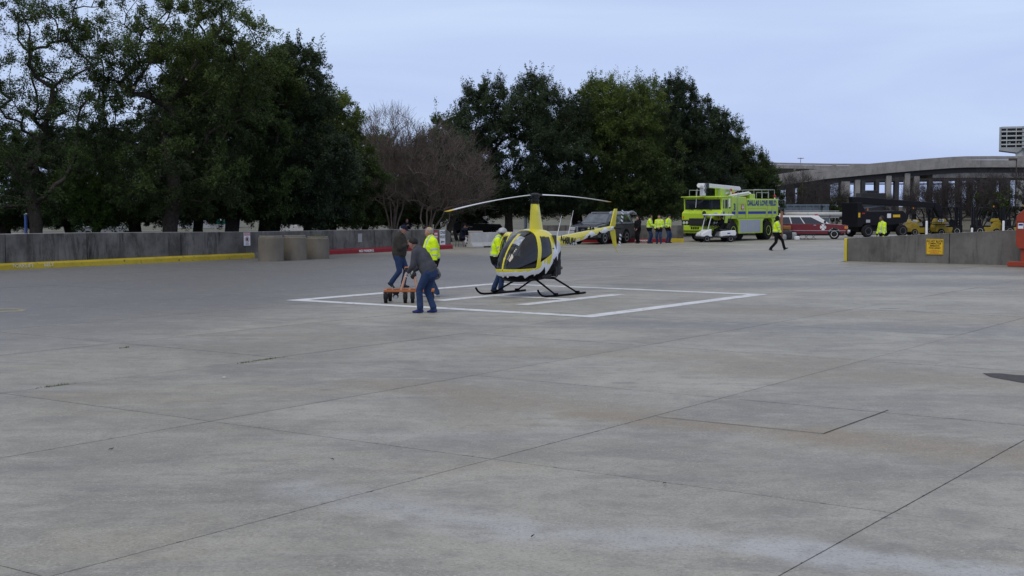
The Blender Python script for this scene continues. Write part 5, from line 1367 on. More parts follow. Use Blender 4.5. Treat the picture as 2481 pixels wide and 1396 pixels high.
# ------------------------------------------------------------------ kit stacked beside the estate car
def bag(px, py, sz, m_, label, name='duffel_bag', rz=0.0):
    e = empty(name, G(px, py), rz, label, 'bag', 'kit stacked by the red car')
    b = MB(); b.box(-sz[0] / 2, sz[0] / 2, -sz[1] / 2, sz[1] / 2, 0, sz[2]); b.ob('body', m_, e, bevel=min(sz) * .28, seg=3)
    b = MB(); b.path([(-sz[0] * .25, 0, sz[2] * .98), (-sz[0] * .15, 0, sz[2] * 1.2), (sz[0] * .15, 0, sz[2] * 1.2), (sz[0] * .25, 0, sz[2] * .98)], .015, 6); b.ob('handle', M_BLACK, e)
    b = MB(); b.box(-sz[0] * .48, sz[0] * .48, -.012, .012, sz[2] * .985, sz[2] * 1.012); b.ob('zip', M_STEEL, e)
    return e
M_CANVAS = mat('brown_canvas', (0.28, 0.12, 0.04), .9); M_DKBAG = mat('dark_nylon', (0.02, 0.022, 0.028), .8); M_GREYBAG = mat('grey_nylon', (0.32, 0.33, 0.34), .8); M_REDBAG = mat('red_nylon', (0.32, 0.015, 0.02), .8)
bag(1903, 581, (.9, .6, .62), M_DKBAG, 'dark bag under the brown case beside the red car')
e = bag(1905, 580, (.62, .4, .34), M_CANVAS, 'brown case on top of the dark bag beside the red car', 'canvas_case', .3); e.location.z = .63
bag(1897, 582, (.4, .4, .4), M_GREYBAG, 'grey white bag at the left of the stacked kit', 'kit_bag', .8)
bag(1920, 580.5, (.55, .45, .5), M_GREYBAG, 'grey pack in the middle of the stacked kit', 'backpack', .2)
bag(1924, 579, (.7, .5, .85), M_REDBAG, 'red bag at the back of the stacked kit', 'kit_bag', .1)
bag(1931, 582, (.32, .3, .28), M_SIGNW, 'small white box bag in front of the folding table', 'cool_box', .4)
e = empty('folding_table', G(1953, 580.5), -.25, 'low black folding table with crossed legs by the red car', 'table')
b = MB(); b.box(-.65, .65, -.3, .3, .36, .40); b.ob('tabletop', M_DKBAG, e)
for x in (-.5, .0, .5):
    for s in (-1, 1):
        b = MB(); b.tube((x - .18 * s, -.25 * s, 0), (x + .18 * s, -.25 * s, .36), .016, .016, 6); b.ob('leg', M_BLACK, e)
e = empty('wooden_post', G(1893, 583), 0, 'tall narrow brown board standing beside the fire truck rear', 'board')
b = MB(); b.box(-.085, .085, -.03, .03, 0, 2.0); b.ob('plank', mat('brown_board', (.3, .14, .08), .8), e, bevel=.008)
b = MB(); b.tube((-.09, 0, 1.88), (.09, 0, 1.88), .03, .03, 8); b.ob('strap', M_BLACK, e)

# ------------------------------------------------------------------ black boom lift
M_LIFT = mat('lift_black', (0.006, 0.006, 0.009), .6, spec=.25, var=.2); M_LIFTG = mat('lift_grey', (0.13, 0.135, 0.145), .5)
la = math.atan2(5.5, 4.4 * 2.4); bl_ = empty('boom_lift', (26.3, 102.0, 0), R(22), 'long black boom lift with grey wheel hubs beyond the ramp wall', 'boom lift')
m_ = bl_
def bx(name, x0, x1, y0, y1, z0, z1, mt, bev=.04, par=None):
    b = MB(); b.box(x0, x1, y0, y1, z0, z1); return b.ob(name, mt, par or m_, bevel=bev)
b = MB(); b.prism([(-.62, .75), (-.62, 2.62), (-.25, 2.62), (.1, 2.0), (.1, 1.1), (-.2, .75)], 'y', -1.0, 1.0); b.ob('counterweight', M_LIFT, m_, bevel=.05)
b = MB(); b.prism([(.0, .95), (.0, 2.0), (.4, 1.95), (3.6, 2.0), (4.0, 1.7), (4.0, 1.15), (3.4, 1.0), (2.8, .9), (.6, .85)], 'y', -1.0, 1.0); b.ob('turntable', M_LIFT, m_, bevel=.06)
bx('chassis', -.2, 3.9, -.6, .6, .45, .95, M_LIFT)
for x in (.25, 3.45):
    for s in (-1, 1): wheel(m_, x, s * 1.02, .46, .36, s, M_LIFTG, 0, .62, M_LIFT)
    bx('axle', x - .12, x + .12, -.95, .95, .36, .56, M_LIFT, .02)
b = MB(); b.prism([(-.55, 2.6), (-.55, 3.05), (.6, 3.02), (7.2, 2.62), (7.2, 2.22), (.6, 2.5), (-.4, 2.45)], 'y', -.22, .22); bo = b.ob('boom', M_LIFT, m_, bevel=.03)
b = MB(); b.prism([(7.2, 2.66), (7.9, 2.4), (8.1, 1.5), (7.7, 1.5), (7.3, 2.2)], 'y', -.18, .18); b.ob('jib', M_LIFT, m_, bevel=.03)
b = MB(); b.tube((-.1, 0, 2.1), (3.2, 0, 2.45), .1, .1, 10); b.ob('lift_cylinder', M_LIFTG, m_)
b = MB(); b.box(7.6, 8.7, -.6, .6, .9, .96)
for x in (7.6, 8.7):
    for y in (-.6, .6): b.tube((x, y, .9), (x, y, 1.95), .025, .025, 6)
for z in (1.45, 1.95):
    for (p, q) in [((7.6, -.6), (8.7, -.6)), ((8.7, -.6), (8.7, .6)), ((8.7, .6), (7.6, .6)), ((7.6, .6), (7.6, -.6))]: b.tube((p[0], p[1], z), (q[0], q[1], z), .022, .022, 6)
b.ob('basket', M_LIFT, m_)
b = MB(); b.box(-.55, -.38, -1.012, -1.002, 1.5, 1.85); b.ob('yellow_label', M_SIGNY, m_)
b = MB(); b.box(2.1, 2.45, -1.012, -1.002, 1.45, 1.78); b.ob('white_label', M_SIGNW, m_)
b = MB(); b.box(2.65, 3.3, -1.012, -1.002, 1.5, 1.7); b.ob('yellow_label', M_SIGNY, m_)
b = MB(); b.box(-.2, .05, -1.012, -1.002, 1.75, 1.85); b.ob('red_label', M_SIGNR, m_)
b = MB(); b.box(.15, .5, -1.06, -1.0, 1.1, 1.32); b.ob('control_box', mat('light_grey_box', (.45, .45, .45), .5), m_, bevel=.01)
b = MB(); b.tube((.6, -.6, 2.0), (.6, -.6, 2.18), .05, .05, 8); b.ob('beacon', M_AMBER, m_)

# ------------------------------------------------------------------ forklifts
M_FORKY = mat('forklift_yellow', (0.36, 0.255, 0.01), .5, var=.2, dirt=.3)
M_FORKW = mat('hub_cream', (0.62, 0.6, 0.52), .5)
def forklift(px, Y, rz, s, label):
    e = empty('forklift', XY(px, Y), rz, label, 'forklift', 'yellow forklifts behind the ramp wall')
    e.scale = (s, s, s)
    b = MB(); b.prism([(-1.15, .3), (-1.2, .62), (-1.12, .98), (-.55, 1.02), (-.35, .66), (.55, .66), (.6, .3), (.2, .2), (-.5, .2)], 'y', -.5, .5); b.ob('chassis', M_FORKY, e, bevel=.06, seg=3)
    b = MB(); b.prism([(-1.14, .99), (-1.0, 1.28), (-.42, 1.28), (-.30, 1.03)], 'y', -.45, .45); b.ob('engine_hood', M_FORKY, e, bevel=.05)
    b = MB(); b.box(-1.02, -.55, -.452, -.458, 1.06, 1.24); b.ob('white_badge', M_SIGNW, e)
    for k in range(4):
        b = MB(); b.box(-.95 + k * .09, -.89 + k * .09, -.4605, -.4585, 1.1, 1.19); b.ob('badge_lettering', M_INK, e)
    b = MB(); b.box(-.35, .25, -.5, .5, .655, .75); b.ob('floor_plate', M_LIFT, e)
    b = MB(); b.box(-.62, -.15, -.25, .25, 1.03, 1.33); b.prism([(-.62, 1.3), (-.5, 1.3), (-.58, 1.75), (-.7, 1.75)], 'y', -.25, .25); b.ob('seat', M_LIFT, e, bevel=.04)
    b = MB(); b.box(.3, .52, -.44, .44, .66, 1.2); b.ob('dashboard', M_LIFT, e, bevel=.03)
    b = MB(); b.box(.12, .72, -.51, .51, .28, .70); b.ob('front_frame', M_LIFT, e, bevel=.04)
    b = MB(); b.tube((.35, 0, 1.15), (.12, 0, 1.42), .025, .025, 6); b.lathe([(.15, 0), (.17, .015), (.15, .03)], 16, M=Matrix.Translation((.12, 0, 1.42)) @ Matrix.Rotation(R(-40), 4, 'Y'), close=False); b.ob('steering_wheel', M_LIFT, e)
    for s2 in (-1, 1):
        b = MB(); b.path([(.5, s2 * .45, .7), (.42, s2 * .45, 1.6), (.2, s2 * .45, 2.1)], .055, 6); b.ob('guard_post', M_LIFT, e)
        b = MB(); b.path([(-1.0, s2 * .45, 1.2), (-.95, s2 * .45, 1.7), (-.7, s2 * .45, 2.1)], .055, 6); b.ob('guard_post', M_LIFT, e)
        b = MB(); b.box(.72, .90, s2 * .32 - .09, s2 * .32 + .09, .08, 2.15); b.ob('mast_upright', M_LIFT, e)
        b = MB(); b.box(.98, 2.0, s2 * .25 - .06, s2 * .25 + .06, .08, .12); b.box(.94, .99, s2 * .25 - .06, s2 * .25 + .06, .08, .75); b.ob('fork', M_LIFT, e)
        wheel(e, .42, s2 * .5, .34, .24, s2, M_FORKW, 0, .6); wheel(e, -.78, s2 * .48, .27, .2, s2, M_FORKW, 0, .58)
    b = MB(); b.box(-.72, .25, -.5, .5, 2.08, 2.13)
    b.ob('overhead_guard', M_LIFT, e, bevel=.02)
    b = MB()
    for z in (.3, 1.1, 2.05): b.box(.75, .85, -.3, .3, z, z + .1)
    b.box(.86, .93, -.45, .45, .35, .45); b.box(.86, .93, -.45, .45, .68, .78); b.ob('mast_carriage', M_LIFT, e)
    b = MB(); b.tube((-.6, .2, 2.13), (-.6, .2, 2.26), .05, .04, 8); b.ob('beacon', M_AMBER, e)
    return e
forklift(2231, 107, R(8), 1.0, 'yellow forklift beside the black lift wheel, leftmost of the row')
forklift(2296, 106, R(8), 1.06, 'yellow forklift behind the tip of the black boom, second from left')
forklift(2384, 107, R(172), 1.06, 'yellow forklift facing left above the wall joint, third from left')
forklift(2456, 106, R(172), 1.08, 'yellow forklift at the right end, beside the red compactor')
for px, Y, h, lab in [(2244, 98, 1.02, 'white bollard in front of the leftmost forklift'), (2354, 100, .75, 'short white bollard between the second and third forklift'), (2430, 96, 1.12, 'white bollard in front of the rightmost forklift')]:
    e = empty('bollard', XY(px, Y), 0, lab, 'bollard', 'white bollards by the forklifts'); h2 = CAM_H - (535 - 498) / 3230 * Y if h > .8 else CAM_H - (552 - 498) / 3230 * Y
    b = MB(); b.tube((0, 0, 0), (0, 0, h2 - .05), .085, .085, 12); b.ob('tube', M_WHITE, e)
    b = MB(); b.lathe([(.085, h2 - .05), (.07, h2 - .015), (.03, h2)], 12); b.ob('dome', M_WHITE, e)

# ------------------------------------------------------------------ red compactor at the right edge
M_COMP = mat('compactor_red', (0.30, 0.035, 0.010), .5, var=.1, scale=2, dirt=.1)
cp = empty('compactor', G(2484, 648), R(-24), 'orange red steel compactor standing at the right edge on skids', 'compactor')
sc_ = 63.0
b = MB(); b.prism([(-.25, .72), (-.36, .85), (-.36, 1.98), (-.02, 2.32), (2.4, 2.32), (2.4, .72)], 'y', .0, 2.2); b.ob('hopper', M_COMP, cp, bevel=.02)
b = MB(); b.box(-.37, 2.3, -.03, .0, 1.78, 1.84); b.ob('rib', M_COMP, cp)
for x in (-.1, 1.2):
    b = MB(); b.box(x - .08, x + .08, .1, .25, .12, .73); b.ob('leg', M_COMP, cp)
b = MB(); b.prism([(-.0, .74), (.35, .74), (.12, .45), (0, .45)], 'y', .12, .22); b.ob('gusset', M_COMP, cp)
for y in (.1, 1.9):
    b = MB(); b.prism([(-.68, .13), (-.6, .22), (2.4, .22), (2.4, .02), (-.6, .02), (-.68, .06)], 'y', y - .1, y + .12); b.ob('skid', M_COMP, cp, bevel=.02)
b = MB(); b.box(-.30, -.10, -.012, -.002, 1.5, 1.72); b.ob('label_plate', M_SIGNW, cp)
b = MB(); b.box(-.28, -.12, -.016, -.0125, 1.62, 1.69); b.ob('label_print', M_BLUET, cp)
# parked cars glimpsed under the trees
def far_car(px, Y, rz, m_, label):
    e = empty('parked_car', XY(px, Y), rz, label, 'car', 'cars parked beyond the trees')
    b = MB(); b.prism([(-2.2, .3), (-2.25, .8), (-2.1, .95), (2.0, .85), (2.2, .6), (2.2, .3)], 'y', -.85, .85); b.ob('body', m_, e, bevel=.05)
    b = MB(); b.prism([(-1.7, .93), (-1.2, 1.42), (.4, 1.42), (1.1, .9)], 'y', -.75, .75); b.ob('cabin', M_CARGLASS, e, bevel=.05)
    b = MB(); b.box(-1.15, .35, -.7, .7, 1.41, 1.46); b.ob('roof', m_, e, bevel=.02)
    for x in (1.35, -1.35):
        for s in (-1, 1): wheel(e, x, s * .76, .31, .2, s, M_ALLOY, 0, .6)
    return e
far_car(255, 96, .5, mat('car_silver', (.45, .47, .5), .3, .4), 'silver car parked beyond the trees behind the low green tree')
far_car(705, 104, .45, mat('car_white', (.7, .7, .7), .3), 'white car parked beyond the concrete rings under the trees')
far_car(1150, 112, .4, mat('car_dark', (.05, .05, .06), .3), 'dark car parked beyond the seated photographer')

# ================================================================== HELICOPTER
HA = R(-122.7)
hel = empty('helicopter', (0.62, 35.95, 0), HA, 'small yellow white and black two-seat helicopter parked on the painted pad', 'helicopter')
M_HY = mat('heli_yellow', (0.74, 0.64, 0.015), .28, 0, .5, var=.03, coat=.5)
M_HW = mat('heli_white', (0.76, 0.77, 0.79), .3, 0, .5, var=.03, coat=.4)
M_HB = mat('heli_black', (0.004, 0.004, 0.005), .45, 0, .04, var=.1)
M_HG = glass_mat('heli_glass', (0.12, 0.135, 0.155), .06)
M_FRAME = mat('heli_frame', (0.014, 0.014, 0.015), .5)

def interp(x, tab):
    xs = [t[0] for t in tab]
    return np.interp(x, xs, [t[1] for t in tab])
TOPZ = [(-1.02, 1.48), (-.9, 1.53), (-.6, 1.65), (-.3, 1.735), (0, 1.77), (.3, 1.765), (.55, 1.72), (.8, 1.63), (1.05, 1.49), (1.25, 1.33), (1.42, 1.14), (1.52, .99), (1.58, .84), (1.60, .74)]
BOTZ = [(-1.02, 1.02), (-.9, .80), (-.75, .62), (-.55, .50), (-.3, .43), (0, .40), (.4, .385), (.8, .385), (1.1, .40), (1.3, .435), (1.45, .50), (1.55, .60), (1.60, .70)]
HWID = [(-1.02, .19), (-.9, .27), (-.7, .37), (-.4, .48), (-.1, .545), (.2, .565), (.5, .56), (.8, .53), (1.05, .49), (1.25, .435), (1.42, .345), (1.52, .25), (1.58, .14), (1.60, .02)]
NX, NT = 300, 220
xs = np.concatenate([np.linspace(-1.02, 1.25, 220, endpoint=False), 1.25 + .35 * np.sin(np.linspace(0, PI / 2, 80))])
NX = len(xs)
th = np.linspace(0, 2 * PI, NT, endpoint=False); th = th - .36 * np.sin(2 * th)
zt = interp(xs, TOPZ); zb_ = interp(xs, BOTZ); hw = interp(xs, HWID)
# light smoothing of the guide curves
def sm_(a, k=7):
    p = np.pad(a, k // 2, mode='edge'); return np.convolve(p, np.ones(k) / k, 'valid')
zt, zb_, hw = sm_(zt), sm_(zb_), sm_(hw); hw[-1] = .012
# egg section: widest below the middle, rounder on top
cz = zb_ + (zt - zb_) * .42
ex = np.interp(xs, [-1.0, -.3, .6, 1.6], [2.1, 2.6, 2.5, 2.0])[:, None]
ct, st_ = np.cos(th)[None, :], np.sin(th)[None, :]
Yg = np.sign(ct) * np.abs(ct) ** (2 / ex) * hw[:, None]
up_ = np.where(st_ >= 0, (zt - cz)[:, None], (cz - zb_)[:, None])
Zg = cz[:, None] + np.sign(st_) * np.abs(st_) ** (2 / np.where(st_ >= 0, np.minimum(ex, 2.15), ex)) * up_
Xg = np.repeat(xs[:, None], NT, 1)
VG = np.stack([Xg, Yg, Zg], 2).reshape(-1, 3)
i, j = np.meshgrid(np.arange(NX - 1), np.arange(NT), indexing='ij')
j2 = (j + 1) % NT
FG = np.stack([i * NT + j, (i + 1) * NT + j, (i + 1) * NT + j2, i * NT + j2], 2).reshape(-1, 4)
FC = VG[FG].mean(1)
fx_, fy_, fz_ = FC[:, 0], FC[:, 1], FC[:, 2]

def wob(s, seed):
    r_ = random.Random(seed); y = 0
    for k in range(5):
        y = y + math.pow(.7, k) * np.sin(s * (4.2 + 4.1 * k) + r_.uniform(0, 6.28))
    return y
arcl = fx_ * 1.0 + np.sign(fy_) * .0
side = np.where(fy_ >= 0, 1.0, -1.0)
ax_ = fx_ + np.where(fy_ < 0, .06, 0)
wht_top = np.interp(ax_, [-1.0, -.4, -.2, -.08, .04, .15, .21, .25, .30, .36, .42, .46, .52, .57, .62, .72, .80, .88, 1.0, 1.1, 1.2, 1.32, 1.45, 1.6], [1.50, 1.42, 1.34, 1.24, 1.03, .86, .80, .86, .80, .97, .84, .86, .99, .80, .74, .72, .69, .72, .69, .66, .69, .665, .68, .665])
blk_top = np.interp(ax_, [-1.0, -.6, -.4, -.33, -.27, -.2, -.1, 0, .1, .2, .25, .3, .36, .43, .5, .55, .6, .7, .76, .82, .9, 1.0, 1.05, 1.12, 1.2, 1.3, 1.36, 1.45, 1.6], [1.22, 1.15, 1.10, .92, 1.06, 1.04, 1.0, .90, .80, .68, .60, .63, .72, .80, .70, .66, .63, .62, .565, .62, .615, .58, .52, .545, .60, .615, .575, .60, .575])
wht_top = wht_top + .012; blk_top = blk_top - .02
paint = np.where(fz_ < blk_top, 2, np.where(fz_ < wht_top, 1, 0))
# windscreen: in front of the door post line, above the chin line
post = np.interp(fz_, [.70, 1.0, 1.4, 1.75], [.78, .71, .60, .46])
chin = np.interp(fx_, [.3, .8, 1.3, 1.6], [.80, .755, .745, .745])
wind = (fx_ > post + .03) & (fz_ > chin) & (np.abs(fy_) > .022)
# door window quad and door outline
dfr = np.interp(fz_, [.70, 1.0, 1.4, 1.75], [.74, .67, .56, .42]) - .05
drr = np.interp(fz_, [.9, 1.5], [.06, -.02])
dwin = (fx_ < dfr - .02) & (fx_ > drr) & (fz_ < 1.56 + .06 * (fx_ - .2)) & (fz_ > 1.12 - .36 * np.clip(fx_, -.1, .7)) & (np.abs(fy_) > .2)
door = (fx_ < dfr + .03) & (fx_ > -.10) & (fz_ > .55) & (fz_ < 1.66) & (fy_ < 0)
groove = (np.abs(fx_ - (dfr + .02)) < .006) & (fz_ > .55) & (fz_ < 1.7)
paint = np.where(groove & (paint < 2), paint, paint)

def sub_mesh(name, mask, mats, mi, parent, V_=VG, smooth=True, M=None, th_=0.0):
    F = FG[mask]; used, inv = np.unique(F.ravel(), return_inverse=True)
    vv = V_[used]
    if M is not None: vv = np.array([tuple(M @ Vector(p)) for p in vv])
    me = np_mesh(name, vv, inv.reshape(-1, 4), mats, mi[mask] if mi is not None else None, smooth)
    o = link(name, me, parent)
    if th_: 
        md = o.modifiers.new('thick', 'SOLIDIFY'); md.thickness = th_; md.offset = -1
    return o
shell = (~wind) & (~dwin) & (~(door))
fus = sub_mesh('fuselage', shell, [M_HY, M_HW, M_HB], paint, hel, th_=.012)
sub_mesh('windscreen', wind & (fy_ > 0), M_HG, None, hel)
sub_mesh('windscreen', wind & (fy_ < 0), M_HG, None, hel)
sub_mesh('door_window', dwin & (fy_ > 0), M_HG, None, hel)
# starboard door swung open about its front edge
hinge = Vector((.62, -.53, 0))
MD = Matrix.Translation(hinge) @ Matrix.Rotation(R(48), 4, 'Z') @ Matrix.Translation(-hinge)
dr = sub_mesh('open_door', door & (~dwin), [M_HY, M_HW, M_HB], paint, hel, M=MD, th_=.02)
sub_mesh('door_window', door & dwin, M_HG, None, dr, M=MD)
tag(dr, 'yellow and white door swung open on the far side')
# door seam on the near side, raised trim round windows
def seam(pts, r_, m_, name='door_seam'):
    b = MB(); b.path(pts, r_, 6); b.ob(name, m_, hel)
def surf(x, z, s=1, off=.004):
    k = int(np.argmin(np.abs(xs - x))); col = Zg[k]; yy = Yg[k]
    sel = np.where(yy * s > 0)[0]; q = sel[np.argmin(np.abs(col[sel] - z))]
    return (x, yy[q] + s * off, z)
zs = np.linspace(.56, 1.66, 14)
seam([surf(float(np.interp(z, [.70, 1.0, 1.4, 1.75], [.74, .67, .56, .42])) - .02, z) for z in zs], .005, M_FRAME)
seam([surf(-.105, z) for z in zs], .005, M_FRAME)
seam([surf(x, .555) for x in np.linspace(-.10, .72, 9)], .005, M_FRAME)
for z, x in ((.85, -.09), (1.25, -.09)):
    b = MB(); p = surf(x + .04, z, 1, .012); b.box(p[0] - .05, p[0] + .03, p[1] - .01, p[1] + .012, p[2] - .012, p[2] + .012); b.ob('door_latch', M_FRAME, hel)
b = MB(); p = surf(-.02, .93, 1, .0); b.lathe([(.05, 0), (.05, .012)], 14, M=Matrix.Translation(p) @ Matrix.Rotation(-PI / 2, 4, 'X')); b.ob('fuel_drain', M_FRAME, hel)
# paper sheet taped behind the windscreen (port half)
def topz(x, y):
    kk = int(np.argmin(np.abs(xs - x))); e_ = float(ex[kk, 0]); c_ = min(1.0, abs(y) / hw[kk]) ** (e_ / 2)
    return cz[kk] + math.sqrt(max(0, 1 - c_ * c_)) ** (2 / min(e_, 2.15)) * (zt[kk] - cz[kk])
b = MB()
for k in range(6):
    x0_, x1_ = 1.17 - .05 * k, 1.17 - .05 * (k + 1)
    def q_(x, y): return (x + .006, y, topz(x, y) + .008)
    for m_k in range(3):
        y0_, y1_ = .035 + .066 * m_k, .035 + .066 * (m_k + 1)
        b.quad(q_(x0_, y0_), q_(x0_, y1_), q_(x1_, y1_), q_(x1_, y0_))
b.ob('paper_chart', mat('chart_paper', (.42, .45, .48), .6, var=.5, scale=9), hel, fix=False)
# landing lights, pitot and nose vent
for y in (-.07, .07):
    p = (1.50, y + .05, .565)
    b = MB(); b.ell((1.508, y + .03, .545), (.02, .032, .026), 12, 8); b.ob('landing_light', M_HEADL, hel)
b = MB(); b.ell((1.585, .0, .705), (.02, .07, .032), 12, 8); b.ob('nose_vent', M_FRAME, hel)
b = MB(); b.tube((1.2, 0, .43), (1.55, 0, .45), .010, .008, 6); b.ob('pitot_tube', M_FRAME, hel)
# cabin interior
M_SEAT = mat('seat_dark', (.03, .03, .034), .8); M_INT = mat('cabin_dark', (.05, .052, .055), .8)
b = MB(); b.box(-.30, -.26, -.5, .5, .5, 1.6); b.ob('firewall', M_INT, hel)
b = MB(); b.box(-.25, .85, -.36, .36, .45, .47); b.ob('cabin_floor', M_INT, hel)
for s in (-1, 1):
    b = MB(); b.box(-.12, .36, s * .26 - .2, s * .26 + .2, .47, .82); b.prism([(-.12, .82), (-.02, .82), (-.12, 1.42), (-.22, 1.42)], 'y', s * .26 - .19, s * .26 + .19); b.ob('seat', M_SEAT, hel, bevel=.03)
b = MB(); b.prism([(.95, .47), (1.25, .47), (1.22, .8), (1.1, 1.08), (.98, 1.08), (.9, .7)], 'y', -.15, .15); b.ob('instrument_console', M_FRAME, hel, bevel=.03)
b = MB(); b.path([(.5, 0, .47), (.52, 0, .85), (.6, 0, .98)], .015, 6); b.tube((.58, -.28, .98), (.58, .28, .98), .014, .014, 6); b.ob('control_column', M_FRAME, hel)
b = MB(); b.box(-.02, .1, .1, .42, .83, 1.0); b.ob('red_cushion', M_REDBAG, hel, bevel=.04)
b = MB(); b.tube((1.18, .0, .78), (.35, .0, 1.70), .010, .010, 6); b.ob('canopy_wire', M_FRAME, hel)
# engine bay and rear frame
b = MB(); b.box(-.85, -.35, -.33, .33, .5, .95); b.tube((-.6, -.36, .68), (-.6, .36, .68), .13, .13, 12); b.ob('engine', M_FRAME, hel, bevel=.04)
for s in (-1, 1):
    b = MB(); b.path([(-.40, s * .38, .43), (-.95, s * .14, .46), (-1.0, s * .16, 1.12)], .018, 6); b.path([(-.95, s * .14, .46), (-.62, s * .34, 1.02)], .014, 6); b.path([(-.98, s * .15, .80), (-.75, s * .28, .78)], .012, 6); b.ob('frame_tube', M_FRAME, hel)
b = MB(); b.tube((-.95, -.14, .46), (-.95, .14, .46), .018, .018, 6); b.ob('frame_tube', M_FRAME, hel)
b = MB(); b.tube((-.8, .1, .72), (-1.05, .22, .68), .045, .045, 10); b.ob('exhaust', mat('exhaust_steel', (.2, .17, .14), .5, .6), hel)
# mast fairing
b = MB(); secs = [(1.66, .28, .14, -.05), (1.9, .245, .12, -.03), (2.2, .195, .10, 0), (2.44, .15, .085, .01)]
ring_n = 22; vs = []; fs = []
for (z, a, c, ox) in secs:
    for k in range(ring_n):
        t = 2 * PI * k / ring_n; vs.append((ox + a * math.cos(t) * (1 if math.cos(t) > 0 else 1.15), c * math.sin(t), z))
for k in range(len(secs) - 1):
    for q in range(ring_n): fs.append((k * ring_n + q, k * ring_n + (q + 1) % ring_n, (k + 1) * ring_n + (q + 1) % ring_n, (k + 1) * ring_n + q))
fs.append(tuple((len(secs) - 1) * ring_n + q for q in range(ring_n)))
b.add(vs, fs); b.ob('mast_fairing', M_HY, hel, smooth=True)
b = MB(); b.lathe([(.095, 2.44), (.10, 2.49), (.085, 2.5), (.115, 2.52), (.115, 2.56), (.085, 2.57), (.085, 2.60), (.12, 2.61), (.12, 2.645)], 18); b.tube((.1, .06, 2.47), (.12, .06, 2.66), .012, .012, 6); b.tube((-.1, -.06, 2.47), (-.12, -.06, 2.66), .012, .012, 6); b.ob('swashplate', M_FRAME, hel)
# rotor: left blade comes towards the camera (world direction), blades droop
BD = 54.5   # degrees out of the picture plane
bl_dir = math.atan2(-math.sin(R(BD)), -math.cos(R(BD))) - HA
rot = bpy.data.objects.new('main_rotor', None); 
hub = MB(); hub.lathe([(.05, 2.62), (.11, 2.645), (.12, 2.68), (.11, 2.715), (.06, 2.735)], 18); hub.box(-.28, .28, -.055, .055, 2.655, 2.71, M=Matrix.Rotation(bl_dir, 4, 'Z')); hub.ob('rotor_hub', M_FRAME, hel, bevel=.01)
M_BLADE = mat('blade_grey', (.62, .63, .63), .35, .1, var=.05); M_TIPY = mat('blade_tip', (.62, .43, .02), .4)
def blade_section(x): # thin aerofoil, chord .183
    c = .092
    return [(c, 0), (c * .6, .016), (-.2 * c, .013), (-c, .001), (-.2 * c, -.009), (c * .6, -.010)]
def blade(ang, droop0, droop, name='rotor_blade', r0=.2, r1=3.83, m=M_BLADE):
    Rm = Matrix.Rotation(ang, 4, 'Z')
    def zz(r): return 2.685 + droop0 * r - droop * (r / 3.83) ** 2
    def build(a, b_, n, mt, nm, par):
        mb = MB(); vs = []; k = 6; q = 0
        rr = np.linspace(a, b_, n)
        for r in rr:
            ch = 1.0 if r > .45 else .55 + .45 * (r - a) / .25 if a < .3 else 1.0
            tw = R(8 - 6 * r / 3.83)
            for (cx, cz_) in blade_section(0):
                y = cx * ch * math.cos(tw) - cz_ * math.sin(tw); z = cx * ch * math.sin(tw) + cz_ * math.cos(tw)
                vs.append(Rm @ Vector((r, y, zz(r) + z)))
        fs = []
        for s_ in range(n - 1):
            for t in range(k): fs.append((s_ * k + t, s_ * k + (t + 1) % k, (s_ + 1) * k + (t + 1) % k, (s_ + 1) * k + t))
        fs += [tuple(range(k - 1, -1, -1)), tuple((n - 1) * k + t for t in range(k))]
        mb.add(vs, fs); return mb.ob(nm, mt, par)
    bo = build(r0, r1 - .2, 16, m, name, hel)
    build(r1 - .2, r1, 4, M_TIPY, 'blade_tip', bo)
    return bo
blade(bl_dir, -.06, .20)
blade(bl_dir + PI, .0, .18)
# tail cone with painted bands
def tcone(x0, x1): 
    pass
n = 60; k = 28; vs = []; fs = []; mi = []
tx = np.linspace(-.92, -4.42, n); tz = np.interp(tx, [-4.42, -.92], [1.735, 1.36]); trd = np.interp(tx, [-4.42, -4.2, -.92], [.05, .078, .165])
for a in range(n):
    for q in range(k):
        t = 2 * PI * q / k; vs.append((tx[a], trd[a] * math.cos(t), tz[a] + trd[a] * math.sin(t)))
for a in range(n - 1):
    for q in range(k):
        fs.append((a * k + q, (a + 1) * k + q, (a + 1) * k + (q + 1) % k, a * k + (q + 1) % k))
        t = 2 * PI * (q + .5) / k; s_ = math.sin(t); x = -tx[a]
        wl_ = np.interp(x, [.9, 2.0, 2.3, 2.9, 3.4, 3.9, 4.5], [-.95, -.75, -.25, .35, .1, .5, 1.2]) + .42 * math.sin(x * 7.3) + .25 * math.sin(x * 15.1 + 1)
        bl2 = np.interp(x, [.9, 2.2, 2.6, 3.2, 3.8, 4.5], [-1.6, -1.3, -.75, -.35, -.6, -1.2]) + .38 * math.sin(x * 9.1 + 2) + .2 * math.sin(x * 21)
        mi.append(2 if s_ < bl2 else (1 if s_ < wl_ else 0))
fs.append(tuple(q for q in range(k))); mi.append(0); fs.append(tuple((n - 1) * k + q for q in range(k - 1, -1, -1))); mi.append(1)
mb = MB(); mb.v = vs; mb.f = fs; mb.m = mi
tb_ = mb.ob('tail_boom', [M_HY, M_HW, M_HB], hel, smooth=True)
ang_t = math.atan2(1.735 - 1.36, 3.5)
# registration on the port side of the tail boom
text_obj('registration_lettering', 'N48UH', .27, M_INK, tb_, (-1.50, .158, 1.415), (R(90), ang_t, PI), .012, .95)
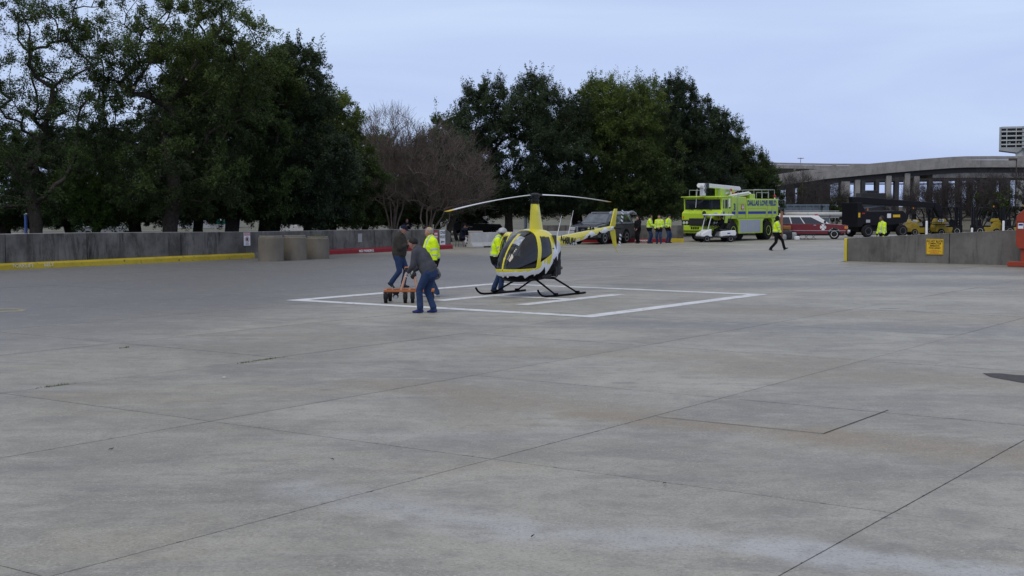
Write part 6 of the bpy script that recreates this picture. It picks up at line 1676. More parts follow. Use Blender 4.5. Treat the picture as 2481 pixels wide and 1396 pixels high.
# tail unit
b = MB(); b.prism([(-4.20, 1.74), (-4.48, 2.30), (-4.66, 2.30), (-4.52, 1.72)], 'y', -.015, .015); b.ob('upper_fin', M_HY, hel, bevel=.008)
b = MB(); b.prism([(-4.20, 1.68), (-4.46, 1.18), (-4.64, 1.18), (-4.52, 1.72)], 'y', -.014, .014); b.ob('lower_fin', M_HY, hel, bevel=.008)
b = MB(); b.box(-4.22, -3.98, -.62, 0, 1.71, 1.735); b.ob('tailplane', M_HY, hel)
b = MB(); b.path([(-4.5, 0, 1.2), (-4.62, 0, 1.06), (-4.72, 0, 1.0)], .012, 6); b.ob('tail_skid', M_HY, hel)
b = MB(); b.tube((-4.40, .0, 1.735), (-4.40, .24, 1.735), .04, .03, 10); b.ell((-4.4, .25, 1.735), (.06, .04, .06), 10, 6); b.ob('tail_gearbox', M_FRAME, hel)
TR = R(-10)
for s in (-1, 1):
    seg_m = [M_FRAME, M_FRAME, M_SIGNW, M_FRAME, M_SIGNW, M_FRAME, M_SIGNW, M_FRAME, M_SIGNW]
    cuts_ = [.04, .14, .2, .255, .31, .365, .42, .475, .50, .535]
    root = None
    for q in range(len(cuts_) - 1):
        b = MB(); Mx = Matrix.Translation((-4.40, .28, 1.735)) @ Matrix.Rotation(TR if s > 0 else TR + PI, 4, 'Y')
        ch = .03 if q == 0 else .05
        b.add([Mx @ Vector(p) for p in [(-ch, -.008, cuts_[q] - (.02 if q else 0)), (ch, -.004, cuts_[q]), (ch, .004, cuts_[q]), (-ch, .008, cuts_[q] - (.02 if q else 0)), (-ch, -.008, cuts_[q + 1] - .02), (ch, -.004, cuts_[q + 1]), (ch, .004, cuts_[q + 1]), (-ch, .008, cuts_[q + 1] - .02)]],
              [(0, 1, 2, 3), (4, 7, 6, 5), (0, 4, 5, 1), (1, 5, 6, 2), (2, 6, 7, 3), (3, 7, 4, 0)])
        o = b.ob('tail_rotor_blade' if q == 0 else 'blade_band', seg_m[q], hel if root is None else root)
        if root is None: root = o
# aerials and anti-collision light
for (x, y, h) in [(-1.05, .05, .62), (-1.75, .02, .66)]:
    zz0 = 1.49 if x > -1.2 else 1.60
    b = MB(); b.tube((x, y, zz0), (x - .27, y, zz0 + h), .012, .007, 6); b.ob('whip_aerial', M_WHITE, hel)
b = MB(); b.lathe([(.04, 0), (.04, .04), (.015, .07)], 10, M=Matrix.Translation((-3.2, 0, 1.71))); b.ob('beacon', M_FRAME, hel)
b = MB(); b.tube((-3.05, 0, 1.68), (-3.05, 0, 1.80), .035, .02, 8); b.ob('tail_light', M_FRAME, hel)
# skids
for s in (-1, 1):
    y = s * .965
    b = MB(); b.path([(1.42, y, .22), (1.33, y, .13), (1.2, y, .065), (1.02, y, .04), (.5, y, .03), (-1.05, y, .03)], .027, 10); sk = b.ob('skid', M_HB, hel, smooth=True)
    for x, xb in ((.52, .42), (-.62, -.5)):
        b = MB(); b.path([(xb, s * .28, .44), ((x + xb) / 2, s * .62, .25), (x, y, .05)], [.028, .025, .022], 10); b.ob('strut', M_HB, hel, smooth=True)
        b = MB(); b.box(x - .06, x + .06, y - .045, y + .045, .03, .1); b.ob('skid_clamp', M_HB, sk, bevel=.01)
for x in (.42, -.5):
    b = MB(); b.tube((x, -.32, .43), (x, .32, .43), .034, .034, 10); b.ob('cross_tube', M_HB, hel)

# ================================================================== PEOPLE
M_SKIN = mat('skin', (0.42, 0.22, 0.155), .55, var=.1, scale=14); M_SKIN2 = mat('skin_dark', (0.16, 0.085, 0.06), .55, var=.1, scale=14)
M_LIP = mat('lips', (0.25, 0.09, 0.075), .6); M_EYE = mat('eye_dark', (0.02, 0.016, 0.014), .3)
M_HIVIS = mat('hivis_fabric', (0.66, 0.92, 0.015), .75, spec=.2, var=.10, scale=9, bump=.55, bscale=1.0, bdist=0.05); M_REFL = mat('reflective_tape', (0.42, 0.44, 0.45), .5, var=.08)
M_JEANS = mat('blue_jeans', (0.028, 0.05, 0.115), .9, spec=.15, var=.18, scale=8, bump=.55, bscale=1.0, bdist=0.05); M_DENIM = mat('washed_denim', (0.05, 0.085, 0.17), .9, spec=.15, var=.18, scale=8, bump=.55, bscale=1.0, bdist=0.05)
M_NAVY = mat('navy_cloth', (0.012, 0.015, 0.03), .9, spec=.15, var=.25, bump=.55, bscale=1.0, bdist=0.05); M_BLACKC = mat('black_cloth', (0.011, 0.011, 0.013), .9, spec=.12, var=.3, bump=.55, bscale=1.0, bdist=0.05)
M_OLIVE = mat('olive_jacket', (0.045, 0.042, 0.036), .9, spec=.15, var=.13, scale=8, bump=.55, bscale=1.0, bdist=0.05); M_HOOD = mat('grey_hoodie', (0.068, 0.07, 0.082), .95, spec=.1, var=.13, scale=9, bump=.55, bscale=1.0, bdist=0.05)
M_SHOEB = mat('black_shoes', (0.012, 0.012, 0.012), .6); M_SHOEW = mat('white_trainers', (0.55, 0.55, 0.55), .6); M_SHOEBL = mat('blue_trainers', (0.012, 0.022, 0.13), .6)
M_HAIRD = mat('dark_hair', (0.012, 0.010, 0.009), .7); M_HAIRG = mat('grey_hair', (0.33, 0.31, 0.29), .8, var=.2, scale=30); M_GLOVE = mat('white_glove', (.6, .6, .58), .8)
M_PATT = mat('patterned', (.5, .5, .5), .9)

def seg_tube(mb, p0, p1, r0, r1, n=10, sq0=1.0, sq1=1.0, side=None):
    """closed rounded limb segment, optionally flattened front to back; side = unit sideways axis"""
    p0, p1 = Vector(p0), Vector(p1); d = p1 - p0; L_ = d.length; d.normalize()
    s = side if side is not None else (d.orthogonal() if abs(d.z) > .95 else d.cross(Vector((0, 0, 1))))
    s = (s - d * s.dot(d)).normalized(); f_ = d.cross(s)
    rows = []
    for a in (-80, -45, 0): rows.append((-math.sin(R(-a)) * r0, math.cos(R(a)) * r0, sq0))
    for t in (.33, .66): rows.append((L_ * t, r0 + (r1 - r0) * t, sq0 + (sq1 - sq0) * t))
    for a in (0, 45, 80): rows.append((L_ + math.sin(R(a)) * r1, math.cos(R(a)) * r1, sq1))
    b0 = len(mb.v)
    for (t, r, q) in rows:
        for i in range(n):
            a = 2 * PI * i / n; mb.v.append(tuple(p0 + d * t + s * (math.cos(a) * r) + f_ * (math.sin(a) * r * q)))
    k = len(rows)
    for j in range(k - 1):
        for i in range(n): mb.f.append((b0 + j * n + i, b0 + j * n + (i + 1) % n, b0 + (j + 1) * n + (i + 1) % n, b0 + (j + 1) * n + i))
    mb.f.append(tuple(b0 + i for i in range(n - 1, -1, -1))); mb.f.append(tuple(b0 + (k - 1) * n + i for i in range(n)))
    mb.m += [0] * ((k - 1) * n + 2)

def ik(a, b, l1, l2, pole):
    """middle joint of a two bone chain"""
    a, b = Vector(a), Vector(b); d = b - a; L_ = d.length
    if L_ > (l1 + l2) * .999: b = a + d * ((l1 + l2) * .999 / L_); d = b - a; L_ = d.length
    u = d.normalized(); x = (l1 * l1 - l2 * l2 + L_ * L_) / (2 * L_); h = math.sqrt(max(0, l1 * l1 - x * x))
    p = Vector(pole); p = (p - u * p.dot(u))
    p = p.normalized() if p.length > 1e-4 else u.orthogonal()
    return a + u * x + p * h, b

def hand_mesh(wrist, dirn, palm_n, curl, left, mb, mi, sc=1.0):
    """palm, four fingers with knuckle bends and a thumb"""
    d = Vector(dirn).normalized(); n = Vector(palm_n); n = (n - d * n.dot(d)).normalized(); s = d.cross(n) * (1 if left else -1)
    w0 = Vector(wrist)
    M = Matrix((s, d, n)).transposed().to_4x4(); M.translation = w0
    b = MB(); seg_tube(b, (0, .0, 0), (0, .075 * sc, 0), .034 * sc, .042 * sc, 10, .5, .42, Vector((1, 0, 0)))
    for k, (x, l_) in enumerate([(-.031, .068), (-.011, .078), (.010, .074), (.030, .058)]):
        p = Vector((x * sc, .095 * sc, 0)); a = 0.0
        for q, fr in enumerate((.45, .32, .23)):
            a += curl * (.75 if q == 0 else .95)
            e_ = p + Vector((x * .12 * sc, math.cos(a) * l_ * fr * 1.25 * sc, math.sin(a) * l_ * fr * 1.25 * sc))
            r_ = (.0095 - .001 * q) * sc; b.tube(p, e_, r_, r_ * .92, 6); p = e_
    p = Vector((-.034 * sc, .03 * sc, .006 * sc)); a = .35
    for q, l_ in enumerate((.04, .032)):
        e_ = p + Vector((-math.sin(.65 - .3 * q) * l_, math.cos(.65) * l_, math.sin(curl * .5 + .2) * l_ * (.6 + q * .5))) * sc
        b.tube(p, e_, .0115 * sc, .0095 * sc, 6); p = e_
    base = len(mb.v)
    for v in b.v: mb.v.append(tuple(M @ Vector(v)))
    for f_ in b.f: mb.f.append(tuple(base + i for i in f_))
    mb.m += [mi] * len(b.f)

def person(loc, rz, label, h=1.78, hip_z=None, hip_x=0.0, lean=0.05, twist=0.0, head_pitch=0.0, head_yaw=0.0,
           feet=((0.06, .10, 0, 0), (-.06, -.10, 0, 0)), hands=None, elbows=((-.6, .5, -.4), (-.6, -.5, -.4)),
           top='M_OLIVE', trousers=M_JEANS, shoes=M_SHOEB, hair=M_HAIRD, skin=M_SKIN, hivis=False, cap=None, long_dark=False, vox=.016, knees=((1, .1, 0), (1, -.1, 0)), curl=(.45, .45), glove=None, palms=None, helmet=None, hood=False, beard=False, bulk=1.0, bald_spot=None):
    vox *= 1.12
    """faces +x locally. feet: (x,y,z,pitch) per side (left,right); hands: wrist targets"""
    s = h / 1.78
    e = empty('person', loc, rz, label, 'person')
    hz_ = (hip_z if hip_z is not None else .93) * s
    hip = Vector((hip_x * s, 0, hz_))
    up = Vector((math.sin(lean), 0, math.cos(lean))); fw = Vector((math.cos(lean), 0, -math.sin(lean)))
    side = Vector((0, 1, 0)); tw = Matrix.Rotation(twist, 3, up); sh_side = tw @ side; fw2 = tw @ fw
    waist = hip + up * .14 * s; chest = hip + up * .36 * s; neck = hip + up * .55 * s + fw * .01 * s
    shl = [hip + up * .49 * s + sh_side * (.175 * s * bulk), hip + up * .49 * s - sh_side * (.175 * s * bulk)]
    hd_d = (Matrix.Rotation(head_yaw, 3, 'Z') @ Vector((math.cos(head_pitch + lean * .4), 0, -math.sin(head_pitch + lean * .4)))).normalized()
    hd_s = Vector((0, 0, 1)).cross(hd_d).normalized(); hd_u = hd_d.cross(hd_s)
    nk_top = neck + (up * .6 + hd_u * .4) * .066 * s + hd_d * .015 * s
    hc = nk_top + hd_u * .10 * s + hd_d * .025 * s
    topm = globals()[top] if isinstance(top, str) else top
    mats = [topm, trousers, shoes, skin, M_REFL, M_BLACKC, M_LIP, M_EYE, glove or skin]
    caps = []                       # (p0,p1,r0,r1, region)
    mb = MB()
    def limb(p0, p1, r0, r1, reg, sq0=1.0, sq1=1.0, sd=None):
        seg_tube(mb, p0, p1, r0 * s, r1 * s, 12, sq0, sq1, sd); caps.append((Vector(p0), Vector(p1), r0 * s, r1 * s, reg, sq0))
    bulk *= 1.13; b_ = bulk
    # torso
    limb(hip - up * .03 * s, waist, .165 * b_, .160 * b_, 'hips', .8, .82, side)
    limb(waist, chest, .165 * b_, .182 * b_, 'torso', .88, .84, sh_side)
    limb(chest, hip + up * .47 * s, .178 * b_, .150 * b_, 'torso', .84, .70, sh_side)
    for k in (0, 1): limb(chest + (shl[k] - chest) * .55, shl[k], .095 * b_, .078 * b_, 'torso')
    if topm is not None: limb(hip + up * .02 * s, waist, .178 * b_, .178 * b_, 'hem', .88, .92, side)
    limb(neck - up * .06 * s, nk_top, .062, .056, 'neck')
    if hood: limb(neck - fw * .07 * s - up * .02 * s, neck - fw * .05 * s + up * .03 * s + side * .001, .085, .07, 'torso', .8, .8, side)
    else: limb(neck - up * .05 * s, neck + up * .015 * s, .085, .07, 'collar')
    # legs
    ank = []
    for k in (0, 1):
        fx0, fy0, fz0, pt = feet[k]
        a = Vector((fx0 * s, fy0 * s, (.085 + fz0) * s))
        hj = hip + side * ((.095 if k == 0 else -.095) * s) - up * .02 * s
        kn, a = ik(hj, a, .44 * s, .43 * s, knees[k]); ank.append(a)
        limb(hj, kn, .100 * b_, .082, 'leg', .95, .95); limb(kn, a + (kn - a).normalized() * .04 * s, .080, .068, 'leg')
        limb(a + (kn - a) * .35, a + (kn - a) * .08, .074, .076, 'leg')
        fd = Vector((math.cos(pt), 0, -math.sin(pt))); fd = Matrix.Rotation(.12 if k == 0 else -.12, 3, 'Z') @ fd
        fu = Vector((math.sin(pt), 0, math.cos(pt)))
        limb(a - fd * .045 * s - fu * .045 * s, a + fd * .09 * s - fu * .05 * s, .040, .042, 'shoe'); limb(a + fd * .07 * s - fu * .052 * s, a + fd * .165 * s - fu * .06 * s, .042, .030, 'shoe')
        limb(a, a - fu * .03 * s, .05, .045, 'shoe')
    # arms
    hd_info = []
    for k in (0, 1):
        tgt = hands[k] if hands else (.05, .27 if k == 0 else -.27, .80)
        tgt = Vector(tgt) * s
        el, wr = ik(shl[k], tgt, .30 * s, .26 * s, elbows[k])
        limb(shl[k], el, .078 * b_, .062 * b_, 'arm_up'); limb(el, wr - (wr - el).normalized() * .02 * s, .062 * b_, .05, 'arm_lo')
        limb(wr - (wr - el).normalized() * .05 * s, wr, .034, .030, 'wrist')
        hd_info.append((wr, (wr - el).normalized()))
    # head
    def H(x, y, z): return hc + hd_d * (x * s) + hd_s * (y * s) + hd_u * (z * s)
    hm0 = len(caps)
    limb(H(-.018, 0, .035), H(.0, 0, .045), .098, .096, 'head', 1.0, 1.0, hd_s)
    limb(H(.02, 0, -.02), H(.025, 0, .03), .076, .082, 'head', 1.0, 1.0, hd_s)
    limb(H(.035, 0, -.075), H(.03, 0, -.02), .048, .068, 'head', .9, .95, hd_s)
    limb(H(.095, 0, -.005), H(.112, 0, -.028), .011, .015, 'head'); limb(H(.075, -.03, .028), H(.075, .03, .028), .022, .022, 'head')
    limb(H(.078, -.012, -.062), H(.078, .012, -.062), .017, .017, 'head')
    for sy in (-1, 1): limb(H(-.005, sy * .083, -.02), H(-.01, sy * .087, .022), .014, .017, 'head')
    me = mb.mesh('b', M_BLACK)
    o = bpy.data.objects.new('b', me)
    md = o.modifiers.new('r', 'REMESH'); md.mode = 'VOXEL'; md.voxel_size = vox
    m2 = o.modifiers.new('s', 'SMOOTH'); m2.factor = .5; m2.iterations = 3
    me = evaluated(o)
    nv = len(me.vertices); V_ = np.empty(nv * 3, np.float32); me.vertices.foreach_get('co', V_); V_ = V_.reshape(-1, 3)
    nf = len(me.polygons); Fc = np.empty(nf * 3, np.float32); me.polygons.foreach_get('center', Fc); Fc = Fc.reshape(-1, 3)
    # nearest limb decides the cloth
    best = np.full(nf, 1e9); reg = np.zeros(nf, int); tpar = np.zeros(nf)
    for q, (p0, p1, r0, r1, rg_, sq) in enumerate(caps):
        a = np.array(p0); d = np.array(p1) - a; l2 = max(1e-9, float(d @ d)); t = np.clip(((Fc - a) @ d) / l2, 0, 1)
        dist = np.linalg.norm(Fc - (a + t[:, None] * d), axis=1) / (r0 + (r1 - r0) * t)
        m = dist < best; best[m] = dist[m]; reg[m] = q; tpar[m] = t[m]
    names = np.array([c[4] for c in caps])[reg]
    mi = np.zeros(nf, np.int32)
    rel = Fc - np.array(hip); hgt = rel @ np.array(up) / s; lat = rel @ np.array(sh_side) / s; dep = rel @ np.array(fw2) / s
    mi[np.isin(names, ['leg'])] = 1; mi[names == 'shoe'] = 2
    mi[np.isin(names, ['head', 'neck'])] = 3; mi[names == 'wrist'] = 8
    mi[(names == 'collar')] = 5 if hivis else 0
    hipm = np.isin(names, ['hips', 'hem', 'leg']) & (hgt < (-.06 if not hivis else -.02)); mi[hipm] = 1
    mi[np.isin(names, ['leg']) & (hgt > .03)] = 0
    if hivis:
        tor = np.isin(names, ['torso', 'hem', 'hips', 'arm_up', 'arm_lo'])
        low = np.isin(names, ['hips', 'hem', 'leg']) & (hgt < .055) & (hgt > -.17); mi[low] = 5
        torso = np.isin(names, ['torso', 'hem', 'hips'])
        mi[torso & (hgt > .06) & (hgt < .10)] = 4
        mi[torso & (np.abs(np.abs(lat) - .105) < .022) & (hgt > .10)] = 4
        arm = names == 'arm_lo'; mi[arm & (tpar > .15) & (tpar < .32)] = 4; mi[arm & (tpar > .78)] = 5
        arm = names == 'arm_up'; mi[arm & (tpar > .62) & (tpar < .8)] = 4
    out_ = MB()
    out_.v = [tuple(p) for p in V_]; out_.f = [tuple(p.vertices) for p in me.polygons]; out_.m = [int(x) for x in mi]
    bpy.data.meshes.remove(me)
    for k in (0, 1):
        wr, dn = hd_info[k]
        pn = palms[k] if palms else ((0, -1, 0) if k == 0 else (0, 1, 0))
        hand_mesh(wr - dn * .01, dn, pn, curl[k], k == 0, out_, 8, s)
    for sy in (-1, 1): out_.ell(H(.084, sy * .032, .012), (.009 * s, .011 * s, .008 * s), 8, 6, 7)
    out_.ell(H(.092, 0, -.052), (.006 * s, .021 * s, .006 * s), 8, 6, 6)
    bo = out_.ob('body', mats, e, smooth=True, fix=False)
    # hair, cap, helmet
    Mh = Matrix((hd_d, hd_s, hd_u)).transposed().to_4x4(); Mh.translation = hc
    def HM(mbx): mbx.v = [tuple(Mh @ (Vector(v) * s)) for v in mbx.v]; return mbx
    def dome(rx, ry, rz_, cx, cz_, front, back, bottom, mt, nm):
        b = MB(); n, kk = 20, 10; vs = []; fs = []
        for j in range(kk + 1):
            for i in range(n):
                a = 2 * PI * i / n; c = math.cos(a)
                lim = bottom + (front - bottom) * max(0, c) ** .8 + (back - bottom) * max(0, -c) ** .8   # polar angle limit
                ph = lim * j / kk
                jit = 1 + .02 * math.sin(9 * a + 5 * j)
                vs.append((cx + rx * math.sin(ph) * c * jit, ry * math.sin(ph) * math.sin(a) * jit, cz_ + rz_ * math.cos(ph) * jit))
        for j in range(kk):
            for i in range(n): fs.append((j * n + i, j * n + (i + 1) % n, (j + 1) * n + (i + 1) % n, (j + 1) * n + i))
        b.add(vs, fs); HM(b); oo = b.ob(nm, mt, e, smooth=True)
        md = oo.modifiers.new('t', 'SOLIDIFY'); md.thickness = .012; md.offset = -1
        return oo
    if hair is not None: dome(.107, .101, .109, -.016, .038, R(50), R(138), R(113), hair, 'hair')
    if cap is not None:
        c_ = dome(.110, .104, .112, -.008, .05, R(80), R(96), R(88), cap, 'cap')
        b = MB(); n = 10; vs = []
        for i in range(n + 1):
            a = -PI * .36 + PI * .72 * i / n; vs += [(.07 * math.cos(a) + .03, .095 * math.sin(a), .068), (.098 + .085 * math.cos(a), .08 * math.sin(a), .052)]
        b.add(vs + [(v[0], v[1], v[2] - .007) for v in vs], [(2 * i, 2 * i + 1, 2 * i + 3, 2 * i + 2) for i in range(n)] + [(len(vs) + 2 * i, len(vs) + 2 * i + 2, len(vs) + 2 * i + 3, len(vs) + 2 * i + 1) for i in range(n)]); HM(b); b.ob('cap_peak', cap, c_)
    if helmet is not None:
        hl = dome(.128, .120, .125, -.008, .035, R(70), R(118), R(108), helmet, 'helmet')
        for sy in (-1, 1):
            b = MB(); b.tube((.0, sy * .09, -.01), (.0, sy * .125, -.01), .045, .038, 12); HM(b); b.ob('ear_cup', M_FRAME, hl)
        b = MB(); b.path([(.03, .11, -.02), (.09, .08, -.06), (.11, .02, -.065)], .006, 6); HM(b); b.ob('microphone', M_FRAME, hl)
    if bald_spot is not None:
        b = MB(); b.path([(-.02, -.1, .08), (.0, -.06, .135), (.0, .06, .135), (-.02, .1, .08)], .012, 6); HM(b); b.ob('headband', bald_spot, e)
    return e

def face(dx, dy): return math.atan2(dy, dx)

# --- three men and the dolly left of the helicopter
person(G(966, 697), face(1, -.25), 'man in dark cap and olive jacket walking beside the dolly, hands at chest', 1.84, hip_x=.02, lean=.06, head_pitch=.35, head_yaw=-.1,
       feet=((.10, .09, 0, 0), (-.20, -.09, .05, .55)), hands=((.27, .05, 1.24), (.27, -.04, 1.22)), elbows=((-.5, .8, -.8), (-.5, -.8, -.8)), palms=((0, -.3, 1), (0, .3, 1)), curl=(.7, .7),
       top=M_OLIVE, cap=M_NAVY, hair=M_HAIRG, bulk=1.16)
person(G(1031, 758), face(-1, .42), 'man in grey hooded top bending forward to push the orange dolly', 1.80, hip_z=.92, hip_x=-.10, lean=.52, head_pitch=.25,
       feet=((.08, .10, 0, 0), (-.16, -.10, 0, .05)), hands=((.36, .12, .90), (.36, -.12, .92)), elbows=((-.6, .6, -.3), (-.8, -.6, .1)), palms=((0, 0, -1), (0, 0, -1)), curl=(.95, .95),
       top=M_HOOD, trousers=M_JEANS, shoes=M_SHOEBL, hair=M_HAIRD, hood=True, bulk=1.08, glove=M_GLOVE, knees=((1, .1, .2), (1, -.1, .2)))
hv = person(G(1046, 719), face(-1, -.35), 'grey haired man in yellow safety jacket and jeans holding a flight helmet', 1.82, lean=.02, head_pitch=.05, head_yaw=.1,
       feet=((-.12, .12, 0, 0), (.14, -.10, 0, 0)), hands=((.0, .34, .78), (.22, -.20, .98)), elbows=((-.6, .5, -.4), (-.7, -.5, -.3)), palms=((0, -1, 0), (0, 1, 0)), curl=(.9, .6),
       top=M_HIVIS, hivis=True, trousers=M_DENIM, shoes=M_SHOEW, hair=M_HAIRG, bulk=1.26, bald_spot=M_SIGNY)
p = G(1046, 719)
hl = empty('flight_helmet', (p.x + .12, p.y - .36, .50), R(200), 'grey flight helmet with cable hanging from the standing man hand', 'helmet')
b = MB(); b.ell((0, 0, .1), (.15, .125, .135), 18, 12); b.ob('shell', mat('helmet_grey', (.12, .125, .12), .5), hl, smooth=True)
b = MB(); b.ell((.06, 0, .08), (.10, .118, .085), 16, 10); b.ob('visor', M_CARGLASS, hl, smooth=True)
b = MB(); b.path([(-.08, .06, .2), (-.02, .14, .27), (.0, .2, .2), (-.02, .2, .12)], .008, 6); b.box(-.04, .0, .185, .215, .05, .13); b.ob('cable', M_FRAME, hl)
b = MB(); b.path([(.02, .06, .02), (.05, .1, -.08), (.04, .12, -.14)], .007, 6); b.ell((.04, .12, -.15), (.03, .02, .02), 8, 6); b.ob('microphone', M_FRAME, hl)

# orange wheeled dolly
M_ORANGE = mat('dolly_orange', (.40, .12, .03), .5, var=.1, dirt=.1); M_POLE = mat('dolly_handle', (.42, .24, .17), .6)
dl = empty('wheeled_dolly', G(991, 734), R(2), 'orange low dolly on small black wheels with an A-shaped handle', 'dolly')
for y in (-.03, .62):
    b = MB(); b.box(-.62, .62, y - .03, y + .03, .27, .32); b.ob('side_rail', M_ORANGE, dl, bevel=.006)
for x in (-.59, .0, .59):
    b = MB(); b.box(x - .03, x + .03, .0, .59, .275, .315); b.ob('cross_rail', M_ORANGE, dl, bevel=.006)
for (x, y) in [(-.57, -.03), (-.09, -.03), (.09, -.03), (.57, -.03), (-.5, .62), (.5, .62)]:
    if (x, y) == (.57, .62): continue
    t_ = wheel(dl, x, y, .125, .085, -1 if x < 0 else 1, M_LIFTG, 0, .5, axis='x')
    b = MB(); b.box(x - .056, x - .048, y - .03, y + .03, .1, .27); b.box(x + .048, x + .056, y - .03, y + .03, .1, .27); b.box(x - .056, x + .056, y - .04, y + .04, .252, .268); b.ob('caster_fork', M_FRAME, dl)
b = MB(); b.tube((-.20, .1, .30), (-.04, .25, .84), .035, .03, 10); b.ob('handle_strut', M_POLE, dl)
b = MB(); b.tube((.20, .1, .30), (.10, .25, .84), .035, .03, 10); b.ob('handle_strut', M_POLE, dl)
b = MB(); b.box(-.12, .2, .2, .32, .80, .88); b.ob('handle_head', M_ORANGE, dl, bevel=.02)
b = MB(); b.box(-.1, -.02, .14, .2, .76, .86); b.ell((.10, .22, .68), (.08, .08, .11), 12, 8); b.ob('winch', M_FRAME, dl)
b = MB(); b.ell((-.33, .1, .26), (.09, .08, .07), 12, 8); b.tube((-.33, .02, .16), (-.33, .18, .16), .07, .07, 14); b.ob('pump_motor', M_FRAME, dl)
b = MB(); b.tube((-.33, -.004, .14), (-.33, .018, .14), .05, .05, 14); b.ob('motor_cap', M_STEEL, dl)
b = MB(); b.tube((-.41, 0, .31), (-.41, 0, .40), .008, .008, 6); b.ob('pin', M_STEEL, dl)

# --- man at the open helicopter door
person(G(1203, 708.5), face(1, -.1), 'man in yellow safety jacket and white headset helmet leaning at the helicopter door', 1.80, lean=.10, head_pitch=.4,
       feet=((-.10, .12, 0, 0), (.12, -.10, 0, 0)), hands=((.34, .18, 1.12), (.34, -.12, 1.14)), elbows=((-.5, .7, -.6), (-.5, -.7, -.6)),
       top=M_HIVIS, hivis=True, trousers=M_JEANS, hair=M_HAIRD, helmet=mat('helmet_white', (.42, .43, .45), .35), bulk=1.08)
# --- group by the far wall
person(G(1573, 590), face(1, -.15), 'man in yellow safety jacket gesturing, leftmost of the three men', 1.80, hands=((.38, .12, 1.15), (.36, -.1, 1.10)), head_yaw=-.1, top=M_HIVIS, hivis=True, hair=M_HAIRD, vox=.022, bulk=1.1, palms=((0, 0, 1), (0, 0, 1)))
person(G(1597, 591), face(-.5, -1), 'man in yellow safety jacket facing forward, middle of the three men', 1.80, hands=((.16, .12, 1.0), (.12, -.25, .84)), head_yaw=.3, top=M_HIVIS, hivis=True, hair=M_HAIRD, vox=.022, bulk=1.1, feet=((.04, .13, 0, 0), (.0, -.13, 0, 0)))
person(G(1618, 589), face(.9, -.6), 'man in dark cap and yellow safety jacket, rightmost of the three men', 1.82, hands=((.05, .27, .82), (.2, -.15, .98)), top=M_HIVIS, hivis=True, cap=M_NAVY, hair=M_HAIRD, vox=.022, bulk=1.1)
person(G(1546, 590), face(-.7, -.9), 'person in black clothes standing at the raised tailgate of the grey car', 1.72, hands=((.28, .1, .95), (.28, -.12, 1.0)), top=M_BLACKC, trousers=M_BLACKC, hair=M_HAIRD, vox=.022)
# --- driver in the golf cart
gp_ = gc.matrix_basis @ Vector((-.32, .2, 0))
person((gp_.x, gp_.y, 0), ga, 'driver in black sitting in the white golf cart', 1.72, hip_z=.97, lean=-.05, feet=((.62, .12, .36, 0), (.62, -.12, .36, 0)), hands=((.44, .06, 1.08), (.44, -.08, 1.08)), top=M_BLACKC, trousers=M_BLACKC, skin=M_SKIN2, hair=M_HAIRD, vox=.022, knees=((1, .1, .8), (1, -.1, .8)))
# --- walker
person(G(1881, 607), face(1, -.2), 'man in yellow safety jacket and black trousers striding past the fire truck', 1.86, hip_z=.88, lean=.03, feet=((.40, .08, .03, -.45), (-.30, -.08, .01, .25)), hands=((-.18, .26, .78), (.24, -.2, .84)), top=M_HIVIS, hivis=True, trousers=M_BLACKC, hair=None, cap=None, skin=M_SKIN2, helmet=None, vox=.02, bulk=1.16)
wk = [o for o in COL.objects if o.name.startswith('person')][-1]
p = G(1881, 607)
b = MB(); b.ell((.04, 0, 1.70), (.125, .115, .155), 16, 12); b.ell((-.02, 0, 1.56), (.12, .125, .08), 14, 8); b.ob('hood', M_BLACKC, wk, smooth=True)
# --- man behind the ramp wall
person(XY(2138, 66), face(-1, -.35), 'man in yellow safety jacket with yellow gloves walking behind the ramp wall', 1.88, hands=((.12, .26, .84), (.16, -.27, .80)), top=M_HIVIS, hivis=True, trousers=M_BLACKC, hair=M_HAIRD, vox=.02, glove=mat('yellow_glove', (.5, .55, .03), .8), skin=M_SKIN2, feet=((.2, .1, 0, 0), (-.2, -.1, 0, .2)))
# --- photographer sitting by the wall end, watcher behind the wall
pp_ = G(1118, 599)
person((pp_.x, pp_.y + .5, 0), face(1, -.3), 'photographer in dark clothes sitting beyond the wall end aiming a camera', 1.75, hip_z=.52, lean=.22, feet=((.42, .14, 0, 0), (.42, -.14, 0, 0)), hands=((.36, .05, 1.13), (.36, -.06, 1.12)), top=M_NAVY, trousers=M_BLACKC, cap=M_BLACKC, hair=M_HAIRD, vox=.02, knees=((1, .1, .9), (1, -.1, .9)), curl=(.8, .8))
cm = empty('camera_with_lens', (pp_.x + .36, pp_.y + .4, 1.16), face(1, -.3), 'black camera with long lens held by the seated photographer', 'camera')
b = MB(); b.box(-.04, .05, -.07, .07, -.05, .06); b.ob('camera_body', M_FRAME, cm, bevel=.01)
b = MB(); b.tube((.05, 0, 0), (.26, 0, 0), .04, .045, 12); b.ob('lens', M_FRAME, cm)
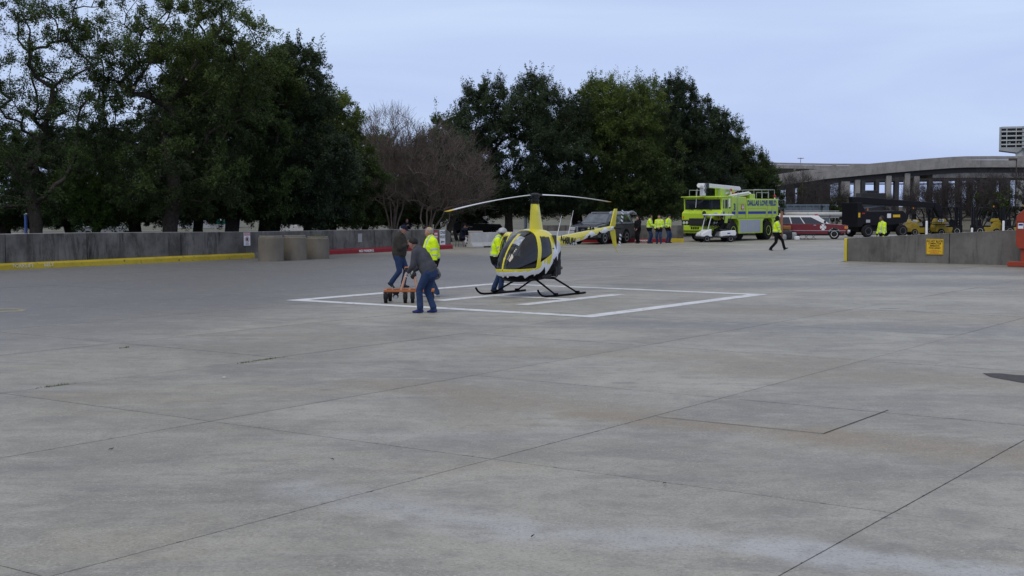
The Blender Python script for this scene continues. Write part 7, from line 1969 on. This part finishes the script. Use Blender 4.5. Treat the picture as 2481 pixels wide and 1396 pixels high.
ch = empty('camp_chair', (pp_.x - .05, pp_.y + .52, 0), face(1, -.3), 'dark folding camp chair under the seated photographer', 'chair')
b = MB(); b.box(-.26, .26, -.28, .28, .36, .41); b.ob('seat', M_BLACKC, ch, bevel=.02)
b = MB(); b.prism([(-.28, .4), (-.24, .4), (-.38, .95), (-.42, .95)], 'y', -.28, .28); b.ob('backrest', M_BLACKC, ch, bevel=.015)
for sx in (-1, 1):
    for sy in (-1, 1):
        b = MB(); b.tube((sx * .24, sy * .27, 0), (sx * .2, sy * .26, .38), .014, .014, 6); b.ob('leg', M_FRAME, ch)
# checked blanket over the knees: cloth folds with printed blotches
mp_ = bpy.data.materials.new('blotched_cloth'); mp_.use_nodes = True; g = NG(mp_); geo = g.n('ShaderNodeNewGeometry')
g.l(g.mix(g.ramp(g.noise(geo.outputs['Position'], 11, 2), .48, .53), (.02, .02, .025), (.6, .6, .62)), mp_.node_tree.nodes['Principled BSDF'].inputs['Base Color'])
bk = empty('blanket', (pp_.x + .22, pp_.y + .38, 0), face(1, -.3), 'black and white blotched blanket over the photographer knees', 'blanket')
b = MB(); nu, nv_ = 14, 10; vs = []
for i in range(nu + 1):
    for j in range(nv_ + 1):
        u, v = i / nu, j / nv_; a = (u - .5) * 2.6
        vs.append((.30 * math.cos(a) * (.9 + .1 * math.sin(j * 2.1)) + .03 * math.sin(9 * u + j), .34 * math.sin(a) + .02 * math.sin(7 * v + i), .62 - .58 * v ** 1.1 + .02 * math.sin(i * 1.9)))
b.add(vs, [(i * (nv_ + 1) + j, (i + 1) * (nv_ + 1) + j, (i + 1) * (nv_ + 1) + j + 1, i * (nv_ + 1) + j + 1) for i in range(nu) for j in range(nv_)])
o = b.ob('cloth', mp_, bk, smooth=True, fix=False); md = o.modifiers.new('t', 'SOLIDIFY'); md.thickness = .012
person(XY(985, 80), face(.6, -1), 'person in dark clothes standing behind the wall above the olive jacket man', 1.60, hands=((.22, .08, 1.3), (.22, -.1, 1.3)), top=M_NAVY, trousers=M_BLACKC, hair=M_HAIRD, vox=.022)
